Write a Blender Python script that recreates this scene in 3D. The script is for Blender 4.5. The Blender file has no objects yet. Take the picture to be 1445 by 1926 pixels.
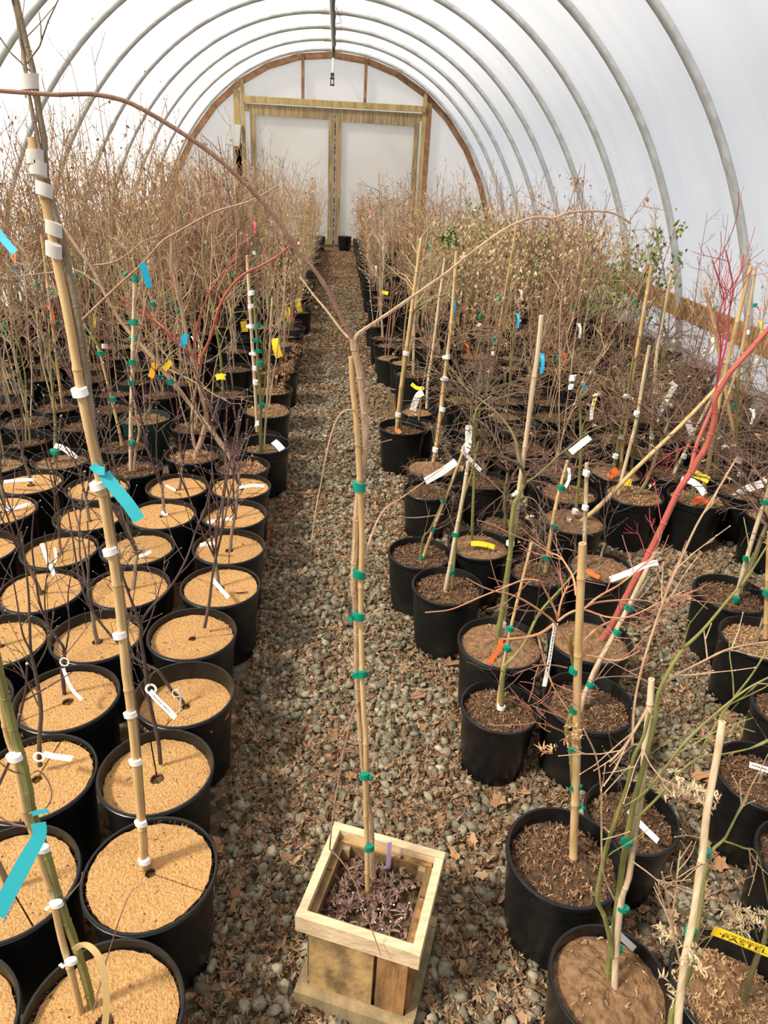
import bpy, math, random
import numpy as np

# ------------------------------------------------------------------ camera, sky, sun, exposure
scene = bpy.context.scene
COL = scene.collection
scene.view_settings.view_transform = 'Standard'
scene.view_settings.look = 'None'
scene.view_settings.gamma = 1.0
scene.view_settings.use_curve_mapping = False
scene.view_settings.exposure = 0.0

cam_data = bpy.data.cameras.new('camera')
cam = bpy.data.objects.new('camera', cam_data)
COL.objects.link(cam)
cam_data.sensor_fit = 'VERTICAL'
cam_data.sensor_height = 36.0
cam_data.lens = 36.0 * 1325.7704022373503 / 1926.0
cam_data.clip_start = 0.02
from mathutils import Matrix, Vector
_r, _u, _f = Vector((0.997068, -0.059104, 0.048606)), Vector((-0.016998, 0.448247, 0.893748)), Vector((0.074612, 0.891953, -0.445928))
cam.matrix_world = Matrix(((_r.x, _u.x, -_f.x, 0.1038), (_r.y, _u.y, -_f.y, 0.0), (_r.z, _u.z, -_f.z, 1.6), (0, 0, 0, 1)))
scene.camera = cam

SKY_STRENGTH = 0.88
SUN_STRENGTH = 11.5
world = bpy.data.worlds.new('overcast_sky')
scene.world = world
world.use_nodes = True
wn = world.node_tree.nodes
wl = world.node_tree.links
bg = wn['Background']
bg.inputs['Strength'].default_value = SKY_STRENGTH
tcw = wn.new('ShaderNodeTexCoord')
sep = wn.new('ShaderNodeSeparateXYZ')
wl.new(tcw.outputs['Generated'], sep.inputs[0])
ramp = wn.new('ShaderNodeValToRGB')
ramp.color_ramp.elements[0].position = 0.0
ramp.color_ramp.elements[0].color = (1.0, 0.97, 0.92, 1)
ramp.color_ramp.elements[1].position = 1.0
ramp.color_ramp.elements[1].color = (0.85, 0.87, 0.93, 1)
mapx = wn.new('ShaderNodeMapRange')
mapx.inputs['From Min'].default_value = -0.9
mapx.inputs['From Max'].default_value = 0.9
wl.new(sep.outputs['X'], mapx.inputs['Value'])
wl.new(mapx.outputs[0], ramp.inputs['Fac'])
wl.new(ramp.outputs[0], bg.inputs['Color'])

sun_data = bpy.data.lights.new('sun', 'SUN')
sun_data.energy = SUN_STRENGTH
sun_data.angle = math.radians(7)
sun_data.color = (1.0, 0.93, 0.80)
sun = bpy.data.objects.new('sun', sun_data)
COL.objects.link(sun)
sun.rotation_euler = Vector((0.62, 0.30, -0.80)).to_track_quat('-Z', 'Y').to_euler()
scene.cycles.max_bounces = 10
scene.cycles.transparent_max_bounces = 16
scene.cycles.diffuse_bounces = 5
scene.cycles.transmission_bounces = 4
scene.cycles.caustics_reflective = False
scene.cycles.caustics_refractive = False

# ------------------------------------------------------------------ materials
def mat(name, col, rough=0.7, metal=0.0, col2=None, scale=20.0, stretch=None, bump=0.0, bump_scale=None,
        rand=None, detail=4.0, island=None, spec=0.3, lo=0.35, hi=0.65):
    """col / col2 mixed by noise; rand = list of colours picked per object; island = list picked per loose piece."""
    m = bpy.data.materials.new(name)
    m.use_nodes = True
    nt = m.node_tree
    N, L = nt.nodes, nt.links
    b = N['Principled BSDF']
    b.inputs['Roughness'].default_value = rough
    b.inputs['Metallic'].default_value = metal
    b.inputs['Specular IOR Level'].default_value = spec
    b.inputs['Base Color'].default_value = (*col, 1)
    tc = N.new('ShaderNodeTexCoord')
    mp = N.new('ShaderNodeMapping')
    L.new(tc.outputs['Object'], mp.inputs['Vector'])
    if stretch:
        mp.inputs['Scale'].default_value = stretch
    out = None
    picks = rand or island
    if picks:
        cr = N.new('ShaderNodeValToRGB')
        cr.color_ramp.interpolation = 'LINEAR'
        els = cr.color_ramp.elements
        while len(els) < len(picks):
            els.new(0.5)
        for i, c in enumerate(picks):
            els[i].position = i / (len(picks) - 1)
            els[i].color = (*c, 1)
        if rand:
            oi = N.new('ShaderNodeObjectInfo')
            L.new(oi.outputs['Random'], cr.inputs['Fac'])
        else:
            ge = N.new('ShaderNodeNewGeometry')
            L.new(ge.outputs['Random Per Island'], cr.inputs['Fac'])
        out = cr.outputs[0]
    if col2 is not None:
        nz = N.new('ShaderNodeTexNoise')
        nz.inputs['Scale'].default_value = scale
        nz.inputs['Detail'].default_value = detail
        L.new(mp.outputs[0], nz.inputs['Vector'])
        mr = N.new('ShaderNodeMapRange')
        mr.inputs['From Min'].default_value = lo
        mr.inputs['From Max'].default_value = hi
        L.new(nz.outputs['Fac'], mr.inputs['Value'])
        mx = N.new('ShaderNodeMix')
        mx.data_type = 'RGBA'
        if picks:
            mx.blend_type = 'MULTIPLY'
            mx.inputs[0].default_value = 1.0
            c2 = N.new('ShaderNodeMix')
            c2.data_type = 'RGBA'
            c2.inputs[6].default_value = (1, 1, 1, 1)
            c2.inputs[7].default_value = (*col2, 1)
            L.new(mr.outputs[0], c2.inputs[0])
            L.new(out, mx.inputs[6])
            L.new(c2.outputs[2], mx.inputs[7])
        else:
            mx.inputs[6].default_value = (*col, 1)
            mx.inputs[7].default_value = (*col2, 1)
            L.new(mr.outputs[0], mx.inputs[0])
        out = mx.outputs[2]
    if out is not None:
        L.new(out, b.inputs['Base Color'])
    if bump:
        nb = N.new('ShaderNodeTexNoise')
        nb.inputs['Scale'].default_value = bump_scale or scale
        nb.inputs['Detail'].default_value = 6
        L.new(mp.outputs[0], nb.inputs['Vector'])
        bp = N.new('ShaderNodeBump')
        bp.inputs['Strength'].default_value = bump
        bp.inputs['Distance'].default_value = 0.01
        L.new(nb.outputs['Fac'], bp.inputs['Height'])
        L.new(bp.outputs[0], b.inputs['Normal'])
    return m

def film_material(name, clear, tint, streak):
    """milky polythene sheet: lets part of the daylight straight through and glows with the rest."""
    m = bpy.data.materials.new(name)
    m.use_nodes = True
    nt = m.node_tree
    N, L = nt.nodes, nt.links
    N.remove(N['Principled BSDF'])
    o = N['Material Output']
    tc = N.new('ShaderNodeTexCoord')
    mp = N.new('ShaderNodeMapping')
    mp.inputs['Scale'].default_value = (0.6, 2.2, 0.6)
    L.new(tc.outputs['Object'], mp.inputs['Vector'])
    nz = N.new('ShaderNodeTexNoise')
    nz.inputs['Scale'].default_value = 1.3
    nz.inputs['Detail'].default_value = 5
    L.new(mp.outputs[0], nz.inputs['Vector'])
    mx = N.new('ShaderNodeMix')
    mx.data_type = 'RGBA'
    mx.inputs[6].default_value = (*tint, 1)
    mx.inputs[7].default_value = (*streak, 1)
    mr = N.new('ShaderNodeMapRange')
    mr.inputs['From Min'].default_value = 0.42
    mr.inputs['From Max'].default_value = 0.7
    L.new(nz.outputs['Fac'], mr.inputs['Value'])
    L.new(mr.outputs[0], mx.inputs[0])
    tl = N.new('ShaderNodeBsdfTranslucent')
    df = N.new('ShaderNodeBsdfDiffuse')
    tr = N.new('ShaderNodeBsdfTransparent')
    L.new(mx.outputs[2], tl.inputs['Color'])
    L.new(mx.outputs[2], df.inputs['Color'])
    a = N.new('ShaderNodeMixShader')
    a.inputs[0].default_value = 0.30
    L.new(tl.outputs[0], a.inputs[1])
    L.new(df.outputs[0], a.inputs[2])
    b = N.new('ShaderNodeMixShader')
    b.inputs[0].default_value = clear
    L.new(a.outputs[0], b.inputs[1])
    L.new(tr.outputs[0], b.inputs[2])
    L.new(b.outputs[0], o.inputs['Surface'])
    return m

M = {}
M['film'] = film_material('poly_film', 0.45, (0.86, 0.86, 0.86), (0.74, 0.76, 0.80))
M['end_film'] = film_material('end_wall_film', 0.10, (0.80, 0.775, 0.74), (0.74, 0.715, 0.68))
M['galv'] = mat('galvanised_steel', (0.52, 0.535, 0.53), 0.5, 0.25, (0.38, 0.39, 0.38), 9, (1, 6, 1))
M['plate'] = mat('connector_steel', (0.55, 0.50, 0.46), 0.55, 0.4, (0.42, 0.38, 0.34), 14)
M['wood_old'] = mat('weathered_timber', (0.34, 0.24, 0.12), 0.85, 0, (0.17, 0.13, 0.075), 6, (4, 4, 0.5), 0.3, 20)
M['wood_yel'] = mat('treated_timber', (0.40, 0.29, 0.12), 0.85, 0, (0.26, 0.18, 0.075), 5, (3, 3, 0.6), 0.3, 20)
M['wood_arch'] = mat('arch_timber', (0.28, 0.15, 0.075), 0.85, 0, (0.16, 0.085, 0.045), 5, (2, 2, 2), 0.3, 20)
M['wood_fresh'] = mat('fresh_pine', (0.66, 0.50, 0.32), 0.75, 0, (0.50, 0.355, 0.21), 9, (1.2, 9, 9), 0.25, 30)
M['wood_plank'] = mat('stained_plank', (0.38, 0.20, 0.07), 0.8, 0, (0.13, 0.07, 0.03), 7, (5, 5, 1.2), 0.35, 30)
M['wood_grey'] = mat('greyed_plank', (0.44, 0.28, 0.115), 0.85, 0, (0.17, 0.105, 0.05), 8, (3, 3, 2), 0.3, 30)
M['wood_dark'] = mat('dark_brown_plank', (0.10, 0.06, 0.03), 0.8, 0, (0.20, 0.12, 0.05), 8, (3, 3, 3), 0.3, 30)  # darker brown than the other planks
M['pot'] = mat('black_plastic', (0.005, 0.005, 0.0055), 0.33, 0, (0.009, 0.009, 0.0095), 30, None, 0.05, 60, spec=0.36)
M['pot_dusty'] = mat('dusty_black_plastic', (0.007, 0.007, 0.007), 0.5, 0, (0.024, 0.022, 0.018), 9, None, 0.08, 50, spec=0.25, lo=0.5, hi=0.8)
M['pot_green'] = mat('dark_green_plastic', (0.010, 0.030, 0.022), 0.45, 0, (0.016, 0.04, 0.03), 20, spec=0.4)
M['coir'] = mat('coir_fibre', (0.55, 0.315, 0.130), 0.95, 0, (0.33, 0.168, 0.062), 150, (1, 1, 1), 0.8, 220, detail=6, spec=0.05, lo=0.38, hi=0.78)
M['soil'] = mat('potting_soil', (0.045, 0.028, 0.017), 0.95, 0, (0.13, 0.075, 0.042), 70, None, 0.8, 120, detail=8, spec=0.1)
M['soil_pale'] = mat('mossy_soil', (0.25, 0.145, 0.075), 0.95, 0, (0.13, 0.072, 0.037), 60, None, 0.7, 120, detail=8, spec=0.1)
M['chip'] = mat('bark_chips', (0.3, 0.2, 0.1), 0.9, island=[(0.08, 0.042, 0.025), (0.14, 0.075, 0.042), (0.22, 0.125, 0.07), (0.11, 0.055, 0.035), (0.34, 0.215, 0.12), (0.16, 0.075, 0.047), (0.04, 0.024, 0.016)], spec=0.1)
M['chip_tan'] = mat('dry_leaf_bits', (0.3, 0.2, 0.1), 0.9, island=[(0.34, 0.21, 0.11), (0.50, 0.34, 0.18), (0.24, 0.13, 0.065), (0.42, 0.24, 0.12), (0.16, 0.085, 0.045)], spec=0.1)
M['shrub_red'] = mat('red_brown_twig', (0.26, 0.085, 0.06), 0.7, 0, (0.17, 0.07, 0.05), 10)
M['chip_plum'] = mat('plum_brown_leaf_bits', (0.2, 0.1, 0.08), 0.9, island=[(0.12, 0.068, 0.054), (0.19, 0.112, 0.088), (0.075, 0.043, 0.036), (0.29, 0.195, 0.145), (0.15, 0.080, 0.062)], spec=0.1)
M['perlite'] = mat('perlite', (0.75, 0.72, 0.65), 0.9)
M['bamboo'] = mat('bamboo_cane', (0.56, 0.385, 0.185), 0.5, 0, (0.42, 0.265, 0.115), 6, (9, 9, 1.2), spec=0.35)
M['bamboo_pale'] = mat('bleached_bamboo', (0.62, 0.49, 0.33), 0.65, 0, (0.40, 0.29, 0.18), 7, (14, 14, 0.8), spec=0.2)
M['bamboo_node'] = mat('bamboo_joint', (0.33, 0.20, 0.09), 0.6)
M['bark_tan'] = mat('tan_bark', (0.44, 0.30, 0.19), 0.8, 0, (0.30, 0.19, 0.115), 18, (3, 3, 1), 0.3, 60)
M['bark_rose'] = mat('rosy_brown_bark', (0.29, 0.165, 0.115), 0.75, 0, (0.20, 0.105, 0.075), 18, (3, 3, 1), 0.2, 60)
M['bark_grey'] = mat('grey_brown_bark', (0.26, 0.20, 0.135), 0.85, 0, (0.16, 0.12, 0.08), 20, (3, 3, 1), 0.4, 60)
M['bark_green'] = mat('green_bark', (0.235, 0.22, 0.065), 0.6, 0, (0.145, 0.145, 0.045), 12, (4, 4, 1), 0.15, 50)
M['bark_olive'] = mat('olive_bark', (0.20, 0.165, 0.075), 0.7, 0, (0.12, 0.095, 0.05), 14, (4, 4, 1), 0.2, 50)
M['bark_orange'] = mat('orange_tan_bark', (0.52, 0.275, 0.12), 0.65, 0, (0.40, 0.17, 0.105), 9, (3, 3, 3), 0.1, 50)
M['bark_red'] = mat('coral_red_bark', (0.42, 0.095, 0.075), 0.6, 0, (0.30, 0.085, 0.05), 8, (3, 3, 1), 0.1, 50)
M['bark_crimson'] = mat('crimson_bark', (0.40, 0.05, 0.06), 0.6, 0, (0.25, 0.04, 0.05), 12)
M['maple_twig'] = mat('purple_brown_twig', (0.10, 0.055, 0.055), 0.65, rand=[(0.135, 0.065, 0.060), (0.105, 0.060, 0.060), (0.12, 0.085, 0.065), (0.085, 0.045, 0.050)], col2=(0.6, 0.6, 0.6), scale=14)
M['twig_rose'] = mat('rosy_twig', (0.33, 0.135, 0.105), 0.65, 0, (0.26, 0.12, 0.08), 12)
M['bud'] = mat('pale_bud', (0.58, 0.45, 0.36), 0.7)
M['twig'] = mat('shrub_twig', (0.3, 0.2, 0.1), 0.8, rand=[(0.52, 0.355, 0.20), (0.33, 0.20, 0.115), (0.22, 0.12, 0.075), (0.50, 0.34, 0.195), (0.36, 0.28, 0.13), (0.60, 0.44, 0.27), (0.30, 0.135, 0.085), (0.44, 0.28, 0.15)], col2=(0.62, 0.60, 0.58), scale=9)
M['twig_pale'] = mat('sapling_bark', (0.3, 0.2, 0.1), 0.8, rand=[(0.52, 0.39, 0.25), (0.40, 0.28, 0.17), (0.30, 0.27, 0.11), (0.46, 0.30, 0.17), (0.27, 0.16, 0.11), (0.56, 0.43, 0.29)], col2=(0.6, 0.6, 0.58), scale=9)
M['twig_dark'] = mat('weeping_twig', (0.1, 0.06, 0.05), 0.75, rand=[(0.17, 0.095, 0.07), (0.25, 0.155, 0.09), (0.145, 0.08, 0.065), (0.22, 0.17, 0.085)], col2=(0.6, 0.58, 0.55), scale=12)
M['dry_leaf'] = mat('dry_leaf', (0.45, 0.27, 0.13), 0.85, island=[(0.40, 0.22, 0.10), (0.55, 0.38, 0.20), (0.33, 0.15, 0.07), (0.48, 0.30, 0.15), (0.24, 0.10, 0.055)], spec=0.15)
M['beige_leaf'] = mat('beige_leaf', (0.55, 0.42, 0.26), 0.85, island=[(0.52, 0.40, 0.24), (0.62, 0.50, 0.33), (0.42, 0.30, 0.17), (0.56, 0.38, 0.22)], spec=0.15)
M['green_leaf'] = mat('green_leaf', (0.10, 0.17, 0.05), 0.6, island=[(0.09, 0.14, 0.04), (0.17, 0.23, 0.06), (0.24, 0.25, 0.08), (0.07, 0.12, 0.04)])
M['litter'] = mat('fallen_maple_leaves', (0.3, 0.17, 0.09), 0.9, island=[(0.22, 0.13, 0.075), (0.33, 0.205, 0.12), (0.15, 0.085, 0.05), (0.42, 0.28, 0.165), (0.24, 0.13, 0.078), (0.11, 0.062, 0.038), (0.35, 0.21, 0.115), (0.28, 0.185, 0.115)], spec=0.1)
M['stone'] = mat('gravel_stone', (0.25, 0.24, 0.2), 0.85, island=[(0.145, 0.13, 0.09), (0.235, 0.21, 0.15), (0.31, 0.28, 0.195), (0.19, 0.17, 0.12), (0.42, 0.37, 0.265), (0.105, 0.096, 0.072), (0.25, 0.215, 0.145)], col2=(0.62, 0.60, 0.56), scale=60, spec=0.2)
M['green_tie'] = mat('green_tie_tape', (0.0, 0.24, 0.155), 0.45, 0, (0.0, 0.17, 0.11), 40)
M['white_tie'] = mat('white_tie_tape', (0.80, 0.79, 0.76), 0.45)
M['clear_tape'] = mat('frosted_tape', (0.60, 0.57, 0.53), 0.35, 0, (0.50, 0.46, 0.41), 30)
M['teal_tag'] = mat('teal_plastic', (0.025, 0.34, 0.39), 0.45)
M['blue_tag'] = mat('blue_plastic', (0.01, 0.34, 0.55), 0.45)
M['yellow_tag'] = mat('yellow_plastic', (0.82, 0.56, 0.02), 0.45)
M['orange_tag'] = mat('orange_plastic', (0.85, 0.13, 0.02), 0.45)
M['amber_tag'] = mat('amber_plastic', (0.80, 0.34, 0.02), 0.45)
M['pink_tag'] = mat('pink_plastic', (0.80, 0.10, 0.20), 0.5)
M['white_tag'] = mat('white_plastic_tag', (0.80, 0.78, 0.72), 0.5)
M['purple_tag'] = mat('lilac_plastic', (0.47, 0.36, 0.58), 0.5)
M['tan_strap'] = mat('tan_strap', (0.55, 0.38, 0.16), 0.5)
M['ink'] = mat('tag_ink', (0.02, 0.02, 0.025), 0.6)
M['ink_grey'] = mat('faint_tag_ink', (0.34, 0.33, 0.31), 0.6)
M['ink_blue'] = mat('dark_tag_ink', (0.01, 0.10, 0.14), 0.6)
M['pvc'] = mat('white_pvc', (0.72, 0.68, 0.58), 0.5, 0, (0.55, 0.49, 0.37), 5, (6, 6, 1))
M['hose'] = mat('black_hose', (0.03, 0.024, 0.02), 0.5)
M['grey_box'] = mat('grey_box_paint', (0.45, 0.46, 0.44), 0.6)
M['light_gap'] = mat('door_gap_daylight', (0.62, 0.56, 0.40), 0.8, 0, (0.10, 0.085, 0.055), 9, (1, 1, 3), lo=0.45, hi=0.55)  # daylight showing through the door gap, painted as broken pale colour
M['coir_hole'] = M['soil']

def ground_material():
    m = bpy.data.materials.new('gravel_bed')
    m.use_nodes = True
    N, L = m.node_tree.nodes, m.node_tree.links
    b = N['Principled BSDF']
    b.inputs['Roughness'].default_value = 0.95
    b.inputs['Specular IOR Level'].default_value = 0.1
    tc = N.new('ShaderNodeTexCoord')
    vo = N.new('ShaderNodeTexVoronoi')
    vo.inputs['Scale'].default_value = 48
    L.new(tc.outputs['Object'], vo.inputs['Vector'])
    cr = N.new('ShaderNodeValToRGB')
    e = cr.color_ramp.elements
    cols = [(0.05, 0.042, 0.03), (0.12, 0.10, 0.07), (0.17, 0.105, 0.058), (0.17, 0.15, 0.11), (0.09, 0.055, 0.032)]
    while len(e) < len(cols):
        e.new(0.5)
    for i, c in enumerate(cols):
        e[i].position = i / (len(cols) - 1)
        e[i].color = (*c, 1)
    sx = N.new('ShaderNodeSeparateColor')
    L.new(vo.outputs['Color'], sx.inputs[0])
    L.new(sx.outputs[0], cr.inputs['Fac'])
    nz = N.new('ShaderNodeTexNoise')
    nz.inputs['Scale'].default_value = 2.3
    nz.inputs['Detail'].default_value = 6
    L.new(tc.outputs['Object'], nz.inputs['Vector'])
    mr = N.new('ShaderNodeMapRange')
    mr.inputs['From Min'].default_value = 0.45
    mr.inputs['From Max'].default_value = 0.65
    L.new(nz.outputs['Fac'], mr.inputs['Value'])
    mx = N.new('ShaderNodeMix')
    mx.data_type = 'RGBA'
    mx.blend_type = 'MULTIPLY'
    mx.inputs[7].default_value = (1.25, 0.80, 0.52, 1)
    L.new(mr.outputs[0], mx.inputs[0])
    L.new(cr.outputs[0], mx.inputs[6])
    L.new(mx.outputs[2], b.inputs['Base Color'])
    bp = N.new('ShaderNodeBump')
    bp.inputs['Strength'].default_value = 1.0
    bp.inputs['Distance'].default_value = 0.012
    bp.invert = True
    L.new(vo.outputs['Distance'], bp.inputs['Height'])
    L.new(bp.outputs[0], b.inputs['Normal'])
    return m
M['ground'] = ground_material()

# ------------------------------------------------------------------ mesh helpers
def V(*a):
    return np.array(a, dtype=float)

class MB:
    """collects shapes and links them as ONE mesh object"""
    def __init__(self):
        self.v, self.f, self.m = [], [], []
    def add(self, verts, faces, mi=0):
        o = len(self.v)
        self.v.extend([tuple(p) for p in verts])
        self.f.extend([tuple(i + o for i in f) for f in faces])
        self.m.extend([mi] * len(faces))
    def tube(self, pts, rad, n=6, mi=0, cap=True):
        pts = [np.asarray(p, float) for p in pts]
        k = len(pts)
        if not hasattr(rad, '__len__'):
            rad = [rad] * k
        vs, fs = [], []
        t0 = pts[1] - pts[0]
        t0 = t0 / (np.linalg.norm(t0) + 1e-12)
        a = np.cross(t0, (0.31, 0.95, 0.11) if abs(t0[1]) < 0.9 else (1, 0, 0))
        a /= np.linalg.norm(a)
        for i in range(k):
            t = pts[min(i + 1, k - 1)] - pts[max(i - 1, 0)]
            t = t / (np.linalg.norm(t) + 1e-12)
            a = a - t * a.dot(t)
            a /= (np.linalg.norm(a) + 1e-12)
            b = np.cross(t, a)
            for j in range(n):
                w = 2 * math.pi * j / n
                vs.append(pts[i] + (a * math.cos(w) + b * math.sin(w)) * rad[i])
        for i in range(k - 1):
            for j in range(n):
                j2 = (j + 1) % n
                fs.append((i * n + j, i * n + j2, (i + 1) * n + j2, (i + 1) * n + j))
        if cap:
            fs.append(tuple(range(n))[::-1])
            fs.append(tuple((k - 1) * n + j for j in range(n)))
        self.add(vs, fs, mi)
    def box(self, c, s, mi=0, ax=None):
        c = np.asarray(c, float)
        X, Y, Z = ax if ax is not None else (V(1, 0, 0), V(0, 1, 0), V(0, 0, 1))
        vs = [c + X * sx * s[0] / 2 + Y * sy * s[1] / 2 + Z * sz * s[2] / 2 for sx in (-1, 1) for sy in (-1, 1) for sz in (-1, 1)]
        self.add(vs, [(0, 1, 3, 2), (4, 6, 7, 5), (0, 4, 5, 1), (2, 3, 7, 6), (0, 2, 6, 4), (1, 5, 7, 3)], mi)
    def beam(self, a, b, w, h, mi=0, up=(0, 0, 1)):
        a, b = np.asarray(a, float), np.asarray(b, float)
        d = b - a
        l = np.linalg.norm(d)
        d = d / l
        s = np.cross(d, up)
        s /= np.linalg.norm(s)
        u = np.cross(s, d)
        self.box((a + b) / 2, (l, w, h), mi, (d, s, u))
    def lathe(self, prof, n=36, mi=0, wob=None):
        vs, fs = [], []
        for (r, z) in prof:
            for j in range(n):
                w = 2 * math.pi * j / n
                rr = r * (wob(w, z) if wob else 1)
                vs.append((rr * math.cos(w), rr * math.sin(w), z))
        for i in range(len(prof) - 1):
            for j in range(n):
                j2 = (j + 1) % n
                fs.append((i * n + j, i * n + j2, (i + 1) * n + j2, (i + 1) * n + j))
        self.add(vs, fs, mi)
    def strip(self, pts, wid, face=(0.05, -0.85, 0.5), th=0.0008, mi=0):
        """a bent flat tag: pts along its middle, wid its width"""
        pts = [np.asarray(p, float) for p in pts]
        k = len(pts)
        wid = wid if hasattr(wid, '__len__') else [wid] * k
        vs, fs = [], []
        for i in range(k):
            t = pts[min(i + 1, k - 1)] - pts[max(i - 1, 0)]
            t = t / (np.linalg.norm(t) + 1e-12)
            s = np.cross(t, face)
            s = s / (np.linalg.norm(s) + 1e-9)
            nn = np.cross(s, t)
            for (q, e) in ((-1, -1), (1, -1), (1, 1), (-1, 1)):
                vs.append(pts[i] + s * q * wid[i] / 2 + nn * e * th / 2)
        for i in range(k - 1):
            for j in range(4):
                j2 = (j + 1) % 4
                fs.append((i * 4 + j, i * 4 + j2, (i + 1) * 4 + j2, (i + 1) * 4 + j))
        fs.append((0, 3, 2, 1))
        fs.append(tuple((k - 1) * 4 + j for j in range(4)))
        self.add(vs, fs, mi)
    def blob(self, c, r, mi=0):
        x, y, z = c
        rx, ry, rz = r if hasattr(r, '__len__') else (r, r, r)
        self.add([(x + rx, y, z), (x - rx, y, z), (x, y + ry, z), (x, y - ry, z), (x, y, z + rz), (x, y, z - rz)],
                 [(0, 2, 4), (2, 1, 4), (1, 3, 4), (3, 0, 4), (2, 0, 5), (1, 2, 5), (3, 1, 5), (0, 3, 5)], mi)
    def mesh(self, name, mats, smooth=True):
        me = bpy.data.meshes.new(name)
        me.from_pydata(self.v, [], self.f)
        for m in (mats if isinstance(mats, (list, tuple)) else [mats]):
            me.materials.append(M[m])
        if len(set(self.m)) > 1:
            me.polygons.foreach_set('material_index', self.m)
        if smooth:
            me.polygons.foreach_set('use_smooth', [True] * len(self.f))
        me.update()
        if smooth:
            me.set_sharp_from_angle(angle=0.75)
        return me
    def build(self, name, mats, parent=None, loc=(0, 0, 0), smooth=True):
        return link(name, self.mesh(name, mats, smooth), parent, loc)

def link(name, me, parent=None, loc=(0, 0, 0), rz=0.0, sc=1.0):
    o = bpy.data.objects.new(name, me)
    COL.objects.link(o)
    o.location = loc
    o.rotation_euler = (0, 0, rz)
    o.scale = (sc, sc, sc) if not hasattr(sc, '__len__') else sc
    if parent is not None:
        o.parent = parent
    return o

def tag(o, label=None, cat=None, group=None, kind=None):
    if label: o['label'] = label
    if cat: o['category'] = cat
    if group: o['group'] = group
    if kind: o['kind'] = kind
    return o

def thing(name, label, cat, loc=(0, 0, 0), rz=0.0, group=None):
    o = bpy.data.objects.new(name, None)
    COL.objects.link(o)
    o.location = loc
    o.rotation_euler = (0, 0, rz)
    o.empty_display_size = 0.05
    return tag(o, label, cat, group)

def smooth_path(pts, sub=4):
    """Catmull-Rom through the points"""
    p = [np.asarray(q, float) for q in pts]
    if len(p) < 3:
        return p
    q = [2 * p[0] - p[1]] + p + [2 * p[-1] - p[-2]]
    out = []
    for i in range(1, len(q) - 2):
        for s in range(sub):
            t = s / sub
            out.append(0.5 * (2 * q[i] + (q[i + 1] - q[i - 1]) * t + (2 * q[i - 1] - 5 * q[i] + 4 * q[i + 1] - q[i + 2]) * t * t
                              + (3 * q[i] - q[i - 1] - 3 * q[i + 1] + q[i + 2]) * t ** 3))
    out.append(p[-1])
    return out

ORD = ['zeroth', 'first', 'second', 'third', 'fourth', 'fifth', 'sixth', 'seventh', 'eighth', 'ninth', 'tenth', 'eleventh', 'twelfth',
       'thirteenth', 'fourteenth', 'fifteenth', 'sixteenth', 'seventeenth', 'eighteenth', 'nineteenth', 'twentieth']
def ordinal(n):
    if n <= 20: return ORD[n]
    tens = {2: 'twenty', 3: 'thirty', 4: 'forty', 5: 'fifty'}[n // 10]
    return tens + '-' + ORD[n % 10] if n % 10 else {30: 'thirtieth', 40: 'fortieth', 50: 'fiftieth'}[n]

# ------------------------------------------------------------------ the tunnel: floor, film, hoops, end wall
AX, BZ, Z0, NN = 3.3793, 4.1791, -0.8767, 2.0866
WALL_Y = 14.909
def arch(n=48, off=0.0, zmin=0.0):
    """the hoop's outline from the ground on the negative side over the top to the other side"""
    s0 = ((zmin - Z0) / (BZ + off)) ** (NN / 2)
    f0 = math.asin(min(1, s0))
    pts = []
    for i in range(n + 1):
        f = f0 + (math.pi - 2 * f0) * i / n
        c, s = math.cos(f), math.sin(f)
        pts.append((-(AX + off) * math.copysign(abs(c) ** (2 / NN), c), Z0 + (BZ + off) * abs(s) ** (2 / NN)))
    return pts
def arch_z(x, off=0.0):
    return Z0 + (BZ + off) * (1 - min(1, abs(x) / (AX + off)) ** NN) ** (1 / NN)

b = MB()
nx, ny = 30, 60
for i in range(nx + 1):
    for j in range(ny + 1):
        b.v.append((-3.75 + 7.5 * i / nx, -2.6 + (WALL_Y + 3.4) * j / ny, 0.0))
for i in range(nx):
    for j in range(ny):
        a0 = i * (ny + 1) + j
        b.f.append((a0, a0 + ny + 1, a0 + ny + 2, a0 + 1)); b.m.append(0)
tag(b.build('floor', 'ground', smooth=False), kind='structure')

outline = arch(72, 0.045)
Y0F, Y1F = -2.5, WALL_Y + 0.05
def film(name, pts):
    b = MB()
    ys = np.linspace(Y0F, Y1F, 60)
    for (x, z) in pts:
        for y in ys:
            ph = 0.5 - 0.5 * math.cos(2 * math.pi * (y - 5.141) / 1.206)      # the sheet sags a little between the hoops
            b.v.append((x * (1 - 0.004 * ph), y, z - 0.012 * ph if z > 0.1 else z))
    k = len(ys)
    for i in range(len(pts) - 1):
        for j in range(k - 1):
            b.f.append((i * k + j, i * k + j + 1, (i + 1) * k + j + 1, (i + 1) * k + j)); b.m.append(0)
    return tag(b.build(name, 'film'), kind='structure')
i1 = next(i for i, p in enumerate(outline) if p[1] > 1.5)
film('wall_left', outline[:i1 + 1])
film('ceiling', outline[i1:len(outline) - i1])
film('wall_right', outline[len(outline) - 1 - i1:])

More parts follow.
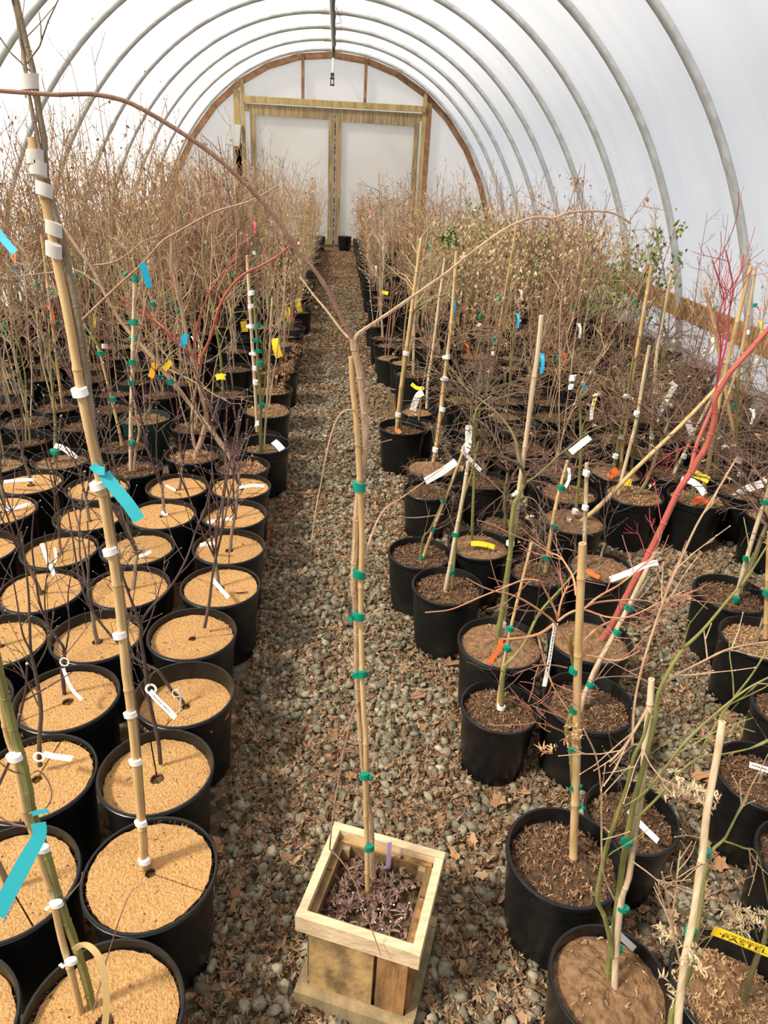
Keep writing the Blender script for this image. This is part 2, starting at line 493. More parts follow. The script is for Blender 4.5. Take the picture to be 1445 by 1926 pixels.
# hoops
NAMES_H = ['hoop against the plank end wall', 'hoop one bay in front of the end wall', 'hoop two bays in front of the end wall', 'hoop three bays from the end wall',
           'hoop four bays from the end wall', 'hoop five bays from the end wall', 'hoop six bays from the end wall', 'hoop seven bays from the end wall',
           'hoop eight bays from the end wall', 'hoop nine bays from the end wall', 'hoop ten bays from the end wall', 'hoop eleven bays from the end wall']
ol = arch(64)
half = len(ol) // 2
hoop_mesh_a, hoop_mesh_b = MB(), MB()
hoop_mesh_a.tube([(x, 0, z) for x, z in ol[:half + 1]], 0.031, 12)
hoop_mesh_b.tube([(x, 0, z) for x, z in ol[half:]], 0.031, 12)
ha, hb = hoop_mesh_a.mesh('hoop_pipe', 'galv'), hoop_mesh_b.mesh('hoop_pipe', 'galv')
pl = MB()
top = ol[half][1]
pl.tube([(x, 0, arch_z(x)) for x in np.linspace(-0.14, 0.14, 7)], 0.036, 12)
for x in (-0.10, -0.04, 0.04, 0.10):
    pl.blob((x, -0.037, arch_z(x)), 0.006)
pm = pl.mesh('connector_plate', 'plate')
for k in range(12):
    y = 5.141 + (8 - k) * 1.206
    if k == 0: y = WALL_Y - 0.13
    t = thing('steel_hoop', 'galvanised steel ' + NAMES_H[k] + ' under white film', 'hoop', (0, y, 0), 0, 'steel hoops of the tunnel')
    link('pipe', ha, t); link('pipe', hb, t); link('connector_plate', pm, t)
# ridge purlin and irrigation line
b = MB(); b.tube([(0, Y0F, top - 0.055), (0, WALL_Y - 0.14, top - 0.055)], 0.021, 8)
tag(b.build('trim_1', 'galv'), kind='structure')
t = thing('irrigation_line', 'black irrigation hose under the ridge with white drop pipe and nozzle', 'irrigation pipe', (0, 0, 0))
yd = 5.141 + 7 * 1.206
b = MB(); b.tube(smooth_path([(0.02, Y0F, top - 0.11)] + [(0.03 + 0.006 * (-1) ** i, y, top - 0.105 - 0.01 * (i % 2)) for i, y in enumerate(np.arange(-1.5, yd - 0.4, 0.61))] + [(0.02, yd - 0.12, top - 0.12), (0.015, yd - 0.02, top - 0.16), (0.015, yd, top - 0.26)]), 0.022, 8)
b.build('hose', 'hose', t)
b = MB(); zn = 2.669
b.tube([(0.015, yd, top - 0.22), (0.01, yd, top - 0.5), (0.0, yd, zn + 0.16)], [0.022, 0.021, 0.019], 10)
b.build('drop_pipe', 'pvc', t)
b = MB()
b.tube([(0, yd, zn + 0.17), (0, yd, zn + 0.12)], 0.03, 10); b.box((0, yd, zn + 0.095), (0.07, 0.05, 0.03))
b.tube([(-0.022, yd, zn + 0.08), (-0.026, yd, zn)], 0.008, 6); b.tube([(0.022, yd, zn + 0.08), (0.026, yd, zn)], 0.008, 6)
b.box((0, yd, zn), (0.07, 0.04, 0.025))
b.build('spray_nozzle', 'hose', t)
b = MB(); b.tube(smooth_path([(0.05, yd - 3.2, top - 0.06), (0.12, yd - 2.9, top - 0.16), (0.10, yd - 2.4, top - 0.12), (0.03, yd - 2.1, top - 0.09)]), 0.004, 5)
b.build('loose_wire', 'hose', t)

# end wall
b = MB()
pts = arch(48)
b.v.append((0, WALL_Y, 0.0))
for x, z in pts: b.v.append((x, WALL_Y, z))
for i in range(1, len(pts)):
    b.f.append((0, i, i + 1)); b.m.append(0)
tag(b.build('wall_back', 'end_film', smooth=False), kind='structure')
n_trim = [1]
def trim(fill, m):
    n_trim[0] += 1
    b = MB(); fill(b)
    return tag(b.build('trim_%d' % n_trim[0], m, smooth=False), kind='structure')
def arch_boards(b):
    ip = arch(16, -0.075)
    for i in range(len(ip) - 1):
        (x0, z0), (x1, z1) = ip[i], ip[i + 1]
        b.beam((x0, WALL_Y - 0.03, z0), (x1, WALL_Y - 0.03, z1), 0.05, 0.10, 0, (z1 - z0, 0, -(x1 - x0)))
trim(arch_boards, 'wood_arch')
yw = WALL_Y - 0.04

def stud(x, z0, w, m, z1=None):
    trim(lambda b: b.beam((x, yw - .03, z0), (x, yw - .03, z1 if z1 else arch_z(x, -.06)), .05, w, 0, (1, 0, 0)), m)
stud(-0.535, 2.52, .055, 'wood_arch')
stud(0.59, 2.50, .055, 'wood_arch')
stud(-1.618, 0.0, .06, 'wood_yel')
stud(1.691, 0.0, .07, 'wood_yel')
stud(-1.725, 1.2, .11, 'wood_yel', 2.611)
stud(1.776, 0.0, .10, 'wood_arch', 2.576)
stud(-1.744, 0.0, .16, 'wood_old', 1.75)
trim(lambda b: b.beam((-1.606, yw - .05, 2.468), (1.704, yw - .05, 2.472), .06, .10), 'wood_yel')
trim(lambda b: b.beam((-1.611, yw - .02, 2.338), (1.662, yw - .02, 2.342), .05, .12), 'wood_old')

trim(lambda b: b.beam((-3.0, yw, 0.05), (3.2, yw, 0.05), 0.05, 0.10), 'wood_old')
def door(num, x0, x1, z1a, z1b, side):
    root = MB()
    f = 0.10
    root.add([(x0 + f, yw + 0.01, 0.12), (x1 - f, yw + 0.01, 0.12), (x1 - f, yw + 0.01, z1b - f), (x0 + f, yw + 0.01, z1a - f)], [(0, 1, 2, 3)])
    d = tag(root.build('door_%d' % num, 'end_film', smooth=False), kind='structure')
    for nm, a, c in (('stile', (x0 + f / 2, z1a), 0), ('stile', (x1 - f / 2, z1b), 0)):
        q = MB(); q.beam((a[0], yw - 0.02, 0.06), (a[0], yw - 0.02, a[1]), 0.05, f, 0, (1, 0, 0)); q.build(nm, 'wood_old', d, smooth=False)
    q = MB(); q.beam((x0, yw - 0.021, z1a - f / 2), (x1, yw - 0.021, z1b - f / 2), 0.05, f); q.build('top_rail', 'wood_old', d, smooth=False)
    q = MB(); q.beam((x0, yw - 0.021, 0.11), (x1, yw - 0.021, 0.11), 0.05, f); q.build('bottom_rail', 'wood_old', d, smooth=False)
door(1, -1.50, 0.035, 2.33, 2.31, -1)
door(2, 0.075, 1.62, 2.30, 2.28, 1)
q = MB(); q.box((0.055, yw - 0.01, 1.2), (0.03, 0.01, 2.2)); tag(q.build('trim_20', 'light_gap', smooth=False), kind='structure')  # strip added between the leaves, its pale colour stands for light coming through
bx = thing('junction_box', 'grey junction box tilted on the timber post beside the doors', 'junction box', (-1.80, yw - 0.09, 1.88))
q = MB(); q.box((0, 0, 0), (0.27, 0.12, 0.36), 0, (V(math.cos(.12), 0, -math.sin(.12)), V(0, 1, 0), V(math.sin(.12), 0, math.cos(.12)))); q.build('housing', 'grey_box', bx, smooth=False)
q = MB(); q.box((0, -0.068, 0), (0.25, 0.015, 0.34), 0, (V(math.cos(.12), 0, -math.sin(.12)), V(0, 1, 0), V(math.sin(.12), 0, math.cos(.12)))); q.build('lid', 'grey_box', bx, smooth=False)
for sx, nm in ((1, 'baseboard_right'), (-1, 'baseboard_left')):
    q = MB()
    for i in range(5):
        ya, yb = Y0F + i * 3.48, Y0F + (i + 1) * 3.48 - 0.01
        q.beam((sx * 3.20, ya, 0.55), (sx * 3.20, yb, 0.55), 0.04, 0.17)
    tag(q.build(nm, 'wood_plank', smooth=False), kind='structure')

# ------------------------------------------------------------------ loose ground cover: gravel and leaf litter
def scatter(name, protos, pos, rot, scl, m, smooth=False):
    """many small pieces in one mesh: protos = [(verts, faces)], pos n x 3, rot n x 3 x 3, scl n x 3"""
    n = len(pos)
    which = np.arange(n) % len(protos)
    vs, loops, starts, totals = [], [], [], []
    vo = lo = 0
    for k, (pv, pf) in enumerate(protos):
        idx = np.nonzero(which == k)[0]
        if not len(idx): continue
        pv = np.asarray(pv, float)
        w = np.einsum('nij,npj->npi', rot[idx], pv[None] * scl[idx][:, None, :]) + pos[idx][:, None, :]
        vs.append(w.reshape(-1, 3))
        fl = np.concatenate([np.asarray(f) for f in pf])
        ft = np.array([len(f) for f in pf])
        off = vo + np.arange(len(idx)) * len(pv)
        loops.append((fl[None, :] + off[:, None]).ravel())
        totals.append(np.tile(ft, len(idx)))
        vo += len(idx) * len(pv)
    vs, loops, totals = np.concatenate(vs), np.concatenate(loops), np.concatenate(totals)
    starts = np.concatenate([[0], np.cumsum(totals)[:-1]])
    me = bpy.data.meshes.new(name)
    me.vertices.add(len(vs)); me.vertices.foreach_set('co', vs.astype(np.float32).ravel())
    me.loops.add(len(loops)); me.loops.foreach_set('vertex_index', loops.astype(np.int32))
    me.polygons.add(len(totals)); me.polygons.foreach_set('loop_start', starts.astype(np.int32)); me.polygons.foreach_set('loop_total', totals.astype(np.int32))
    if smooth: me.polygons.foreach_set('use_smooth', np.ones(len(totals), bool))
    me.materials.append(M[m])
    me.update(calc_edges=True)
    return me

def rand_rot(rng, n, tilt):
    az = rng.uniform(0, 2 * np.pi, n); ax = rng.normal(0, tilt, n); ay = rng.normal(0, tilt, n)
    ca, sa = np.cos(az), np.sin(az)
    Rz = np.zeros((n, 3, 3)); Rz[:, 0, 0] = ca; Rz[:, 0, 1] = -sa; Rz[:, 1, 0] = sa; Rz[:, 1, 1] = ca; Rz[:, 2, 2] = 1
    Rx = np.zeros((n, 3, 3)); Rx[:, 0, 0] = 1; Rx[:, 1, 1] = np.cos(ax); Rx[:, 1, 2] = -np.sin(ax); Rx[:, 2, 1] = np.sin(ax); Rx[:, 2, 2] = np.cos(ax)
    Ry = np.zeros((n, 3, 3)); Ry[:, 1, 1] = 1; Ry[:, 0, 0] = np.cos(ay); Ry[:, 0, 2] = np.sin(ay); Ry[:, 2, 0] = -np.sin(ay); Ry[:, 2, 2] = np.cos(ay)
    return Rz @ Rx @ Ry

def ico():
    p = (1 + 5 ** 0.5) / 2
    v = np.array([(-1, p, 0), (1, p, 0), (-1, -p, 0), (1, -p, 0), (0, -1, p), (0, 1, p), (0, -1, -p), (0, 1, -p), (p, 0, -1), (p, 0, 1), (-p, 0, -1), (-p, 0, 1)]) / 1.9
    f = [(0, 11, 5), (0, 5, 1), (0, 1, 7), (0, 7, 10), (0, 10, 11), (1, 5, 9), (5, 11, 4), (11, 10, 2), (10, 7, 6), (7, 1, 8), (3, 9, 4), (3, 4, 2), (3, 2, 6), (3, 6, 8), (3, 8, 9), (4, 9, 5), (2, 4, 11), (6, 2, 10), (8, 6, 7), (9, 8, 1)]
    return v, f
def leaf_proto(rng, lobes=5, curl=0.5, wide=0.13):
    """a dry palmate maple leaf, its lobes curled up"""
    vs, fs = [], []
    for k in range(lobes):
        a = (k - (lobes - 1) / 2) * 0.75 + rng.gauss(0, 0.1)
        L = (1 - 0.12 * abs(k - (lobes - 1) / 2)) * rng.uniform(0.8, 1.1)
        c = curl * rng.uniform(-0.6, 1.6)
        r0, z, ang = 0.05, 0.0, rng.uniform(-.3, .3)
        prev = None
        for s in range(4):
            w = (0.35, 1.0, 0.7, 0.06)[s] * wide
            d, e = V(math.cos(a), math.sin(a), 0), V(-math.sin(a), math.cos(a), 0)
            p = d * r0 + V(0, 0, z)
            vs += [p + e * w + V(0, 0, w * .5), p - e * w + V(0, 0, w * .5)]
            if prev is not None: fs.append((prev, prev + 1, len(vs) - 1, len(vs) - 2))
            prev = len(vs) - 2
            r0 += L / 3 * math.cos(ang); z += L / 3 * math.sin(ang); ang += c
    return vs, fs
def broad_leaf(rng, curl=0.5):
    """a broad dry leaf with a lobed outline, cupped"""
    n = 11
    vs, fs = [(0, 0, 0)], []
    for k in range(n):
        a = 2 * math.pi * k / n
        r = (0.62 if k % 2 else 1.0) * (0.8 + 0.3 * math.cos(a)) * rng.uniform(0.85, 1.1)
        x, y = r * math.cos(a), 0.7 * r * math.sin(a)
        vs.append((x, y, curl * (0.55 * y * y + 0.25 * x * x) + rng.uniform(-.06, .06)))
    for k in range(n): fs.append((0, 1 + k, 1 + (k + 1) % n))
    return vs, fs

nr = np.random.default_rng(11)
protos = []
for k in range(14):
    v, f = ico()
    protos.append((v * nr.uniform(0.60, 1.25, (12, 1)), f))
def cover(n, boxes, dens_fall=None):
    out = []
    areas = np.array([(x1 - x0) * (y1 - y0) * w for x0, x1, y0, y1, w in boxes])
    for (x0, x1, y0, y1, w), c in zip(boxes, (areas / areas.sum() * n).astype(int)):
        out.append(np.stack([nr.uniform(x0, x1, c), nr.uniform(y0, y1, c), np.zeros(c)], 1))
    return np.concatenate(out)
POT_SPOTS = np.array([[-0.271, 0.717], [-0.255, 0.991], [-0.304, 1.261], [-0.289, 1.534], [-0.318, 1.807], [-0.271, 2.077], [-0.279, 2.35], [-0.296, 2.624], [-0.303, 2.898], [-0.326, 3.166], [-0.531, 0.977], [-0.577, 1.247], [-0.597, 1.52], [-0.601, 1.794], [-0.575, 2.067], [-0.614, 2.338], [-0.583, 2.61], [-0.577, 2.884], [-0.58, 3.279], [-0.545, 0.7], [-0.87, 1.493], [-0.874, 1.767], [-0.853, 2.04], [-0.887, 2.312], [-0.867, 2.585], [-0.912, 2.855], [-1.176, 2.314], [-1.221, 2.625], [-1.212, 2.903], [-1.45, 3.113], [-1.178, 3.181], [-0.823, 3.112], [-1.443, 3.448], [-0.957, 3.422], [-0.937, 3.802], [-0.636, 4.082], [-0.56, 4.336], [-0.672, 5.728], [-0.59, 4.926], [-0.275, 3.971], [-0.287, 3.681], [-0.247, 3.437], [-0.292, 4.395], [-0.268, 4.909], [-0.308, 6.791], [-0.232, 7.207], [0.593, 1.528], [0.642, 1.773], [0.522, 2.111], [0.449, 2.357], [0.694, 2.424], [0.553, 2.985], [0.595, 3.222], [0.496, 3.76], [0.841, 2.626], [1.139, 2.629], [1.201, 2.916], [1.514, 2.906], [1.816, 2.896], [1.829, 3.179], [2.102, 2.984], [2.096, 2.714], [1.529, 3.188], [1.139, 2.276], [0.899, 2.262], [0.937, 1.797], [0.84, 1.509], [1.554, 2.072], [1.52, 1.813], [1.219, 1.248], [0.628, 1.021], [0.835, 1.148], [0.646, 0.766], [0.882, 0.745], [1.197, 1.007], [1.452, 1.489], [2.09, 3.246], [1.802, 3.448], [2.098, 3.736], [1.728, 3.704], [2.091, 4.439], [1.859, 4.596], [2.662, 5.342], [0.857, 3.126], [0.665, 4.884], [0.642, 5.297], [0.542, 5.505], [0.528, 6.083], [0.497, 6.744], [0.627, 7.963], [0.588, 10.243], [0.625, 4.193], [0.616, 3.969], [0.735, 0.5], [-1.764, 3.416], [-0.65, 3.712], [-1.245, 3.699], [-1.531, 3.712], [-1.827, 3.706], [-1.176, 3.987], [-1.472, 3.984], [-1.768, 3.995], [-0.959, 4.279], [-1.24, 4.284], [-1.531, 4.281], [-1.833, 4.281], [-2.131, 4.268], [-0.87, 4.558], [-1.184, 4.553], [-1.479, 4.56], [-1.773, 4.561], [-2.05, 4.56], [-0.955, 4.839], [-1.252, 4.836], [-1.53, 4.843], [-1.829, 4.85], [-2.136, 4.852], [-2.428, 4.848], [-0.871, 5.121], [-1.172, 5.121], [-1.461, 5.133], [-1.762, 5.131], [-2.066, 5.12], [-2.347, 5.122], [-0.282, 5.409], [-0.647, 5.42], [-0.959, 5.406], [-1.238, 5.417], [-1.535, 5.415], [-1.828, 5.407], [-2.124, 5.411], [-2.416, 5.407], [-2.712, 5.415], [-0.284, 5.691], [-1.182, 5.707], [-1.47, 5.697], [-1.761, 5.69], [-2.06, 5.704], [-2.36, 5.707], [-2.64, 5.703], [-0.294, 5.993], [-0.944, 5.987], [-1.24, 5.982], [-1.548, 5.978], [-1.827, 5.982], [-2.128, 5.977], [-2.431, 5.988], [-2.73, 5.975], [-0.284, 6.276], [-0.583, 6.27], [-0.875, 6.279], [-1.171, 6.275], [-1.474, 6.279], [-1.757, 6.274], [-2.063, 6.273], [-2.357, 6.268], [-2.652, 6.26], [-0.658, 6.564], [-0.959, 6.564], [-1.243, 6.551], [-1.546, 6.564], [-1.842, 6.55], [-2.137, 6.561], [-2.416, 6.55], [-2.728, 6.546], [-0.589, 6.848], [-0.877, 6.849], [-1.174, 6.844], [-1.47, 6.833], [-1.774, 6.833], [-2.062, 6.844], [-2.357, 6.838], [-2.66, 6.849], [-0.66, 7.126], [-0.956, 7.132], [-1.237, 7.134], [-1.533, 7.127], [-1.827, 7.121], [-2.128, 7.116], [-2.418, 7.128], [-2.717, 7.122], [-0.582, 7.414], [-0.87, 7.407], [-1.175, 7.411], [-1.476, 7.401], [-1.761, 7.402], [-2.06, 7.4], [-2.353, 7.4], [-2.65, 7.403], [-0.285, 7.701], [-0.653, 7.686], [-1.24, 7.702], [-1.829, 7.699], [-2.435, 7.703], [-0.285, 8.003], [-0.884, 8.007], [-1.479, 8.0], [-2.067, 8.01], [-2.657, 7.997], [-0.287, 8.323], [-0.658, 8.314], [-1.25, 8.322], [-1.839, 8.316], [-2.433, 8.322], [-0.299, 8.63], [-0.889, 8.621], [-1.468, 8.622], [-2.066, 8.634], [-2.64, 8.616], [-0.287, 8.942], [-0.662, 8.935], [-1.248, 8.94], [-1.844, 8.928], [-2.424, 8.929], [-0.293, 9.249], [-0.883, 9.255], [-1.476, 9.252], [-2.06, 9.236], [-2.652, 9.238], [-0.293, 9.554], [-0.649, 9.56], [-1.249, 9.556], [-1.826, 9.556], [-2.423, 9.557], [-0.291, 9.871], [-0.886, 9.861], [-1.467, 9.858], [-2.059, 9.874], [-2.653, 9.866], [-0.283, 10.169], [-0.647, 10.177], [-1.241, 10.177], [-1.828, 10.167], [-2.423, 10.176], [-0.29, 10.492], [-0.884, 10.489], [-1.474, 10.483], [-2.053, 10.492], [-2.658, 10.483], [-0.283, 10.804], [1.226, 3.224], [2.403, 3.21], [0.862, 3.496], [1.143, 3.506], [1.44, 3.491], [2.332, 3.493], [2.619, 3.49], [0.928, 3.777], [1.217, 3.789], [2.403, 3.792], [2.701, 3.789], [1.157, 4.071], [1.446, 4.065], [1.73, 4.068], [2.044, 4.076], [2.339, 4.074], [2.627, 4.064], [2.911, 4.066], [0.932, 4.36], [1.215, 4.363], [1.508, 4.355], [2.393, 4.36], [2.7, 4.354], [0.855, 4.646], [1.154, 4.645], [1.44, 4.632], [2.339, 4.632], [2.627, 4.633], [2.918, 4.634], [1.215, 4.924], [1.518, 4.916], [1.816, 4.916], [2.11, 4.918], [2.397, 4.922], [2.688, 4.924], [1.156, 5.202], [1.447, 5.21], [1.743, 5.217], [2.04, 5.22], [2.34, 5.218], [2.921, 5.218], [0.93, 5.499], [1.21, 5.492], [1.517, 5.494], [1.802, 5.502], [2.103, 5.501], [2.408, 5.488], [0.556, 5.783], [0.858, 5.787], [1.153, 5.784], [1.446, 5.785], [1.742, 5.777], [2.029, 5.782], [2.339, 5.778], [2.625, 5.782], [2.928, 5.786], [0.919, 6.057], [1.215, 6.067], [1.512, 6.074], [1.809, 6.058], [2.102, 6.066], [2.399, 6.067], [2.698, 6.063], [0.858, 6.356], [1.159, 6.345], [1.448, 6.343], [1.741, 6.345], [2.038, 6.358], [2.336, 6.357], [2.621, 6.349], [2.914, 6.343], [0.918, 6.628], [1.222, 6.643], [1.512, 6.638], [1.818, 6.635], [2.114, 6.638], [2.41, 6.638], [2.692, 6.639], [0.856, 6.926], [1.15, 6.921], [1.446, 6.92], [1.738, 6.916], [2.039, 6.915], [2.328, 6.917], [2.62, 6.915], [2.914, 6.912], [0.566, 7.197], [0.926, 7.2], [1.213, 7.211], [1.52, 7.2], [1.811, 7.211], [2.097, 7.203], [2.407, 7.203], [2.694, 7.208], [0.568, 7.486], [0.849, 7.49], [1.15, 7.489], [1.451, 7.485], [1.733, 7.493], [2.037, 7.487], [2.332, 7.494], [2.631, 7.5], [2.913, 7.483], [0.932, 7.784], [1.519, 7.776], [2.102, 7.782], [2.688, 7.781], [1.145, 8.083], [1.736, 8.076], [2.333, 8.087], [2.916, 8.088], [0.554, 8.404], [0.934, 8.394], [1.52, 8.401], [2.108, 8.401], [2.696, 8.392], [0.554, 8.702], [1.145, 8.697], [1.735, 8.7], [2.335, 8.699], [2.912, 8.697], [0.565, 9.009], [0.931, 9.012], [1.516, 9.014], [2.114, 9.009], [2.699, 9.018], [0.554, 9.331], [1.15, 9.318], [1.744, 9.32], [2.335, 9.318], [2.923, 9.324], [0.568, 9.636], [0.928, 9.639], [1.509, 9.633], [2.114, 9.631], [2.702, 9.645], [0.56, 9.953], [1.159, 9.95], [1.75, 9.949], [2.334, 9.954], [2.924, 9.945], [0.566, 10.568], [0.557, 10.884], [0.925, 10.883], [1.512, 10.874], [2.109, 10.882], [2.697, 10.885]])
def outside_pots(p, gap=0.10):
    keep = np.ones(len(p), bool)
    for i in range(0, len(p), 4000):
        d = np.linalg.norm(p[i:i + 4000, None, :2] - POT_SPOTS[None], axis=2).min(axis=1)
        keep[i:i + 4000] = d > gap
    return p[keep]
pos = outside_pots(cover(42000, [(-0.16, 0.52, 0.45, 3.2, 1.15), (-0.16, 0.50, 3.2, 6.0, 0.75), (-0.16, 0.5, 6.0, 10.5, 0.28), (0.52, 2.3, 0.5, 2.9, 0.85), (0.5, 1.4, 2.9, 4.2, 0.4)]))
n = len(pos)
s = np.exp(nr.normal(math.log(0.0098), 0.36, n)).clip(0.004, 0.019)
scl = np.stack([s * nr.uniform(0.85, 1.35, n), s * nr.uniform(0.8, 1.1, n), s * nr.uniform(0.55, 0.85, n)], 1)
pos[:, 2] = nr.uniform(0.1, 0.9, n) * s
tag(link('gravel', scatter('gravel', protos, pos, rand_rot(nr, n, 0.5), scl, 'stone')), 'loose grey crushed gravel covering the aisle between the beds', 'gravel', kind='stuff')

py = random.Random(5)
lp = [leaf_proto(py, 5, c, w) for c, w in ((0.4, .15), (0.7, .14), (0.9, .12), (0.55, .18))] + [leaf_proto(py, 7, c, .10) for c in (0.5, 0.9, 0.7, 1.1)] + [leaf_proto(py, 6, 1.2, .09), leaf_proto(py, 4, .9, .08)] + [broad_leaf(py, 0.9)]
cl = cover(78000, [(-0.17, 0.52, 0.45, 3.4, 1.0), (-0.17, 0.5, 3.4, 8.0, 0.55), (-.17, .5, 8, 14.3, 0.35), (0.5, 2.4, 0.5, 3.0, 0.9)])
# drifts: thick along the pots and in patches, thin in the middle of the aisle
w = 0.5 + 0.5 * np.sin(cl[:, 0] * 9.1 + 2.2 * np.sin(cl[:, 1] * 3.3)) * np.sin(cl[:, 1] * 6.7 + 1.3 * np.cos(cl[:, 0] * 8.0))
edge = np.clip(1 - np.minimum(np.abs(cl[:, 0] + 0.14), np.abs(cl[:, 0] - 0.46)) / 0.22, 0, 1)
near = ((cl[:, 1] < 1.7) & (cl[:, 0] < 0.25)) * 0.32
keep = nr.uniform(0, 1, len(cl)) < np.clip(0.16 + 0.66 * w ** 2 + 0.34 * edge + near, 0, 0.97)
cl = outside_pots(cl[keep])
n = len(cl)
s = nr.uniform(0.011, 0.026, n)
cl[:, 2] = nr.uniform(0.008, 0.020, n)
tag(link('leaf_litter', scatter('leaf_litter', lp, cl, rand_rot(nr, n, 0.75), np.stack([s, s, s * nr.uniform(.6, 1.3, n)], 1), 'litter')), 'dry brown maple leaf litter drifted over the gravel', 'leaf litter', kind='stuff')

FALLEN = [((0.515, 1.97), 0.05, 'litter', 'torn brown leaf on gravel between the aisle pots and planter'), ((0.481, 2.192), 0.04, 'litter', 'long brown leaf on gravel below the muddy-based pot'), ((0.587, 1.38), 0.042, 'dry_leaf', 'tan curled leaf on gravel in front of the black pot with green stem'), ((0.659, 1.401), 0.022, 'dry_leaf', 'small orange tan leaf on gravel behind the wide pot of chopped leaves'), ((-0.167, 1.236), 0.034, 'dry_leaf', 'orange tan leaf touching the flush fibre-topped pot'), ((0.18, 1.47), 0.03, 'dry_leaf', 'orange tan leaf on gravel just behind the planter stake'), ((0.161, 1.563), 0.026, 'litter', 'brown leaf standing on gravel beside the planter side shoot'), ((0.436, 1.199), 0.026, 'dry_leaf', 'yellow brown leaf at the back corner of the planter'), ((1.124, 1.171), 0.036, 'dry_leaf', 'bright tan leaf on gravel behind the bleached bamboo'), ((1.192, 1.452), 0.04, 'dry_leaf', 'tan oak leaf on gravel between two pots of the bed facing the discs'), ((1.623, 2.601), 0.024, 'dry_leaf', 'pale tan leaf in the open gravel gap'), ((1.433, 1.823), 0.03, 'dry_leaf', 'tan leaf in the gravel gap beside the long branch'), ((0.389, 1.8), 0.034, 'litter', 'brown leaf on gravel at the aisle edge of the smooth pots'), ((1.503, 2.46), 0.03, 'dry_leaf', 'tan leaf below the red trunk in the gravel gap'), ((1.033, 2.173), 0.028, 'litter', 'reddish brown leaf between the coral trunk and cane')]
for i, (p, size, col, lab) in enumerate(FALLEN):
    q = MB(); v, f = broad_leaf(random.Random(40 + i), random.Random(i).uniform(0.3, 0.8))
    q.add(np.asarray(v) * size, f)
    v2 = [(size * 0.6, 0, 0.004), (size * 1.5, size * .2, 0.012)]
    q.tube([(-size * 0.2, 0, 0.002)] + v2, 0.0008, 4)
    o = q.build('fallen_leaf', col, None, (p[0], p[1], 0.022), smooth=False)
    o.rotation_euler = (random.Random(i + 3).uniform(-.3, .3), random.Random(i + 9).uniform(-.3, .3), i * 2.1)
    tag(o, lab, 'leaf', 'large fallen leaves on the gravel')

# ------------------------------------------------------------------ pots, soil, discs
def pot_mesh(D, H, kind, m, n=44):
    R = D / 2
    q = MB()
    if kind == 'ribbed':
        prof = [(R * .80, 0), (R * .81, .008), (R * .905, H * .80), (R * .915, H * .86), (R * .955, H * .87), (R * .955, H * .925), (R * .975, H * .93), (R * .975, H * .965),
                (R, H * .97), (R * 1.002, H * .978), (R * .985, H * .984), (R * 1.0, H * .992), (R * .99, H), (R * .955, H), (R * .935, H * .93), (R * .905, H * .86), (R * .80, H * .55), (0.001, H * .55)]
        wob = lambda w, z: 1 + (0.010 * (1 if math.sin(w * 11) > 0 else 0) if 0.01 < z < H * .83 else 0)
    else:
        prof = [(R * .78, 0), (R * .79, .01), (R * .90, H * .55), (R * .945, H * .93), (R * .985, H * .94), (R, H * .955), (R, H * .99), (R * .985, H), (R * .945, H),
                (R * .93, H * .96), (R * .925, H * .93), (R * .92, H * .90), (R * .915, H * .87), (R * .80, H * .55), (0.001, H * .55)]
        wob = lambda w, z: 1 + 0.003 * math.sin(3 * w)
    q.lathe(prof, n, 0, wob)
    q.add([(R * .79 * math.cos(2 * math.pi * j / n), R * .79 * math.sin(2 * math.pi * j / n), 0.001) for j in range(n)], [tuple(range(n))[::-1]])
    me = q.mesh('pot_' + kind, m)
    return me
def shade_auto(me, ang=0.6):
    try:
        me.set_sharp_from_angle(angle=ang)
    except Exception:
        pass
    return me
POTS = {}
for kind, D, H in (('ribbed', .272, .27), ('smooth', .25, .25), ('lipped', .262, .255)):
    for m in ('pot', 'pot_dusty', 'pot_green'):
        POTS[kind, m] = (shade_auto(pot_mesh(D, H, 'ribbed' if kind != 'smooth' else 'smooth', m)), D, H)
LOWPOT = shade_auto(pot_mesh(.272, .27, 'ribbed', 'pot', 22))

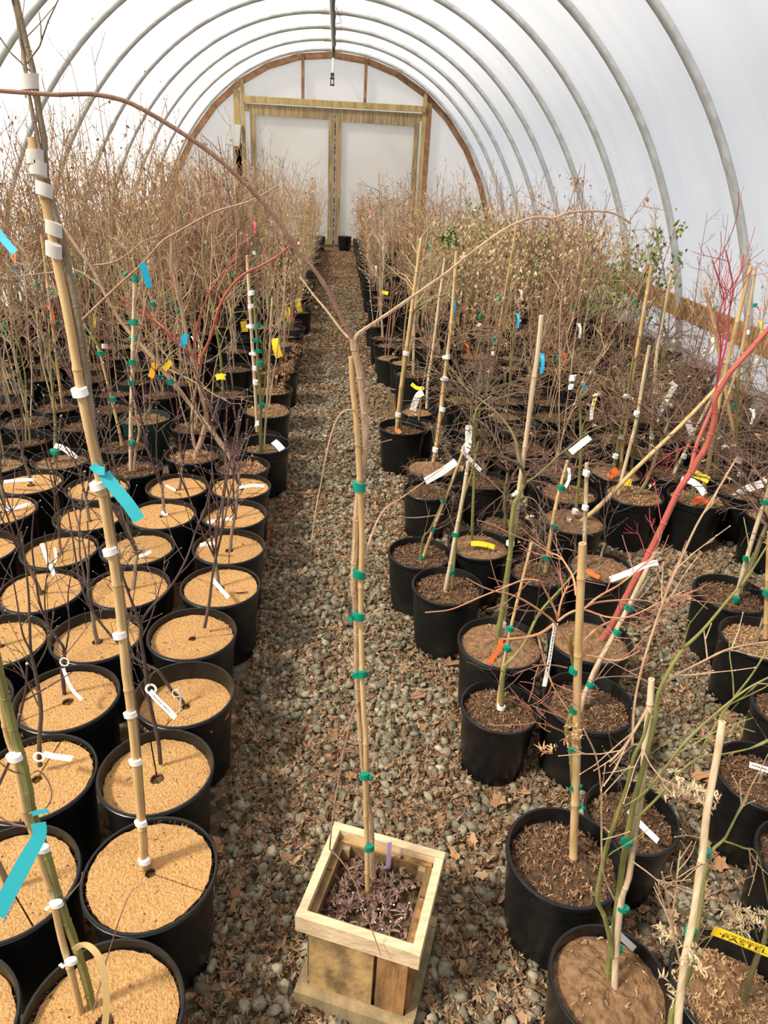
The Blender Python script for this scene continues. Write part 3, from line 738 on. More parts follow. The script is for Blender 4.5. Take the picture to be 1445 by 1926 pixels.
def soil_mesh(R, seed, chips, chip_mat='chip', base='soil', mound=0.010):
    r = random.Random(seed)
    q = MB()
    rings, n = 7, 28
    q.v.append((0, 0, mound)); 
    for i in range(1, rings + 1):
        for j in range(n):
            a = 2 * math.pi * j / n
            rr = R * i / rings
            q.v.append((rr * math.cos(a), rr * math.sin(a), mound * (1 - (i / rings) ** 2) + r.uniform(-.0035, .0035)))
    for j in range(n): q.f.append((0, 1 + j, 1 + (j + 1) % n)); q.m.append(0)
    for i in range(rings - 1):
        for j in range(n):
            a0 = 1 + i * n
            q.f.append((a0 + j, a0 + n + j, a0 + n + (j + 1) % n, a0 + (j + 1) % n)); q.m.append(0)
    for k in range(chips):
        a, rr = r.uniform(0, 6.283), R * .97 * math.sqrt(r.random())
        c = V(rr * math.cos(a), rr * math.sin(a), mound * (1 - (rr / R) ** 2) + r.uniform(0.001, 0.007))
        L, W = r.uniform(.005, .017), r.uniform(.0014, .0042)
        th, ti = r.uniform(0, 6.283), r.gauss(0, .45)
        d = V(math.cos(th) * math.cos(ti), math.sin(th) * math.cos(ti), math.sin(ti))
        e = V(-math.sin(th), math.cos(th), r.uniform(-.5, .5))
        up = V(0, 0, r.uniform(.0, .006))
        if c[2] + d[2] * L / 2 < -.004: continue
        q.add([c - d * L / 2 - e * W / 2, c - d * L / 2 + e * W / 2, c + e * W * .6 + up, c - e * W * .6 + up, c + d * L / 2 + e * W / 3, c + d * L / 2 - e * W / 3],
              [(0, 1, 2, 3), (3, 2, 4, 5)], 1)
    for k in range(max(7, chips // 5)):
        a, rr = r.uniform(0, 6.283), R * .95 * math.sqrt(r.random())
        v, f = leaf_proto(r, r.choice((5, 7)), r.uniform(.7, 1.5), .085)
        s, w = r.uniform(.010, .020), r.uniform(0, 6.283)
        cw, sw = math.cos(w), math.sin(w)
        q.add([(rr * math.cos(a) + s * (x * cw - y * sw), rr * math.sin(a) + s * (x * sw + y * cw), .006 + mound * (1 - (rr / R) ** 2) + s * z) for x, y, z in v], f, 1)
    return q.mesh('soil', [base, chip_mat], smooth=False)
SOILS = {'bark': [soil_mesh(.118, 60 + i, 420) for i in range(4)], 'tan': [soil_mesh(.118, 70 + i, 380, 'chip_tan', 'soil_pale') for i in range(3)],
         'pale': [soil_mesh(.118, 80 + i, 26, 'chip_tan', 'soil_pale', .016) for i in range(3)], 'far': [soil_mesh(.120, 90 + i, 110, 'chip') for i in range(3)] + [soil_mesh(.120, 96, 110, 'chip_tan')]}

def coir_mesh(R, seed):
    """pressed fibre disc with a hole for the stem, a slit from the hole to the rim and a frayed edge"""
    r = random.Random(seed)
    q = MB()
    n, rings = 72, 9
    sl = 0.011
    hr = r.uniform(.011, .017)
    def zz(rr, a): return .004 * math.sin(2 * a + seed) * (rr / R) ** 2 + r.uniform(-.0006, .0006)
    for i in range(rings + 1):
        rr0 = hr + (R - hr) * i / rings
        for j in range(n + 1):
            gap = sl * (.10 / max(rr0, .03)) * .08 + 0.0016 / max(rr0, .012)
            a = gap + (2 * math.pi - 2 * gap) * j / n
            rr = rr0 + (r.uniform(-.0028, .0012) if i == rings else (r.uniform(-.002, .002) if i == 0 else 0))
            q.v.append((rr * math.cos(a), rr * math.sin(a), zz(rr, a)))
    for i in range(rings):
        for j in range(n):
            a0 = i * (n + 1) + j
            q.f.append((a0, a0 + n + 1, a0 + n + 2, a0 + 1)); q.m.append(0)
    top_n = len(q.v)
    q.v += [(x, y, z - .006) for x, y, z in q.v]
    def wall(ids):
        for a, b2 in zip(ids[:-1], ids[1:]):
            q.f.append((a, b2, b2 + top_n, a + top_n)); q.m.append(0)
    wall([rings * (n + 1) + j for j in range(n + 1)]); wall([j for j in range(n + 1)][::-1])
    wall([i * (n + 1) for i in range(rings + 1)]); wall([i * (n + 1) + n for i in range(rings + 1)][::-1])
    for k in range(260):                                    # loose fibres standing out of the edge and the face
        a = r.uniform(0, 6.283)
        edge = k < 120
        rr = R * (r.uniform(.97, 1.0) if edge else math.sqrt(r.uniform(.02, .95)))
        p = V(rr * math.cos(a), rr * math.sin(a), .001)
        th = a + r.gauss(0, .6) if edge else r.uniform(0, 6.283)
        L = r.uniform(.003, .008)
        d = V(math.cos(th), math.sin(th), r.uniform(.0, .5)) * L
        e = V(-math.sin(th), math.cos(th), 0) * .0003
        q.add([p - e, p + e, p + d], [(0, 1, 2)])
    return q.mesh('coir_disc', 'coir', smooth=False)
COIRS = [coir_mesh(.124, i) for i in range(6)]
UNDER = soil_mesh(.125, 99, 60, 'chip', 'soil', .002)

# ------------------------------------------------------------------ plants
def wander(r, p, d, L, seg, wob, up=0.0, droop=0.0):
    """points of a growing shoot"""
    k = max(2, int(round(L / seg)))
    pts = [np.array(p, float)]
    d = np.array(d, float)
    for i in range(k):
        d = d + V(r.gauss(0, wob), r.gauss(0, wob), r.gauss(0, wob) + up - droop * i / k)
        d = d / np.linalg.norm(d)
        pts.append(pts[-1] + d * L / k)
    return pts
def side_dir(r, d, ang):
    a = V(r.gauss(0, 1), r.gauss(0, 1), r.gauss(0, 1))
    s = a - d * a.dot(d)
    s = s / np.linalg.norm(s)
    return d * math.cos(ang) + s * math.sin(ang), s
def taper(r0, r1, k):
    return [r0 + (r1 - r0) * i / max(1, k - 1) for i in range(k)]
def along(pts, t):
    i = min(int(t * (len(pts) - 1)), len(pts) - 2)
    f = t * (len(pts) - 1) - i
    d = pts[i + 1] - pts[i]
    return pts[i] * (1 - f) + pts[i + 1] * f, d / np.linalg.norm(d)

def maple_stems(seed, h):
    """young maple: short trunk parting into upright purple-brown shoots with opposite twigs and pale buds"""
    r = random.Random(seed)
    q = MB()
    base = wander(r, (0, 0, -.03), (r.gauss(0, .10), r.gauss(0, .10), 1), r.uniform(.10, .22), .04, .08)
    q.tube(base, taper(.0072, .0052, len(base)), 7, 2)
    def node(p, s):
        q.blob(p, (s, s, s * 1.2), 1)
    def shoot(p, d, L, rad, lvl):
        pts = wander(r, p, d, L, .06, .07, .06 if lvl < 2 else .03)
        q.tube(pts, taper(rad, rad * .45, len(pts)), 5 if lvl == 0 else 4, 0)
        for i in range(1, len(pts)):
            if r.random() < .8: node(pts[i], rad * .55 + .0009)
        if lvl < 2:
            k = int(L / (.13 if lvl == 0 else .17))
            for i in range(k):
                t = (i + .6 + r.uniform(-.2, .2)) / (k + .3)
                if t > .96 or r.random() < .25: continue
                pp, dd = along(pts, t)
                nd, s = side_dir(r, dd, r.uniform(.5, .85))
                for sg in ((1, -1) if r.random() < .55 else (1,)):
                    nd2 = dd * .72 + s * sg * .70
                    shoot(pp, nd2, L * r.uniform(.22, .48) * (1 - .35 * t), rad * .55, lvl + 1)
    for k in range(r.choice((2, 2, 3, 3))):
        nd, s = side_dir(r, V(0, 0, 1), r.uniform(.12, .42))
        shoot(base[-1] - V(0, 0, .01 * k), nd, h * r.uniform(.65, 1), .0036, 0)
    return q.mesh('maple_stems', ['maple_twig', 'bud', 'bark_grey'])

def shrub_stems(seed, h, nst, m='twig', spread=.22, lat=9, leaves=0, leaf_m='dry_leaf', r0=.0056, sub=3, lat_len=.36, low=.22):
    r = random.Random(seed)
    q = MB()
    tips = []
    for k in range(nst):
        a = r.uniform(0, 6.283)
        d = V(math.cos(a) * spread * r.uniform(.1, 1), math.sin(a) * spread * r.uniform(.1, 1), 1)
        pts = wander(r, (r.gauss(0, .014), r.gauss(0, .014), -.02), d, h * r.uniform(.72, 1.0), .11, .05, .035)
        rr = r0 * r.uniform(.7, 1.15)
        q.tube(pts, taper(rr, rr * .35, len(pts)), 5, 0)
        for i in range(lat):
            t = low + (.97 - low) * (i + r.uniform(.1, .9)) / lat
            p, dd = along(pts, t)
            nd, s = side_dir(r, dd, r.uniform(.5, 1.15))
            L = lat_len * (1.15 - .75 * t) * r.uniform(.6, 1.25)
            lp_ = wander(r, p, nd, L, .07, .19, .05)
            q.tube(lp_, taper(rr * .46, .0012, len(lp_)), 4, 0, cap=False)
            tips.append(lp_[-1])
            for j in range(sub):
                p2, d2 = along(lp_, r.uniform(.25, .95))
                n2, s = side_dir(r, d2, r.uniform(.4, .9))
                l2 = wander(r, p2, n2, L * r.uniform(.25, .5), .05, .12, .05)
                q.tube(l2, taper(.0016, .0009, len(l2)), 3, 0, cap=False)
                tips.append(l2[-1])
        tips.append(pts[-1])
    mats = [m]
    if leaves:
        mats.append(leaf_m)
        for k in range(leaves):
            p = r.choice(tips) + V(r.gauss(0, .02), r.gauss(0, .02), r.gauss(0, .02))
            s = r.uniform(.012, .026) * {'beige_leaf': 1.35, 'green_leaf': 1.6}.get(leaf_m, 1)
            d, sd = side_dir(r, V(r.gauss(0, .6), r.gauss(0, .6), -1) / 1.3, .2)
            d = d / np.linalg.norm(d)
            e = np.cross(d, sd); e = e / np.linalg.norm(e)
            nn = np.cross(d, e)
            c = r.uniform(-.5, .5) * s
            q.add([p, p + d * s * .6 + e * s * .42 + nn * c, p + d * s * 1.5, p + d * s * .6 - e * s * .42 + nn * c, p + d * s * .75], [(0, 1, 4), (4, 1, 2), (0, 4, 3), (4, 2, 3)], 1)
    return q.mesh('shrub_stems', mats)

def weeping_stems(seed, h, rad, n_arm=9, m='twig_dark', leaves=0):
    """cut-leaved maple: a short trunk under a mound of arching, drooping fine twigs"""
    r = random.Random(seed)
    q = MB()
    base = wander(r, (0, 0, -.03), (r.gauss(0, .1), r.gauss(0, .1), 1), h, .05, .10)
    q.tube(base, taper(.0085, .006, len(base)), 7, 1)
    tips = []
    for k in range(n_arm):
        a = k * 2.4 + r.uniform(-.4, .4)
        d = V(math.cos(a), math.sin(a), r.uniform(.3, 1.1)); d /= np.linalg.norm(d)
        p0 = base[-1 - (k % 3)]
        arm = wander(r, p0, d, rad * r.uniform(.8, 1.3), .05, .10, .0, .34)
        q.tube(arm, taper(.0040, .0016, len(arm)), 5, 0)
        for i in range(6):
            p, dd = along(arm, r.uniform(.2, 1))
            nd, s = side_dir(r, dd, r.uniform(.4, 1.0))
            tw = wander(r, p, nd, rad * r.uniform(.3, .7), .035, .16, .0, .22)
            q.tube(tw, taper(.0019, .0010, len(tw)), 4, 0, cap=False)
            tips.append(tw[-1])
            for j in range(2):
                p2, d2 = along(tw, r.uniform(.3, 1))
                n2, s = side_dir(r, d2, r.uniform(.4, 1.0))
                t2 = wander(r, p2, n2, rad * r.uniform(.15, .35), .03, .18, 0, .15)
                q.tube(t2, taper(.0013, .0008, len(t2)), 3, 0, cap=False)
                tips.append(t2[-1])
    mats = [m, 'bark_olive']
    if leaves:
        mats.append('beige_leaf')
        for k in range(leaves):
            p = r.choice(tips)
            v, f = leaf_proto(r, 5, r.uniform(.5, 1.1), .10)
            s, w = r.uniform(.014, .026), r.uniform(0, 6.283)
            q.add([p + s * V(x * math.cos(w) - y * math.sin(w), x * math.sin(w) + y * math.cos(w), z - abs(x) * .7) for x, y, z in v], f, 2)
    return q.mesh('weeping_stems', mats)

def cane_mesh(name, h, rad, m='bamboo', seed=0, lean=(0, 0)):
    r = random.Random(seed)
    q = MB()
    z = -.05
    cane(q, [(0, 0, -.05), (lean[0] * h, lean[1] * h, h)], rad, r)
    return q.mesh(name, [m, 'bamboo_node'])
def cane(q, pts, rad, r, gap=.19):
    """a bamboo cane along pts with swollen joints"""
    pts = smooth_path(pts, 3) if len(pts) > 2 else [np.asarray(p, float) for p in pts]
    P, Rr = [], []
    seglen = [np.linalg.norm(pts[i + 1] - pts[i]) for i in range(len(pts) - 1)]
    total = sum(seglen)
    cum = np.concatenate([[0], np.cumsum(seglen)])
    def at(s):
        i = min(max(int(np.searchsorted(cum, s) - 1), 0), len(pts) - 2)
        return pts[i] + (pts[i + 1] - pts[i]) * (s - cum[i]) / max(seglen[i], 1e-9)
    stops = [0.0]
    s = r.uniform(.05, gap)
    nodes = []
    while s < total - .02:
        nodes.append(s)
        s += gap * r.uniform(.85, 1.2)
    keys = [(0, 1)]
    for s in nodes:
        keys += [(s - .006, .99), (s - .0015, 1.10), (s + .002, 1.12), (s + .006, .97)]
    keys.append((total, .95))
    for a in cum[1:-1]:
        if all(abs(a - k[0]) > .008 for k in keys): keys.append((float(a), .98))
    keys.sort()
    taper_ = lambda s: 1 - .22 * s / total
    q.tube([at(k[0]) for k in keys], [rad * k[1] * taper_(k[0]) for k in keys], 10, 0)
    for s in nodes:
        q.tube([at(s - .0012), at(min(total, s + .0012))], [rad * 1.13 * taper_(s)] * 2, 10, 1, cap=False)
    # hollow end
    e, d = at(total), at(total) - at(total - .01)
    d = d / np.linalg.norm(d)
    q.tube([e, e + d * .0004], [rad * .45 * taper_(total)] * 2, 8, 1)

def tie_band(q, p, d, rx, m=0, hgt=.018, tail=True, seed=0, flat=.66):
    """a wrap of tape round stem and cane at p; d = direction of the stem"""
    r = random.Random(seed)
    d = np.asarray(d, float); d = d / np.linalg.norm(d)
    s = np.cross(d, (0, 1, 0)); s = s / np.linalg.norm(s)
    t = np.cross(s, d)
    n = 14
    vs, fs = [], []
    for zz in (-.5, .5):
        for j in range(n):
            a = 2 * math.pi * j / n
            vs.append(p + s * math.cos(a) * rx + t * math.sin(a) * rx * flat + d * (zz * hgt + .15 * hgt * math.sin(a + seed)))
    for j in range(n):
        k = (j + 1) % n
        fs.append((j, k, n + k, n + j))
    fs += [tuple(range(n))[::-1], tuple(range(n, 2 * n))]
    q.add(vs, fs, m)
    if tail:
        sg = -1 if r.random() < .6 else 1
        a = p + s * sg * rx * .9 + t * -.004
        if r.random() < .7:
            k = rx / .012
            q.strip([a, a + s * sg * .003 * k - t * .003 * k + d * r.uniform(-.003, .004) * k, a + s * sg * .007 * k - t * .002 * k + d * r.uniform(-.006, .006) * k], [hgt * .6, hgt * .6, hgt * .7], th=.0015)

def pot_of(t, kind, m, coir=None, soil=None, seed=0, sc=1.0, fill=None, low=False):
    """pot plus its filling; returns the height of the filling"""
    me, D, H = POTS[kind, m]
    if low: me = LOWPOT
    link('pot', me, t, (0, 0, 0), seed * 1.7, sc)
    if coir is not None:
        z = (H - (.016 if fill is None else fill)) * sc
        link('coir_disc', COIRS[coir % len(COIRS)], t, (0, 0, z), seed * 2.3 + 3.6, sc * D / .272)
        link('potting_soil', UNDER, t, (0, 0, z - .011), seed, sc * D / .272)
    else:
        z = (H - (.038 if fill is None else fill)) * sc
        lst = SOILS[soil or 'bark']
        link('potting_soil', lst[seed % len(lst)], t, (0, 0, z), seed * 1.3, sc * D / .25 * .98)
    return z

# ------------------------------------------------------------------ hand-placed plants
def rel(t, pts):
    o = np.array(t.location)
    return [np.asarray(p, float) - o for p in pts]
def stems(t, name, m, traces, twigs=0, tl=.10, seed=1, tm=None, buds=False, droop=0.0, tr=.0012):
    """traced stems [(points, r at the foot, r at the tip)], with fine side twigs grown along the outer ones"""
    r = random.Random(seed)
    q = MB()
    mats = [m, tm or m, 'bud']
    for pts, r0, r1 in traces:
        sp = smooth_path(rel(t, pts), 5)
        rad = [a * (1 + .10 * (r.random() - .3)) for a in taper(r0, r1, len(sp))]
        q.tube(sp, rad, 8 if r0 > .003 else 5, 0)
        L = sum(np.linalg.norm(sp[i + 1] - sp[i]) for i in range(len(sp) - 1))
        for s in np.arange(.05, L, .085):                       # joints
            p, d = along(sp, s / L)
            ra = (r0 + (r1 - r0) * s / L)
            if r0 < .012: q.tube([p - d * ra * .5, p, p + d * ra * .5], [ra * .98, ra * 1.22, ra * .98], 6, 0, cap=False)
        for i in range(twigs):
            p, d = along(sp, r.uniform(.3, 1))
            nd, s = side_dir(r, d, r.uniform(.4, .9))
            tw = wander(r, p, nd, tl * r.uniform(.4, 1.3), .03, .10, .03, droop)
            q.tube(tw, taper(min(tr, r1 * 1.1), .0007, len(tw)), 4, 1)
            if buds:
                for pp in tw[1:]: q.blob(pp, .0013, 2)
            if r.random() < .6:
                p2, d2 = along(tw, r.uniform(.3, .8))
                n2, s = side_dir(r, d2, r.uniform(.4, .9))
                t2 = wander(r, p2, n2, tl * r.uniform(.2, .6), .03, .12, .03)
                q.tube(t2, taper(.0010, .0006, len(t2)), 3, 1)
                if buds: q.blob(t2[-1], .0013, 2)
    return q.build(name, mats, t)
def stake(t, pts, rad, m='bamboo', seed=1, name='bamboo_stake'):
    q = MB(); cane(q, rel(t, pts), rad, random.Random(seed)); return q.build(name, [m, 'bamboo_node'], t)
def ties(t, spots, m='green_tie', rx=.014, hgt=.016, d=(0, 0, 1), tail=True):
    for i, p in enumerate(spots):
        q = MB(); tie_band(q, rel(t, [p])[0], d, rx, 0, hgt, tail, i * 7 + 1); q.build('tie', m, t)
def label_tag(t, pts, w, m='white_tag', face=(.05, -.85, .5), ring=None, lines=0, name='plant_tag', ink='ink'):
    q = MB()
    sp = smooth_path(rel(t, pts), 4) if len(pts) > 2 else rel(t, pts)
    if hasattr(w, '__len__'):
        ws = np.interp(np.linspace(0, 1, len(sp)), np.linspace(0, 1, len(w)), w); w = float(np.mean(w))
    else: ws = w
    q.strip(sp, ws, face)
    if ring is not None:
        c, rr = rel(t, [ring[0]])[0], ring[1]
        q.strip([c + V(math.cos(a) * rr, 0.2 * rr * math.sin(a), math.sin(a) * rr) for a in np.linspace(-1.4, 4.8, 15)], w * .45, (0, 1, 0))
    o = q.build(name, m, t)
    if lines:
        q = MB(); r = random.Random(int(abs(sp[0][0]) * 1e4))
        L = len(sp)
        for ln in range(lines):
            s = .12
            while s < .8:
                e = s + r.uniform(.015, .045)
                a, d = along(sp, s); c, _ = along(sp, min(.97, e))
                sd = np.cross(d, face); sd = sd / np.linalg.norm(sd); nn = np.cross(sd, d)
                if nn.dot(face) < 0: nn = -nn
                off = sd * (w * (.18 - .34 * ln) if lines > 1 else 0) + nn * .0007
                q.strip([a + off, c + off], w * (.11 if lines > 1 else .22), face, .0003)
                s = e + r.uniform(.012, .03)
        q.build('print', ink if lines == 1 else 'ink_grey', o)
    return o
def clumps(t, spots, n=16, s=.02, spread=.03, m='beige_leaf', seed=1, name='dry_leaf_cluster'):
    for i, c in enumerate(rel(t, spots)):
        r = random.Random(seed + i)
        q = MB()
        for k in range(n):
            v, f = leaf_proto(r, r.choice((5, 7)), r.uniform(1.0, 2.1), .075)
            w, e = r.uniform(0, 6.283), r.gauss(-.6, .5)
            p = c + V(r.gauss(0, spread * .5), r.gauss(0, spread * .5), r.gauss(0, spread * .45))
            sc = s * r.uniform(.7, 1.3)
            q.add([p + sc * V(x * math.cos(w) - y * math.sin(w), (x * math.sin(w) + y * math.cos(w)) * math.cos(e) - z * math.sin(e), (x * math.sin(w) + y * math.cos(w)) * math.sin(e) + z * math.cos(e)) for x, y, z in v], f)
        q.build(name, m, t, smooth=False)

# ---- the wooden planter in the aisle
BX, BY, BA = 0.203, 0.943, math.radians(-19.5)
planter = thing('wooden_planter', 'square wooden planter with staked forked sapling standing alone in the gravel aisle', 'planter', (BX, BY, 0))
ex, ey = V(math.cos(BA), math.sin(BA), 0), V(-math.sin(BA), math.cos(BA), 0)
ez = V(0, 0, 1)
W, D2, HB = .250, .232, .285
def bx(nm, m, cx, cy, cz, sx, sy, sz, ax=None):
    q = MB(); q.box(ex * cx + ey * cy + ez * cz, (sx, sy, sz), 0, ax or (ex, ey, ez)); o = q.build(nm, m, planter, smooth=False)
    return o
for sy in (-1, 1):
    bx('rim_board', 'wood_fresh', -.009 if sy < 0 else .0, sy * (D2 / 2 - .010), HB - .022, W - .018 if sy < 0 else W, .0175, .044)
bx('rim_board', 'wood_fresh', -W / 2 + .009, .0, HB - .0225, .0175, D2 - .038, .043)
bx('rim_board', 'wood_fresh', W / 2 - .009, -.0088, HB - .022, .0175, D2 - .0185, .044)
w2, d2 = W - .045, D2 - .045
for sy in (-1, 1):
    bx('side_plank', 'wood_grey', -w2 * .165, sy * (d2 / 2), .14, w2 * .67 - .002, .015, .25)
    bx('side_plank', 'wood_plank', w2 * .325, sy * (d2 / 2), .14, w2 * .25, .015, .25)
    bx('corner_post', 'wood_plank', w2 * .475, sy * (d2 / 2), .14, w2 * .05, .016, .25)
for sx in (-1, 1):
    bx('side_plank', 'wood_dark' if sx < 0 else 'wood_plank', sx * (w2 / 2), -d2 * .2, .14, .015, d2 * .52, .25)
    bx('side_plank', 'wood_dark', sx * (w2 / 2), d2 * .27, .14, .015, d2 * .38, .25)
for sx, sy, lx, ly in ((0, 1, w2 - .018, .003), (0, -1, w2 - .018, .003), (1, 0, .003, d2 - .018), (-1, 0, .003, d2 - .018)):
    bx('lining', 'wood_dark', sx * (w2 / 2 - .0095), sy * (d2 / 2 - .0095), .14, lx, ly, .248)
for cx, cy in ((-.085, .080), (.085, .080)):
    bx('corner_block', 'wood_old', cx, cy, .17, .018, .018, .185)
for sy in (-1, 1):
    bx('base_board', 'wood_old', .0, sy * (D2 / 2 - .004), .028, W + .002, .024, .05)
for sx in (-1, 1):
    bx('base_board', 'wood_old', sx * (W / 2 - .009), 0, .030, .022, D2 - .034, .044)
q = MB(); r = random.Random(3)
g = 22
for i in range(g + 1):
    for j in range(g + 1):
        p = ex * (i / g - .5) * (w2 - .012) + ey * (j / g - .5) * (d2 - .012)
        q.v.append(tuple(p + ez * (.222 + .010 * math.sin(i * .5) * math.sin(j * .4) + r.uniform(-.004, .004))))
for i in range(g):
    for j in range(g):
        a0 = i * (g + 1) + j
        q.f.append((a0, a0 + g + 1, a0 + g + 2, a0 + 1)); q.m.append(0)
for k in range(150):
    p = ex * r.uniform(-.46, .46) * w2 + ey * r.uniform(-.46, .46) * d2 + ez * (.226 + r.uniform(0, .010))
    a = r.uniform(0, 6.283); dd = V(math.cos(a), math.sin(a), r.gauss(0, .35)) * r.uniform(.004, .014); e = V(-math.sin(a), math.cos(a), r.uniform(-.5, .5)) * r.uniform(.001, .0035)
    q.add([p - dd - e, p - dd + e, p + e * 1.2 + ez * .003, p - e * 1.2 + ez * .003, p + dd + e * .7, p + dd - e * .7], [(0, 1, 2, 3), (3, 2, 4, 5)], 1)
for k in range(130):
    p = ex * r.gauss(-.02, .05) + ey * r.gauss(.02, .05) + ez * (.232 + r.uniform(0, .014))
    if abs(p.dot(ex)) > w2 * .44 or abs(p.dot(ey)) > d2 * .44: continue
    v, f = leaf_proto(r, r.choice((5, 7)), r.uniform(.4, 1.1), .10); s, w = r.uniform(.012, .024), r.uniform(0, 6.283)
    q.add([p + s * V(x * math.cos(w) - y * math.sin(w), x * math.sin(w) + y * math.cos(w), z) for x, y, z in v], f, 1)
for k in range(40):
    p = ex * r.gauss(.03, .045) + ey * r.gauss(-.03, .045) + ez * .236
    if abs(p.dot(ex)) > w2 * .45 or abs(p.dot(ey)) > d2 * .45: continue
    q.blob(p, r.uniform(.0012, .003), 2)
q.build('potting_soil', ['soil', 'chip_plum', 'perlite'], planter, smooth=False)
stake(planter, [(0.1938, 0.955, 0.2178), (0.1897, 0.9541, 0.2945), (0.1846, 0.9528, 0.4007), (0.1787, 0.9515, 0.5), (0.1762, 0.9502, 0.5943), (0.1719, 0.9489, 0.6816), (0.1676, 0.9483, 0.722), (0.16, 0.9465, 0.8307), (0.1564, 0.9452, 0.9075), (0.1531, 0.9438, 0.9788), (0.1516, 0.942, 1.0692), (0.1487, 0.9408, 1.1281), (0.1449, 0.9398, 1.1721), (0.142, 0.9389, 1.212), (0.1371, 0.9375, 1.2679), (0.1304, 0.9361, 1.3209), (0.127, 0.935, 1.3634)], .0054, 'bamboo', 4)
stems(planter, 'trunk', 'bark_tan', [([(0.2127, 0.985, 0.1738), (0.2046, 0.9827, 0.2551), (0.1981, 0.9804, 0.3307), (0.194, 0.9781, 0.4029), (0.183, 0.9751, 0.4916), (0.1725, 0.9719, 0.5796), (0.1642, 0.9683, 0.6744), (0.1578, 0.9654, 0.7481), (0.1525, 0.962, 0.8261), (0.1501, 0.9588, 0.8975), (0.1456, 0.956, 0.9575), (0.1422, 0.9546, 0.9838), (0.1416, 0.9523, 1.0297), (0.1422, 0.9505, 1.0643), (0.1425, 0.9469, 1.1285), (0.145, 0.9444, 1.1717), (0.149, 0.9421, 1.2108), (0.1504, 0.9407, 1.2335), (0.1491, 0.9385, 1.2678), (0.1456, 0.9363, 1.3002), (0.1408, 0.9341, 1.3322), (0.1349, 0.9322, 1.3587), (0.13, 0.9307, 1.3795), (0.1283, 0.93, 1.3887)], .0064, .0050)])
stems(planter, 'branch', 'bark_rose', [([(0.1283, 0.93, 1.3873), (0.1239, 0.9288, 1.3943), (0.113, 0.9255, 1.4151), (0.0983, 0.9207, 1.4446), (0.0789, 0.9154, 1.4734), (0.0609, 0.9114, 1.4918), (0.0346, 0.9037, 1.5302), (0.0101, 0.8972, 1.558), (-0.0124, 0.8917, 1.5792), (-0.0342, 0.8864, 1.5968), (-0.0608, 0.8804, 1.6136), (-0.0941, 0.8728, 1.6317), (-0.119, 0.8673, 1.6423), (-0.1457, 0.862, 1.6463), (-0.1618, 0.8588, 1.6457), (-0.1845, 0.8544, 1.6437), (-0.2065, 0.8499, 1.6436), (-0.2541, 0.84, 1.6436)], .0031, .0021)])
stems(planter, 'branch', 'bark_tan', [([(0.1283, 0.93, 1.3887), (0.122, 0.9343, 1.3896), (0.1114, 0.9443, 1.3982), (0.0919, 0.9647, 1.4184), (0.0752, 0.9808, 1.4336), (0.0566, 1, 1.4534)], .0018, .0011)])
stems(planter, 'branch', 'bark_tan', [([(0.129, 0.93, 1.388), (0.1324, 0.9306, 1.3915), (0.1385, 0.9316, 1.3977), (0.1706, 0.9363, 1.4192), (0.2078, 0.9419, 1.4453), (0.2453, 0.9476, 1.4718), (0.2723, 0.952, 1.494), (0.319, 0.9592, 1.528), (0.3549, 0.964, 1.5432), (0.3835, 0.9673, 1.5442), (0.4041, 0.97, 1.5513), (0.4401, 0.9741, 1.5545), (0.4664, 0.9771, 1.5523), (0.4912, 0.98, 1.5416)], .0027, .0012)])
stems(planter, 'side_shoot', 'bark_tan', [([(0.1455, 0.93, 1.277), (0.1362, 0.9268, 1.2893), (0.1259, 0.9244, 1.2929), (0.1158, 0.9218, 1.2889), (0.108, 0.9186, 1.2776), (0.1004, 0.9128, 1.2541), (0.095, 0.9066, 1.2281), (0.0889, 0.8986, 1.1938), (0.0834, 0.8916, 1.1633), (0.0765, 0.88, 1.1108)], .0015, .0008)])
stems(planter, 'side_shoot', 'bark_tan', [([(0.1462, 0.93, 1.3187), (0.1575, 0.9412, 1.3209), (0.1723, 0.9542, 1.3168), (0.191, 0.97, 1.3095)], .0014, .0008)])
stems(planter, 'side_shoot', 'bark_tan', [([(0.1242, 0.92, 1.2433), (0.148, 0.9382, 1.2352), (0.1905, 0.97, 1.2339)], .0013, .0007)])
stems(planter, 'side_shoot', 'bark_tan', [([(0.1569, 0.95, 1.0429), (0.1662, 0.9755, 1.0659), (0.1783, 0.9986, 1.0864), (0.1914, 1.0153, 1.0992), (0.2213, 1.0402, 1.1088), (0.2579, 1.0703, 1.1228), (0.2947, 1.1, 1.1381)], .0018, .0009), ([(0.189, 1, 1.0944), (0.2452, 1.061, 1.0595), (0.3043, 1.12, 1.0378)], .0012, .0008)])
stems(planter, 'side_shoot', 'bark_tan', [([(0.1589, 0.94, 0.906), (0.1719, 0.9675, 0.9161), (0.1851, 0.9876, 0.9215), (0.2027, 1.0038, 0.9149), (0.2179, 1.0195, 0.892), (0.2304, 1.05, 0.831)], .0016, .0008), ([(0.108, 0.92, 0.9006), (0.1462, 0.9615, 0.8824), (0.1834, 1, 0.8697)], .0012, .0007)])
stems(planter, 'side_shoot', 'bark_rose', [([(0.1577, 0.96, 0.748), (0.147, 0.952, 0.7236), (0.1368, 0.9376, 0.6753), (0.1308, 0.9289, 0.6459), (0.1217, 0.9099, 0.5788), (0.1158, 0.8974, 0.5337), (0.1111, 0.88, 0.4685)], .0019, .0016), ([(0.1111, 0.88, 0.4685), (0.1328, 0.869, 0.4507), (0.1568, 0.8531, 0.4159), (0.1734, 0.8365, 0.3731), (0.1944, 0.8161, 0.3197), (0.2103, 0.8, 0.2764)], .0015, .0009)])
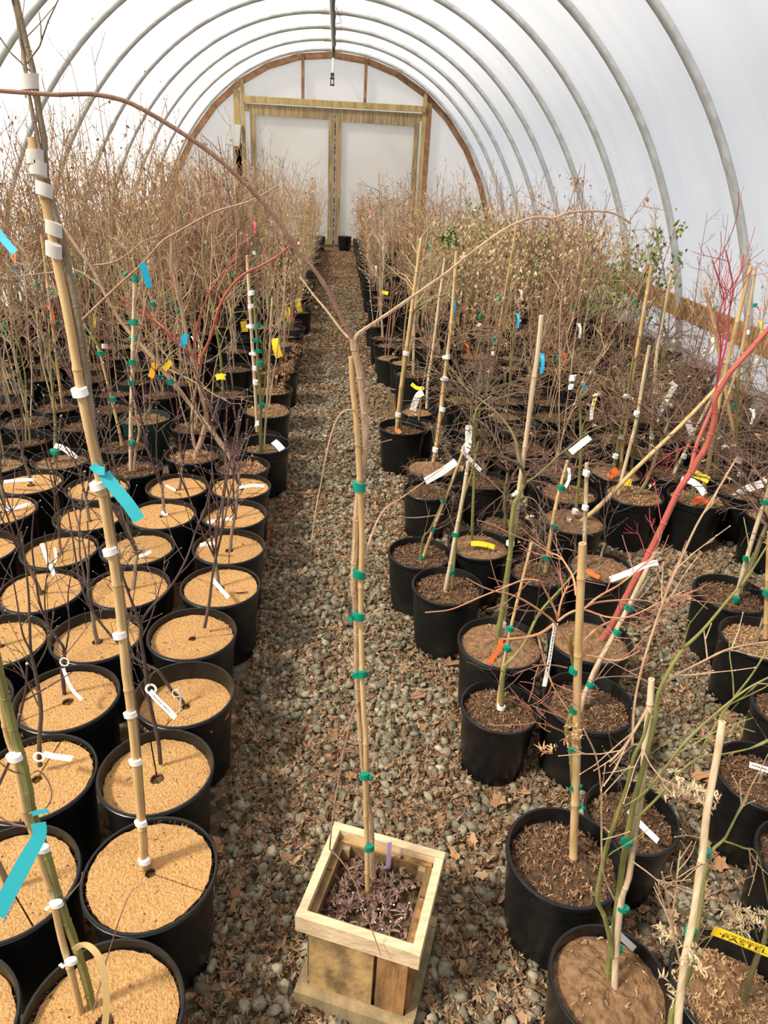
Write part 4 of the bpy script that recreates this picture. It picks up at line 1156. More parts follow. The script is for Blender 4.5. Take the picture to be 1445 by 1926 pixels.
stems(planter, 'side_shoot', 'bark_tan', [([(0.1645, 0.96, 0.6568), (0.183, 0.9686, 0.639), (0.2121, 0.9824, 0.605), (0.2425, 0.9985, 0.5536), (0.2721, 1.0158, 0.4902), (0.3032, 1.0342, 0.4161), (0.3295, 1.05, 0.3479)], .0014, .0007)])
stems(planter, 'side_shoot', 'bark_tan', [([(0.1701, 0.96, 0.7149), (0.1747, 0.9645, 0.7231), (0.1878, 0.9746, 0.7398), (0.2018, 0.9803, 0.7323), (0.2099, 0.9859, 0.7123), (0.2044, 0.9992, 0.6591), (0.1983, 1.0158, 0.5894), (0.1879, 1.03, 0.5286)], .0014, .0008)])
ties(planter, [(0.1441, 0.94, 1.172), (0.1482, 0.94, 1.0208), (0.15, 0.94, 0.9406), (0.1592, 0.94, 0.8236), (0.1732, 0.94, 0.5865), (0.1896, 0.94, 0.3923)], 'green_tie', .0095, .013)
q = MB(); p0, p1 = rel(planter, [(0.2379, 1.01, 0.3193), (0.2389, 1.01, 0.2561)]); q.strip([p0, (p0 + p1) / 2, p1 + V(0, 0, -.02)], .0095, (.1, -.9, .3)); q.build('plant_label', 'purple_tag', planter)

# ---- pots with fibre discs
COIR_POTS = [('L1', -0.271, 0.717, 1), ('L2', -0.255, 0.991, 2), ('L3', -0.304, 1.261, 3), ('L4', -0.289, 1.534, 4), ('L5', -0.318, 1.807, 5), ('L6', -0.271, 2.077, 6), ('L7', -0.279, 2.35, 7), ('L8', -0.296, 2.624, 8), ('L9', -0.303, 2.898, 9), ('M1', -0.531, 0.977, 2), ('M2', -0.577, 1.247, 3), ('M3', -0.597, 1.52, 4), ('M4', -0.601, 1.794, 5), ('M5', -0.575, 2.067, 6), ('M6', -0.614, 2.338, 7), ('M7', -0.583, 2.61, 8), ('M8', -0.577, 2.884, 9), ('N1', -0.545, 0.7, 1), ('N2', -0.87, 1.493, 4), ('N3', -0.874, 1.767, 5), ('N4', -0.853, 2.04, 6), ('N5', -0.887, 2.312, 7), ('N6', -0.867, 2.585, 8), ('N7', -0.912, 2.855, 9), ('P1', -1.176, 2.314, 7), ('P2', -1.221, 2.625, 8), ('P3', -1.212, 2.903, 9)]
CROW = {'L': 'first', 'M': 'second', 'N': 'third', 'P': 'fourth'}
STEMS = [maple_stems(200 + i, h) for i, h in enumerate((.55, .66, .48, .74, .60, .70, .45, .64, .78, .52))]
coir_things = {}
SPECIAL = {'N1': 'fibre-topped black pot with bare maple, first row from bed front, second from aisle',
           'L1': 'fibre-topped black pot with green-stemmed maple, tan strap and long teal tag in front',
           'L2': 'fibre-topped black pot with tall bamboo stake bound in white clips and teal tag',
           'L3': 'fibre-topped black pot with forked maple and printed white ring tag behind white-clipped stake',
           'L4': 'fibre-topped black pot with leaning maple stem and deep empty rim, behind the printed white tag',
           'M3': 'fibre-topped black pot with stubby maple stem and hanging white ring tag',
           'M2': 'fibre-topped black pot with knobbly maple stem and white tag lying flat on the disc'}
for i, (k, x, y, row) in enumerate(COIR_POTS):
    lab = SPECIAL.get(k) or 'fibre-topped black pot with bare maple, %s row from bed front, %s from aisle' % (ordinal(row), CROW[k[0]])
    t = thing('potted_maple', lab, 'potted tree', (x, y, 0), 0, 'maples in fibre-topped pots')
    z = pot_of(t, 'ribbed', 'pot', coir=i, seed=i, fill={'L2': .006, 'L4': .05, 'L3': .03, 'L1': .022}.get(k, .012 + .018 * ((i * 7) % 5) / 5))
    coir_things[k] = (t, z)
    if k not in ('L1', 'L2', 'L3', 'L4', 'L5', 'M2', 'M3', 'N1'):
        link('stem', STEMS[i % len(STEMS)], t, (0, 0, z - .005), i * 2.4, .92 + .2 * ((i * 5) % 7) / 7)
t, z = coir_things['L2']
stake(t, [(-0.27, 1, 0.2682), (-0.2619, 1, 0.399), (-0.2546, 1, 0.5655), (-0.2499, 1, 0.7153), (-0.2498, 1, 0.7741), (-0.2444, 1, 0.9149), (-0.2444, 1, 1.042), (-0.2465, 1, 1.1415), (-0.251, 1, 1.2085), (-0.2543, 1, 1.267), (-0.2553, 1, 1.3076), (-0.2564, 1, 1.3657), (-0.2589, 1, 1.4202), (-0.2611, 1, 1.4554), (-0.2618, 1, 1.4947), (-0.2647, 1, 1.5465), (-0.2674, 1, 1.577), (-0.2686, 1, 1.6044)], .0083, 'bamboo', 9)
stems(t, 'trunk', 'bark_grey', [([(-0.2698, 1.012, 0.2554), (-0.2669, 1.0117, 0.3048), (-0.2619, 1.0113, 0.3854), (-0.2533, 1.0102, 0.5549), (-0.2475, 1.0091, 0.7072), (-0.2474, 1.0087, 0.767), (-0.2418, 1.0075, 0.9098), (-0.2417, 1.0063, 1.0385), (-0.2428, 1.0053, 1.1392), (-0.248, 1.0046, 1.2068), (-0.2461, 1.0038, 1.2764), (-0.2455, 1.0035, 1.3069), (-0.2459, 1.0027, 1.3655), (-0.247, 1.0022, 1.4112), (-0.2494, 1.0014, 1.4644), (-0.2522, 1.0009, 1.4982), (-0.2563, 1.0006, 1.5228), (-0.26, 1, 1.5595)], .0058, .0044)])
stems(t, 'leader', 'bark_grey', [([(-0.26, 1, 1.5595), (-0.2563, 0.9977, 1.5858), (-0.2537, 0.9959, 1.6056), (-0.2539, 0.9936, 1.6298), (-0.2529, 0.9913, 1.6534), (-0.2522, 0.9895, 1.6715), (-0.2542, 0.987, 1.6962), (-0.2554, 0.9846, 1.7182), (-0.2563, 0.9824, 1.7376), (-0.2584, 0.98, 1.7587)], .0040, .0030)], 2, .12, 3)
stems(t, 'leader', 'bark_grey', [([(-0.259, 0.995, 1.5626), (-0.2594, 0.993, 1.5915), (-0.2599, 0.9914, 1.6148), (-0.2608, 0.9896, 1.6386), (-0.2602, 0.9876, 1.6661), (-0.2588, 0.9861, 1.685), (-0.2594, 0.985, 1.6993), (-0.2591, 0.983, 1.7232), (-0.2602, 0.9816, 1.7397), (-0.2618, 0.98, 1.7585)], .0024, .0019)], 2, .1, 5)
ties(t, [(-0.266, 0.995, 0.2959), (-0.261, 0.995, 0.4066), (-0.2538, 0.995, 0.5707), (-0.2509, 0.995, 0.6864), (-0.2493, 0.995, 0.8611), (-0.2452, 0.995, 1.0245), (-0.25, 0.995, 1.1392), (-0.2554, 0.995, 1.2851)], 'white_tie', .0118, .011, (-.13, 0, 1), tail=False)
ties(t, [(-0.2599, 0.99, 1.4757), (-0.2559, 0.99, 1.5015), (-0.2605, 0.99, 1.5465), (-0.2637, 0.99, 1.5696), (-0.2654, 0.99, 1.5824), (-0.2582, 0.99, 1.6621)], 'clear_tape', .0105, .016, (.12, 0, 1), tail=False)
label_tag(t, [(-0.2341, 0.985, 1.1624), (-0.2203, 0.9783, 1.1458), (-0.2003, 0.9689, 1.1234), (-0.1834, 0.96, 1.0997)], .0185, 'teal_tag', (.3, -.9, .35))
label_tag(t, [(-0.249, 0.985, 1.1774), (-0.2415, 0.9824, 1.1702), (-0.2309, 0.98, 1.1698)], .013, 'teal_tag', (.1, -.9, .3), name='tag_knot')
t, z = coir_things['L1']
stake(t, [(-0.3155, 0.74, 0.0575), (-0.3172, 0.7376, 0.2217), (-0.3158, 0.7352, 0.3699), (-0.3166, 0.7337, 0.4575), (-0.3138, 0.7318, 0.5562), (-0.3156, 0.7301, 0.6392), (-0.3172, 0.7284, 0.7167), (-0.3197, 0.7277, 0.7481), (-0.3163, 0.7264, 0.8017), (-0.3135, 0.7248, 0.8657), (-0.3148, 0.7238, 0.9016), (-0.3103, 0.7218, 0.975), (-0.3067, 0.72, 1.0367)], .0064, 'bamboo', 12)
stems(t, 'trunk', 'bark_green', [([(-0.2988, 0.75, 0.0349), (-0.3008, 0.7463, 0.1925), (-0.299, 0.743, 0.3212), (-0.3012, 0.7402, 0.4228), (-0.3051, 0.7376, 0.5047), (-0.3078, 0.7354, 0.5722), (-0.3078, 0.7326, 0.6557), (-0.3115, 0.729, 0.7517), (-0.3085, 0.7276, 0.7879), (-0.3055, 0.725, 0.8529), (-0.3061, 0.7228, 0.9026), (-0.3047, 0.7206, 0.9498), (-0.303, 0.718, 1.0054), (-0.2999, 0.715, 1.0644)], .0072, .0052)])
for tr_ in [([(-0.3064, 0.72, 0.7537), (-0.2858, 0.7254, 0.7681), (-0.2788, 0.7295, 0.7894), (-0.2834, 0.7336, 0.8106), (-0.2942, 0.7371, 0.8222), (-0.3092, 0.74, 0.8112)], .0014, .0008), ([(-0.3187, 0.72, 0.7325), (-0.339, 0.72, 0.7405), (-0.3569, 0.72, 0.76)], .0014, .0009), ([(-0.3079, 0.72, 0.8356), (-0.3173, 0.7122, 0.8509), (-0.3247, 0.7, 0.8856)], .0012, .0008), ([(-0.2873, 0.72, 0.5749), (-0.2759, 0.7462, 0.5748), (-0.2754, 0.76, 0.5808)], .001, .0007), ([(-0.2877, 0.72, 0.274), (-0.2578, 0.756, 0.3836), (-0.2254, 0.788, 0.4744), (-0.2026, 0.8, 0.4961)], .0013, .0008)]:
    stems(t, 'side_shoot', 'bark_rose', [tr_])
ties(t, [(-0.3087, 0.715, 0.8709), (-0.304, 0.7195, 0.6874), (-0.3052, 0.7222, 0.5598), (-0.3056, 0.725, 0.4112)], 'white_tie', .0100, .008, (-.15, 0, 1))
label_tag(t, [(-0.2931, 0.705, 0.7576), (-0.2927, 0.6994, 0.7389), (-0.3094, 0.6888, 0.7095), (-0.3324, 0.6741, 0.6679), (-0.3543, 0.66, 0.6272)], [.020, .018, .020, .0225, .0225, .0225], 'teal_tag', (.1, -.9, .4), lines=0)
q = MB(); r = random.Random(8)
a, c = [np.array(p) for p in rel(t, [(-0.3192, 0.655, 0.6676), (-0.3394, 0.645, 0.6319)])]
for k in range(22):
    p = a + (c - a) * (k / 22)
    d = (c - a) / np.linalg.norm(c - a); s = V(d[2], 0, -d[0])
    if k in (5, 10, 15): continue
    h = .0026 if k in (0, 6, 11, 16) else .0017
    q.strip([p - s * h / 2, p + s * h / 2], .0011, (.1, -.9, .4), .0003)
q.build('print', 'ink_blue', t)
label_tag(t, [(-0.3014, 0.71, 0.7696), (-0.2873, 0.7049, 0.7794), (-0.2738, 0.7, 0.787)], .007, 'teal_tag', (.1, -.9, .3), name='tag_knot')
label_tag(t, [(-0.2907, 0.715, 0.4575), (-0.2774, 0.7112, 0.4739), (-0.2626, 0.707, 0.4773), (-0.2496, 0.7008, 0.4637), (-0.2425, 0.6928, 0.437), (-0.2399, 0.6832, 0.4029), (-0.2408, 0.6732, 0.3662), (-0.2472, 0.66, 0.3173)], .0105, 'tan_strap', (.25, -.9, .3), name='strap')
t, z = coir_things['L3']
stems(t, 'stem', 'maple_twig', [([(-0.3041, 1.3, 0.249), (-0.3021, 1.2985, 0.3221), (-0.3069, 1.2967, 0.3992), (-0.3093, 1.2959, 0.4357), (-0.3113, 1.2947, 0.4859), (-0.3088, 1.2931, 0.5548), (-0.31, 1.2912, 0.6299), (-0.306, 1.29, 0.6763)], .0050, .0036), ([(-0.306, 1.29, 0.6763), (-0.2812, 1.2958, 0.7127), (-0.2338, 1.3055, 0.7653), (-0.1996, 1.3152, 0.8274), (-0.1768, 1.3246, 0.8917), (-0.1552, 1.3323, 0.9417), (-0.1446, 1.34, 0.994)], .0032, .0014),
      ([(-0.3055, 1.29, 0.6707), (-0.3173, 1.2806, 0.7471), (-0.3256, 1.2708, 0.8237), (-0.326, 1.2603, 0.9041), (-0.3191, 1.25, 0.98)], .0032, .0014), ([(-0.3128, 1.3, 0.6233), (-0.2892, 1.3181, 0.6721), (-0.265, 1.3458, 0.7518), (-0.2496, 1.36, 0.791)], .0020, .0010)], 4, .12, 21, buds=True)
label_tag(t, [(-0.2948, 1.26, 0.5112), (-0.2724, 1.2392, 0.5019), (-0.2503, 1.2202, 0.496), (-0.2285, 1.2, 0.4885)], .0125, 'white_tag', (-.2, -.8, .6), ring=([(-0.2982, 1.28, 0.5001)][0], .011), lines=1)
t, z = coir_things['L4']
stems(t, 'stem', 'maple_twig', [([(-0.2965, 1.54, 0.2275), (-0.306, 1.538, 0.2483), (-0.3221, 1.5352, 0.2733), (-0.3496, 1.5282, 0.3451), (-0.3717, 1.5249, 0.3674), (-0.4068, 1.5196, 0.4015), (-0.4463, 1.5118, 0.4639), (-0.4875, 1.5009, 0.56), (-0.5002, 1.4909, 0.6581), (-0.4958, 1.4796, 0.7673), (-0.4918, 1.47, 0.8555)], .0052, .0015),
      ([(-0.442, 1.5, 0.4728), (-0.4109, 1.5, 0.5596), (-0.4129, 1.5, 0.6534), (-0.3992, 1.5, 0.7284)], .0022, .001), ([(-0.3968, 1.49, 0.4249), (-0.4073, 1.4987, 0.4955), (-0.3873, 1.5098, 0.585), (-0.371, 1.52, 0.6644)], .0022, .001)], 5, .13, 22, buds=True)
label_tag(t, [(-0.2947, 1.5, 0.3145), (-0.29, 1.4917, 0.2834), (-0.294, 1.48, 0.2384)], .006, 'white_tag', (.9, -.5, .3), ring=([(-0.3017, 1.5, 0.2964)][0], .011))
t, z = coir_things['L5']
stems(t, 'stem', 'maple_twig', [([(-0.2856, 1.84, 0.2655), (-0.2644, 1.8376, 0.3648), (-0.2511, 1.8355, 0.4486), (-0.2335, 1.8334, 0.5296), (-0.2134, 1.8312, 0.6097), (-0.2063, 1.8293, 0.6818), (-0.1971, 1.8276, 0.7398), (-0.1791, 1.825, 0.8291), (-0.1589, 1.8223, 0.9149), (-0.1455, 1.82, 0.9883)], .0052, .0014), ([(-0.2132, 1.83, 0.6104), (-0.1984, 1.8455, 0.6738), (-0.1823, 1.8626, 0.7423), (-0.1529, 1.8835, 0.8216), (-0.13, 1.9, 0.8836)], .003, .0012),
      ([(-0.2329, 1.83, 0.5316), (-0.23, 1.8223, 0.616), (-0.2174, 1.8155, 0.6884), (-0.2206, 1.8077, 0.7666), (-0.2237, 1.8, 0.8416)], .0026, .0011)], 5, .12, 23, buds=True)
t, z = coir_things['M2']
stems(t, 'stem', 'maple_twig', [([(-0.5754, 1.27, 0.277), (-0.5623, 1.2669, 0.3574), (-0.5427, 1.2632, 0.4475), (-0.5356, 1.2601, 0.5192), (-0.5329, 1.2575, 0.5775), (-0.5318, 1.2553, 0.6251), (-0.5214, 1.2521, 0.6925), (-0.5095, 1.2485, 0.7666), (-0.4988, 1.2436, 0.8601), (-0.4934, 1.24, 0.9242)], .0054, .0014), ([(-0.5406, 1.26, 0.4535), (-0.558, 1.2746, 0.4993), (-0.579, 1.2896, 0.544), (-0.6044, 1.3, 0.5653)], .002, .001), ([(-0.5337, 1.26, 0.5712), (-0.5076, 1.2668, 0.6163), (-0.4917, 1.273, 0.6609), (-0.4786, 1.28, 0.7111)], .0022, .001),
      ([(-0.5291, 1.25, 0.6292), (-0.5324, 1.2387, 0.686), (-0.5182, 1.2179, 0.7918), (-0.5079, 1.2, 0.8762)], .0024, .001)], 4, .10, 24, buds=True)
label_tag(t, [(-0.5504, 1.25, 0.3346), (-0.5114, 1.2242, 0.3522), (-0.4598, 1.19, 0.3803)], .0125, 'white_tag', (0, -.5, .9), ring=([(-0.5681, 1.26, 0.3145)][0], .011))
t, z = coir_things['M3']
stems(t, 'stem', 'maple_twig', [([(-0.6176, 1.55, 0.2274), (-0.6136, 1.5491, 0.2897), (-0.6084, 1.5483, 0.3411), (-0.5968, 1.5477, 0.3807), (-0.5954, 1.5472, 0.416), (-0.612, 1.5464, 0.4559), (-0.6299, 1.5449, 0.5399), (-0.6272, 1.5432, 0.6393), (-0.6188, 1.5416, 0.7309), (-0.5986, 1.54, 0.8185)], .0056, .0014), ([(-0.5908, 1.54, 0.4216), (-0.6224, 1.5495, 0.4906), (-0.6214, 1.5585, 0.5665), (-0.6033, 1.5693, 0.6547), (-0.6012, 1.58, 0.7398)], .0026, .0011), ([(-0.5941, 1.54, 0.3815), (-0.5758, 1.5596, 0.4669), (-0.5725, 1.5797, 0.553), (-0.5536, 1.6, 0.6371)], .0026, .0012)], 5, .12, 25, buds=True)
label_tag(t, [(-0.5927, 1.52, 0.3642), (-0.5799, 1.5026, 0.3379), (-0.5628, 1.4862, 0.3162), (-0.538, 1.47, 0.3017)], .0085, 'white_tag', (-.2, -.7, .7), ring=([(-0.5914, 1.53, 0.3772)][0], .011))
for k, tr, w in (('L6', [(-0.2904, 2.03, 0.3266), (-0.2622, 1.9991, 0.3132), (-0.2264, 1.96, 0.2976)], .013), ('L9', [(-0.3005, 2.84, 0.2878), (-0.2412, 2.8293, 0.3042), (-0.1897, 2.82, 0.307)], .013), ('P3', [(-1.2941, 2.84, 0.2939), (-1.2266, 2.8305, 0.3071), (-1.1534, 2.82, 0.3159)], .014), ('P2', [(-1.1929, 2.58, 0.2908), (-1.1356, 2.5704, 0.306), (-1.0749, 2.56, 0.3309)], .014),
                 ('N4', [(-0.8051, 2, 0.4691), (-0.7873, 1.9775, 0.4283), (-0.7608, 1.95, 0.3809)], .012), ('L7', [(-0.3767, 2.3, 0.3016), (-0.3435, 2.2897, 0.3123), (-0.3127, 2.28, 0.3227)], .013), ('L8', [(-0.3926, 2.55, 0.2638), (-0.3481, 2.5412, 0.2812), (-0.2915, 2.53, 0.2928)], .012), ('M6', [(-0.6041, 2.3, 0.2486), (-0.5751, 2.2896, 0.2641), (-0.55, 2.28, 0.2834)], .012),
                 ('N5', [(-0.88, 2.26, 0.3053), (-0.8773, 2.2506, 0.2779), (-0.8784, 2.24, 0.2466)], .010), ('M7', [(-0.5605, 2.52, 0.3258), (-0.5465, 2.5085, 0.3179), (-0.5316, 2.5, 0.3271)], .010), ('M8', [(-0.6153, 2.84, 0.2912), (-0.591, 2.8292, 0.284), (-0.5717, 2.82, 0.276)], .010)):
    label_tag(coir_things[k][0], tr, w, 'white_tag', (0, -.7, .75))
lv = thing('dry_leaf', 'curled brown maple leaf lying on the fibre disc with a white tag', 'leaf', (-.215, 2.055, .262)); 
q = MB(); v, f = broad_leaf(random.Random(7), .8); q.add(np.asarray(v) * .032, f); q.build('blade', 'dry_leaf', lv, smooth=False)
q = MB(); q.tube([(.02, 0, .004), (.05, .01, .015)], .0009, 5); q.build('stalk', 'dry_leaf', lv)

# ---- the bed on the other side of the aisle: pots one by one
RIGHT = [('R1', 0.593, 1.528, 0.898), ('R2', 0.642, 1.773, 1.037), ('R3', 0.522, 2.111, 1.031), ('R4', 0.449, 2.357, 1.003), ('R5', 0.694, 2.424, 1.013), ('R6', 0.553, 2.985, 0.917), ('R7', 0.595, 3.222, 0.947), ('R8', 0.496, 3.76, 1.032), ('R9', 0.841, 2.626, 0.966), ('R10', 1.139, 2.629, 1.038), ('R11', 1.201, 2.916, 1.038), ('R12', 1.514, 2.906, 1.038), ('R13', 1.816, 2.896, 1.038), ('R14', 1.829, 3.179, 1.027), ('R15', 2.102, 2.984, 1.017), ('R16', 2.096, 2.714, 1.027), ('R17', 1.529, 3.188, 1.002), ('R18', 1.139, 2.276, 0.98), ('R19', 0.899, 2.262, 0.922), ('R20', 0.937, 1.797, 1.038), ('R21', 0.84, 1.509, 1.04), ('R22', 1.554, 2.072, 1.05), ('R23', 1.52, 1.813, 1.023), ('R24', 1.219, 1.248, 0.971), ('R25', 0.628, 1.021, 1.027), ('R26', 0.835, 1.148, 0.899), ('R27', 0.646, 0.766, 0.924), ('R28', 0.882, 0.745, 0.915), ('R29', 1.197, 1.007, 0.951), ('R30', 1.452, 1.489, 0.98), ('R31', 2.09, 3.246, 0.971), ('R32', 1.802, 3.448, 1.021), ('R33', 2.098, 3.736, 1.034), ('R34', 1.728, 3.704, 0.995), ('R35', 2.091, 4.439, 0.922), ('R36', 1.859, 4.596, 1.002), ('R37', 2.662, 5.342, 1.038), ('R38', 0.857, 3.126, 0.873), ('B1', 0.665, 4.884, 1.036), ('B2', 0.642, 5.297, 0.921), ('B3', 0.542, 5.505, 0.821), ('B5', 0.528, 6.083, 0.942), ('B6', 0.497, 6.744, 0.804), ('B7', 0.627, 7.963, 1.003), ('B8', 0.588, 10.243, 0.957), ('B9', 0.625, 4.193, 0.846), ('B10', 0.616, 3.969, 0.825), ('F1', 0.735, 0.5, 1.0)]
RINFO = {   # key: pot kind, pot material, filling, fill depth, label
 'R1': ('smooth', 'pot', 'bark', .034, 'smooth black pot with leaning green stem beside the pot with an orange ribbon'),
 'R2': ('lipped', 'pot_dusty', 'pale', .020, 'black pot with green trunk, tall bare bamboo and orange ribbon by the aisle'),
 'R3': ('smooth', 'pot_dusty', 'bark', .030, 'muddy-based black pot at the aisle edge with pale green-tied bamboo stake'),
 'R4': ('smooth', 'pot_dusty', 'bark', .030, 'muddy-based black pot with leaning green-tied stake, half hidden behind a similar pot'),
 'R5': ('smooth', 'pot', 'pale', .022, 'black pot with yellow label round a thin green stem'),
 'R6': ('smooth', 'pot', 'bark', .026, 'short black pot of reddish mulch below a slanting white tag'),
 'R7': ('lipped', 'pot', 'pale', .014, 'brim-full black pot with long bamboo and white ties behind a slanting white tag'),
 'R8': ('lipped', 'pot', 'bark', .045, 'black pot at the aisle edge with tall yellow bamboo and tiny orange marker'),
 'R9': ('smooth', 'pot', 'bark', .030, 'black pot of mulch behind the tall green-trunked sapling with white ties'),
 'R10': ('lipped', 'pot', 'pale', .012, 'black pot with sandy mound and long bamboo cane leaning far over'),
 'R11': ('lipped', 'pot', 'tan', .022, 'black pot of tan litter behind the sandy mound pot'),
 'R12': ('lipped', 'pot', 'tan', .016, 'black pot heaped with tan litter, with yellow band and grey-brown stake'),
 'R13': ('lipped', 'pot', 'tan', .030, 'black pot with thick green stem foot, white tag, yellow tag and orange ribbon'),
 'R14': ('lipped', 'pot', 'bark', .022, 'black pot with slanted mossy stake bearing white ties, behind the yellow-tagged pot'),
 'R15': ('lipped', 'pot', 'tan', .022, 'black pot with curved green trunk and long printed white tag'),
 'R16': ('lipped', 'pot', 'tan', .030, 'black pot below the printed white tag with green-tied cane'),
 'R17': ('lipped', 'pot', 'pale', .022, 'black pot with orange ribbon round a straight green stem and white bows'),
 'R18': ('smooth', 'pot', 'pale', .014, 'low black pot of pale soil with orange strip lying on it'),
 'R19': ('smooth', 'pot', 'bark', .026, 'black pot overhung by a brown mound of fine twigs with slanting cane'),
 'R20': ('lipped', 'pot_dusty', 'pale', .026, 'black pot with the coral red leaning trunk'),
 'R21': ('smooth', 'pot_dusty', 'bark', .040, 'black pot of wet bark with slanted green-tied stake'),
 'R22': ('smooth', 'pot_dusty', 'bark', .035, 'dusty black pot of tan chips with slanted cane tied in green, beside open gravel'),
 'R23': ('smooth', 'pot', 'tan', .035, 'black pot of chips in front of the dusty pot with slanted cane'),
 'R24': ('smooth', 'pot', 'bark', .045, 'black pot of dark compost with white label, beside the pale bleached stake'),
 'R25': ('smooth', 'pot', 'bark', .040, 'wide black pot of chopped leaves with thick green-tied bamboo and orange-tan branches'),
 'R26': ('smooth', 'pot', 'bark', .045, 'black pot with white tag lying on its chips, behind the green two-stemmed sapling'),
 'R27': ('smooth', 'pot', 'pale', .030, 'black pot of smooth brown soil with green two-stemmed sapling and cane at the front'),
 'R28': ('lipped', 'pot', 'tan', .060, 'black pot with lettered yellow tag and curled dry leaves at the front'),
 'R29': ('smooth', 'pot', 'bark', .040, 'black pot just showing its rim beside the gravel gap'),
 'R30': ('smooth', 'pot', 'bark', .040, 'black pot with broken twig at the edge of the gravel gap'),
 'R31': ('lipped', 'pot', 'bark', .025, 'black pot with paired green stem and thin cane under green bow'),
 'R32': ('lipped', 'pot', 'bark', .022, 'black pot with upright green stem and cane banded white, ending high'),
 'R33': ('lipped', 'pot', 'bark', .022, 'black pot of dark mulch behind the long leaning cane'),
 'R34': ('lipped', 'pot', 'bark', .022, 'black pot under fine twigs with long white hanging tag'),
 'R35': ('lipped', 'pot', 'bark', .028, 'black pot at the back of the weeping maples with bare mulch'),
 'R36': ('lipped', 'pot', 'bark', .022, 'empty-rimmed black pot with blue marker among the weeping maples'),
 'R37': ('lipped', 'pot', 'bark', .026, 'black pot near the timber side rail under dense fine twigs'),
 'R38': ('lipped', 'pot', 'bark', .026, 'black pot with curling pink twigs behind the white paper tags'),
 'F1': ('smooth', 'pot', 'bark', .040, 'black pot of the bleached bamboo and bent green stem at the very front'),
 'B1': ('lipped', 'pot_dusty', 'bark', .026, 'ribbed black pot with swollen pale trunk foot by the aisle'),
 'B2': ('lipped', 'pot_dusty', 'pale', .026, 'ribbed black pot with two pale slanting stems by the aisle'),
 'B3': ('lipped', 'pot_dusty', 'pale', .012, 'ribbed black pot filled high with pale soil by the aisle'),
 'B5': ('lipped', 'pot_dusty', 'bark', .026, 'ribbed black pot with stout straight grey trunk by the aisle'),
 'B6': ('lipped', 'pot_dusty', 'bark', .026, 'black pot with slim double stem tied green, beside the far half of the aisle'),
 'B7': ('lipped', 'pot_dusty', 'bark', .020, 'black pot with yellow marker on its soil, beside the far half of the aisle'),
 'B8': ('lipped', 'pot', 'bark', .026, 'black pot at the far end of the aisle edge before the doors'),
 'B9': ('smooth', 'pot', 'tan', .026, 'black pot with yellow strip and whitewashed cane behind the tall yellow bamboo'),
 'B10': ('smooth', 'pot', 'bark', .026, 'black pot with curved white tag behind the tall yellow bamboo'),
}
RT = {}
for i, (k, x, y, sc) in enumerate(RIGHT):
    kind, pm_, so, fill, lab = RINFO[k]
    t = thing('potted_sapling', lab, 'potted tree', (x, y, 0), 0, None)
    z = pot_of(t, kind, pm_, soil=so, seed=i, sc=sc, fill=fill)
    RT[k] = (t, z)

t, z = RT['R25']
stake(t, [(0.6619, 1.03, 0.1847), (0.6403, 1.03, 0.3239), (0.6173, 1.03, 0.4828), (0.5932, 1.03, 0.6274), (0.5722, 1.03, 0.7593), (0.5509, 1.03, 0.9033), (0.5328, 1.03, 1.0316)], .0092, 'bamboo', 31)
stems(t, 'trunk', 'bark_green', [([(0.6777, 1.05, 0.1571), (0.6324, 1.05, 0.3983), (0.6055, 1.05, 0.5218), (0.5857, 1.05, 0.586), (0.5853, 1.05, 0.6142), (0.59, 1.05, 0.6501), (0.585, 1.05, 0.7039), (0.5707, 1.05, 0.7558), (0.5646, 1.05, 0.7735), (0.5522, 1.05, 0.8279)], .0048, .0034)])
stems(t, 'branch', 'bark_orange', [([(0.5654, 1.05, 0.7685), (0.5437, 1.0371, 0.8193), (0.5168, 1.0253, 0.8589), (0.4954, 1.0165, 0.886), (0.4448, 0.9975, 0.9311), (0.4065, 0.9833, 0.9575), (0.3732, 0.9709, 0.9726), (0.3483, 0.9612, 0.9879), (0.3216, 0.95, 1.0088)], .0026, .0010),
   ([(0.5242, 1.05, 0.8566), (0.5176, 1.047, 0.874), (0.5074, 1.0434, 0.8938), (0.4805, 1.0345, 0.9391), (0.4729, 1.0318, 0.9529), (0.4538, 1.0276, 0.9596), (0.4367, 1.0238, 0.9608), (0.4034, 1.0153, 0.9506), (0.3591, 1.0038, 0.937), (0.3107, 0.9911, 0.9212), (0.2646, 0.98, 0.922)], .0024, .0010)], 3, .10, 31, 'twig_rose')
stems(t, 'branch', 'bark_orange', [([(0.5486, 1.05, 0.9127), (0.5469, 1.0729, 0.9346), (0.5379, 1.0912, 0.9494), (0.5268, 1.1073, 0.9602), (0.5075, 1.1259, 0.9617), (0.4832, 1.15, 0.9684)], .0024, .0010), ([(0.5235, 1.05, 0.8613), (0.5321, 1.0735, 0.8806), (0.5486, 1.1, 0.9012)], .0022, .0013),
   ([(0.563, 1.05, 0.8758), (0.6054, 1.0841, 0.8873), (0.6641, 1.1239, 0.8933), (0.7315, 1.1735, 0.9135), (0.7627, 1.2, 0.9305)], .0025, .0010)], 5, .10, 32, 'twig_rose')
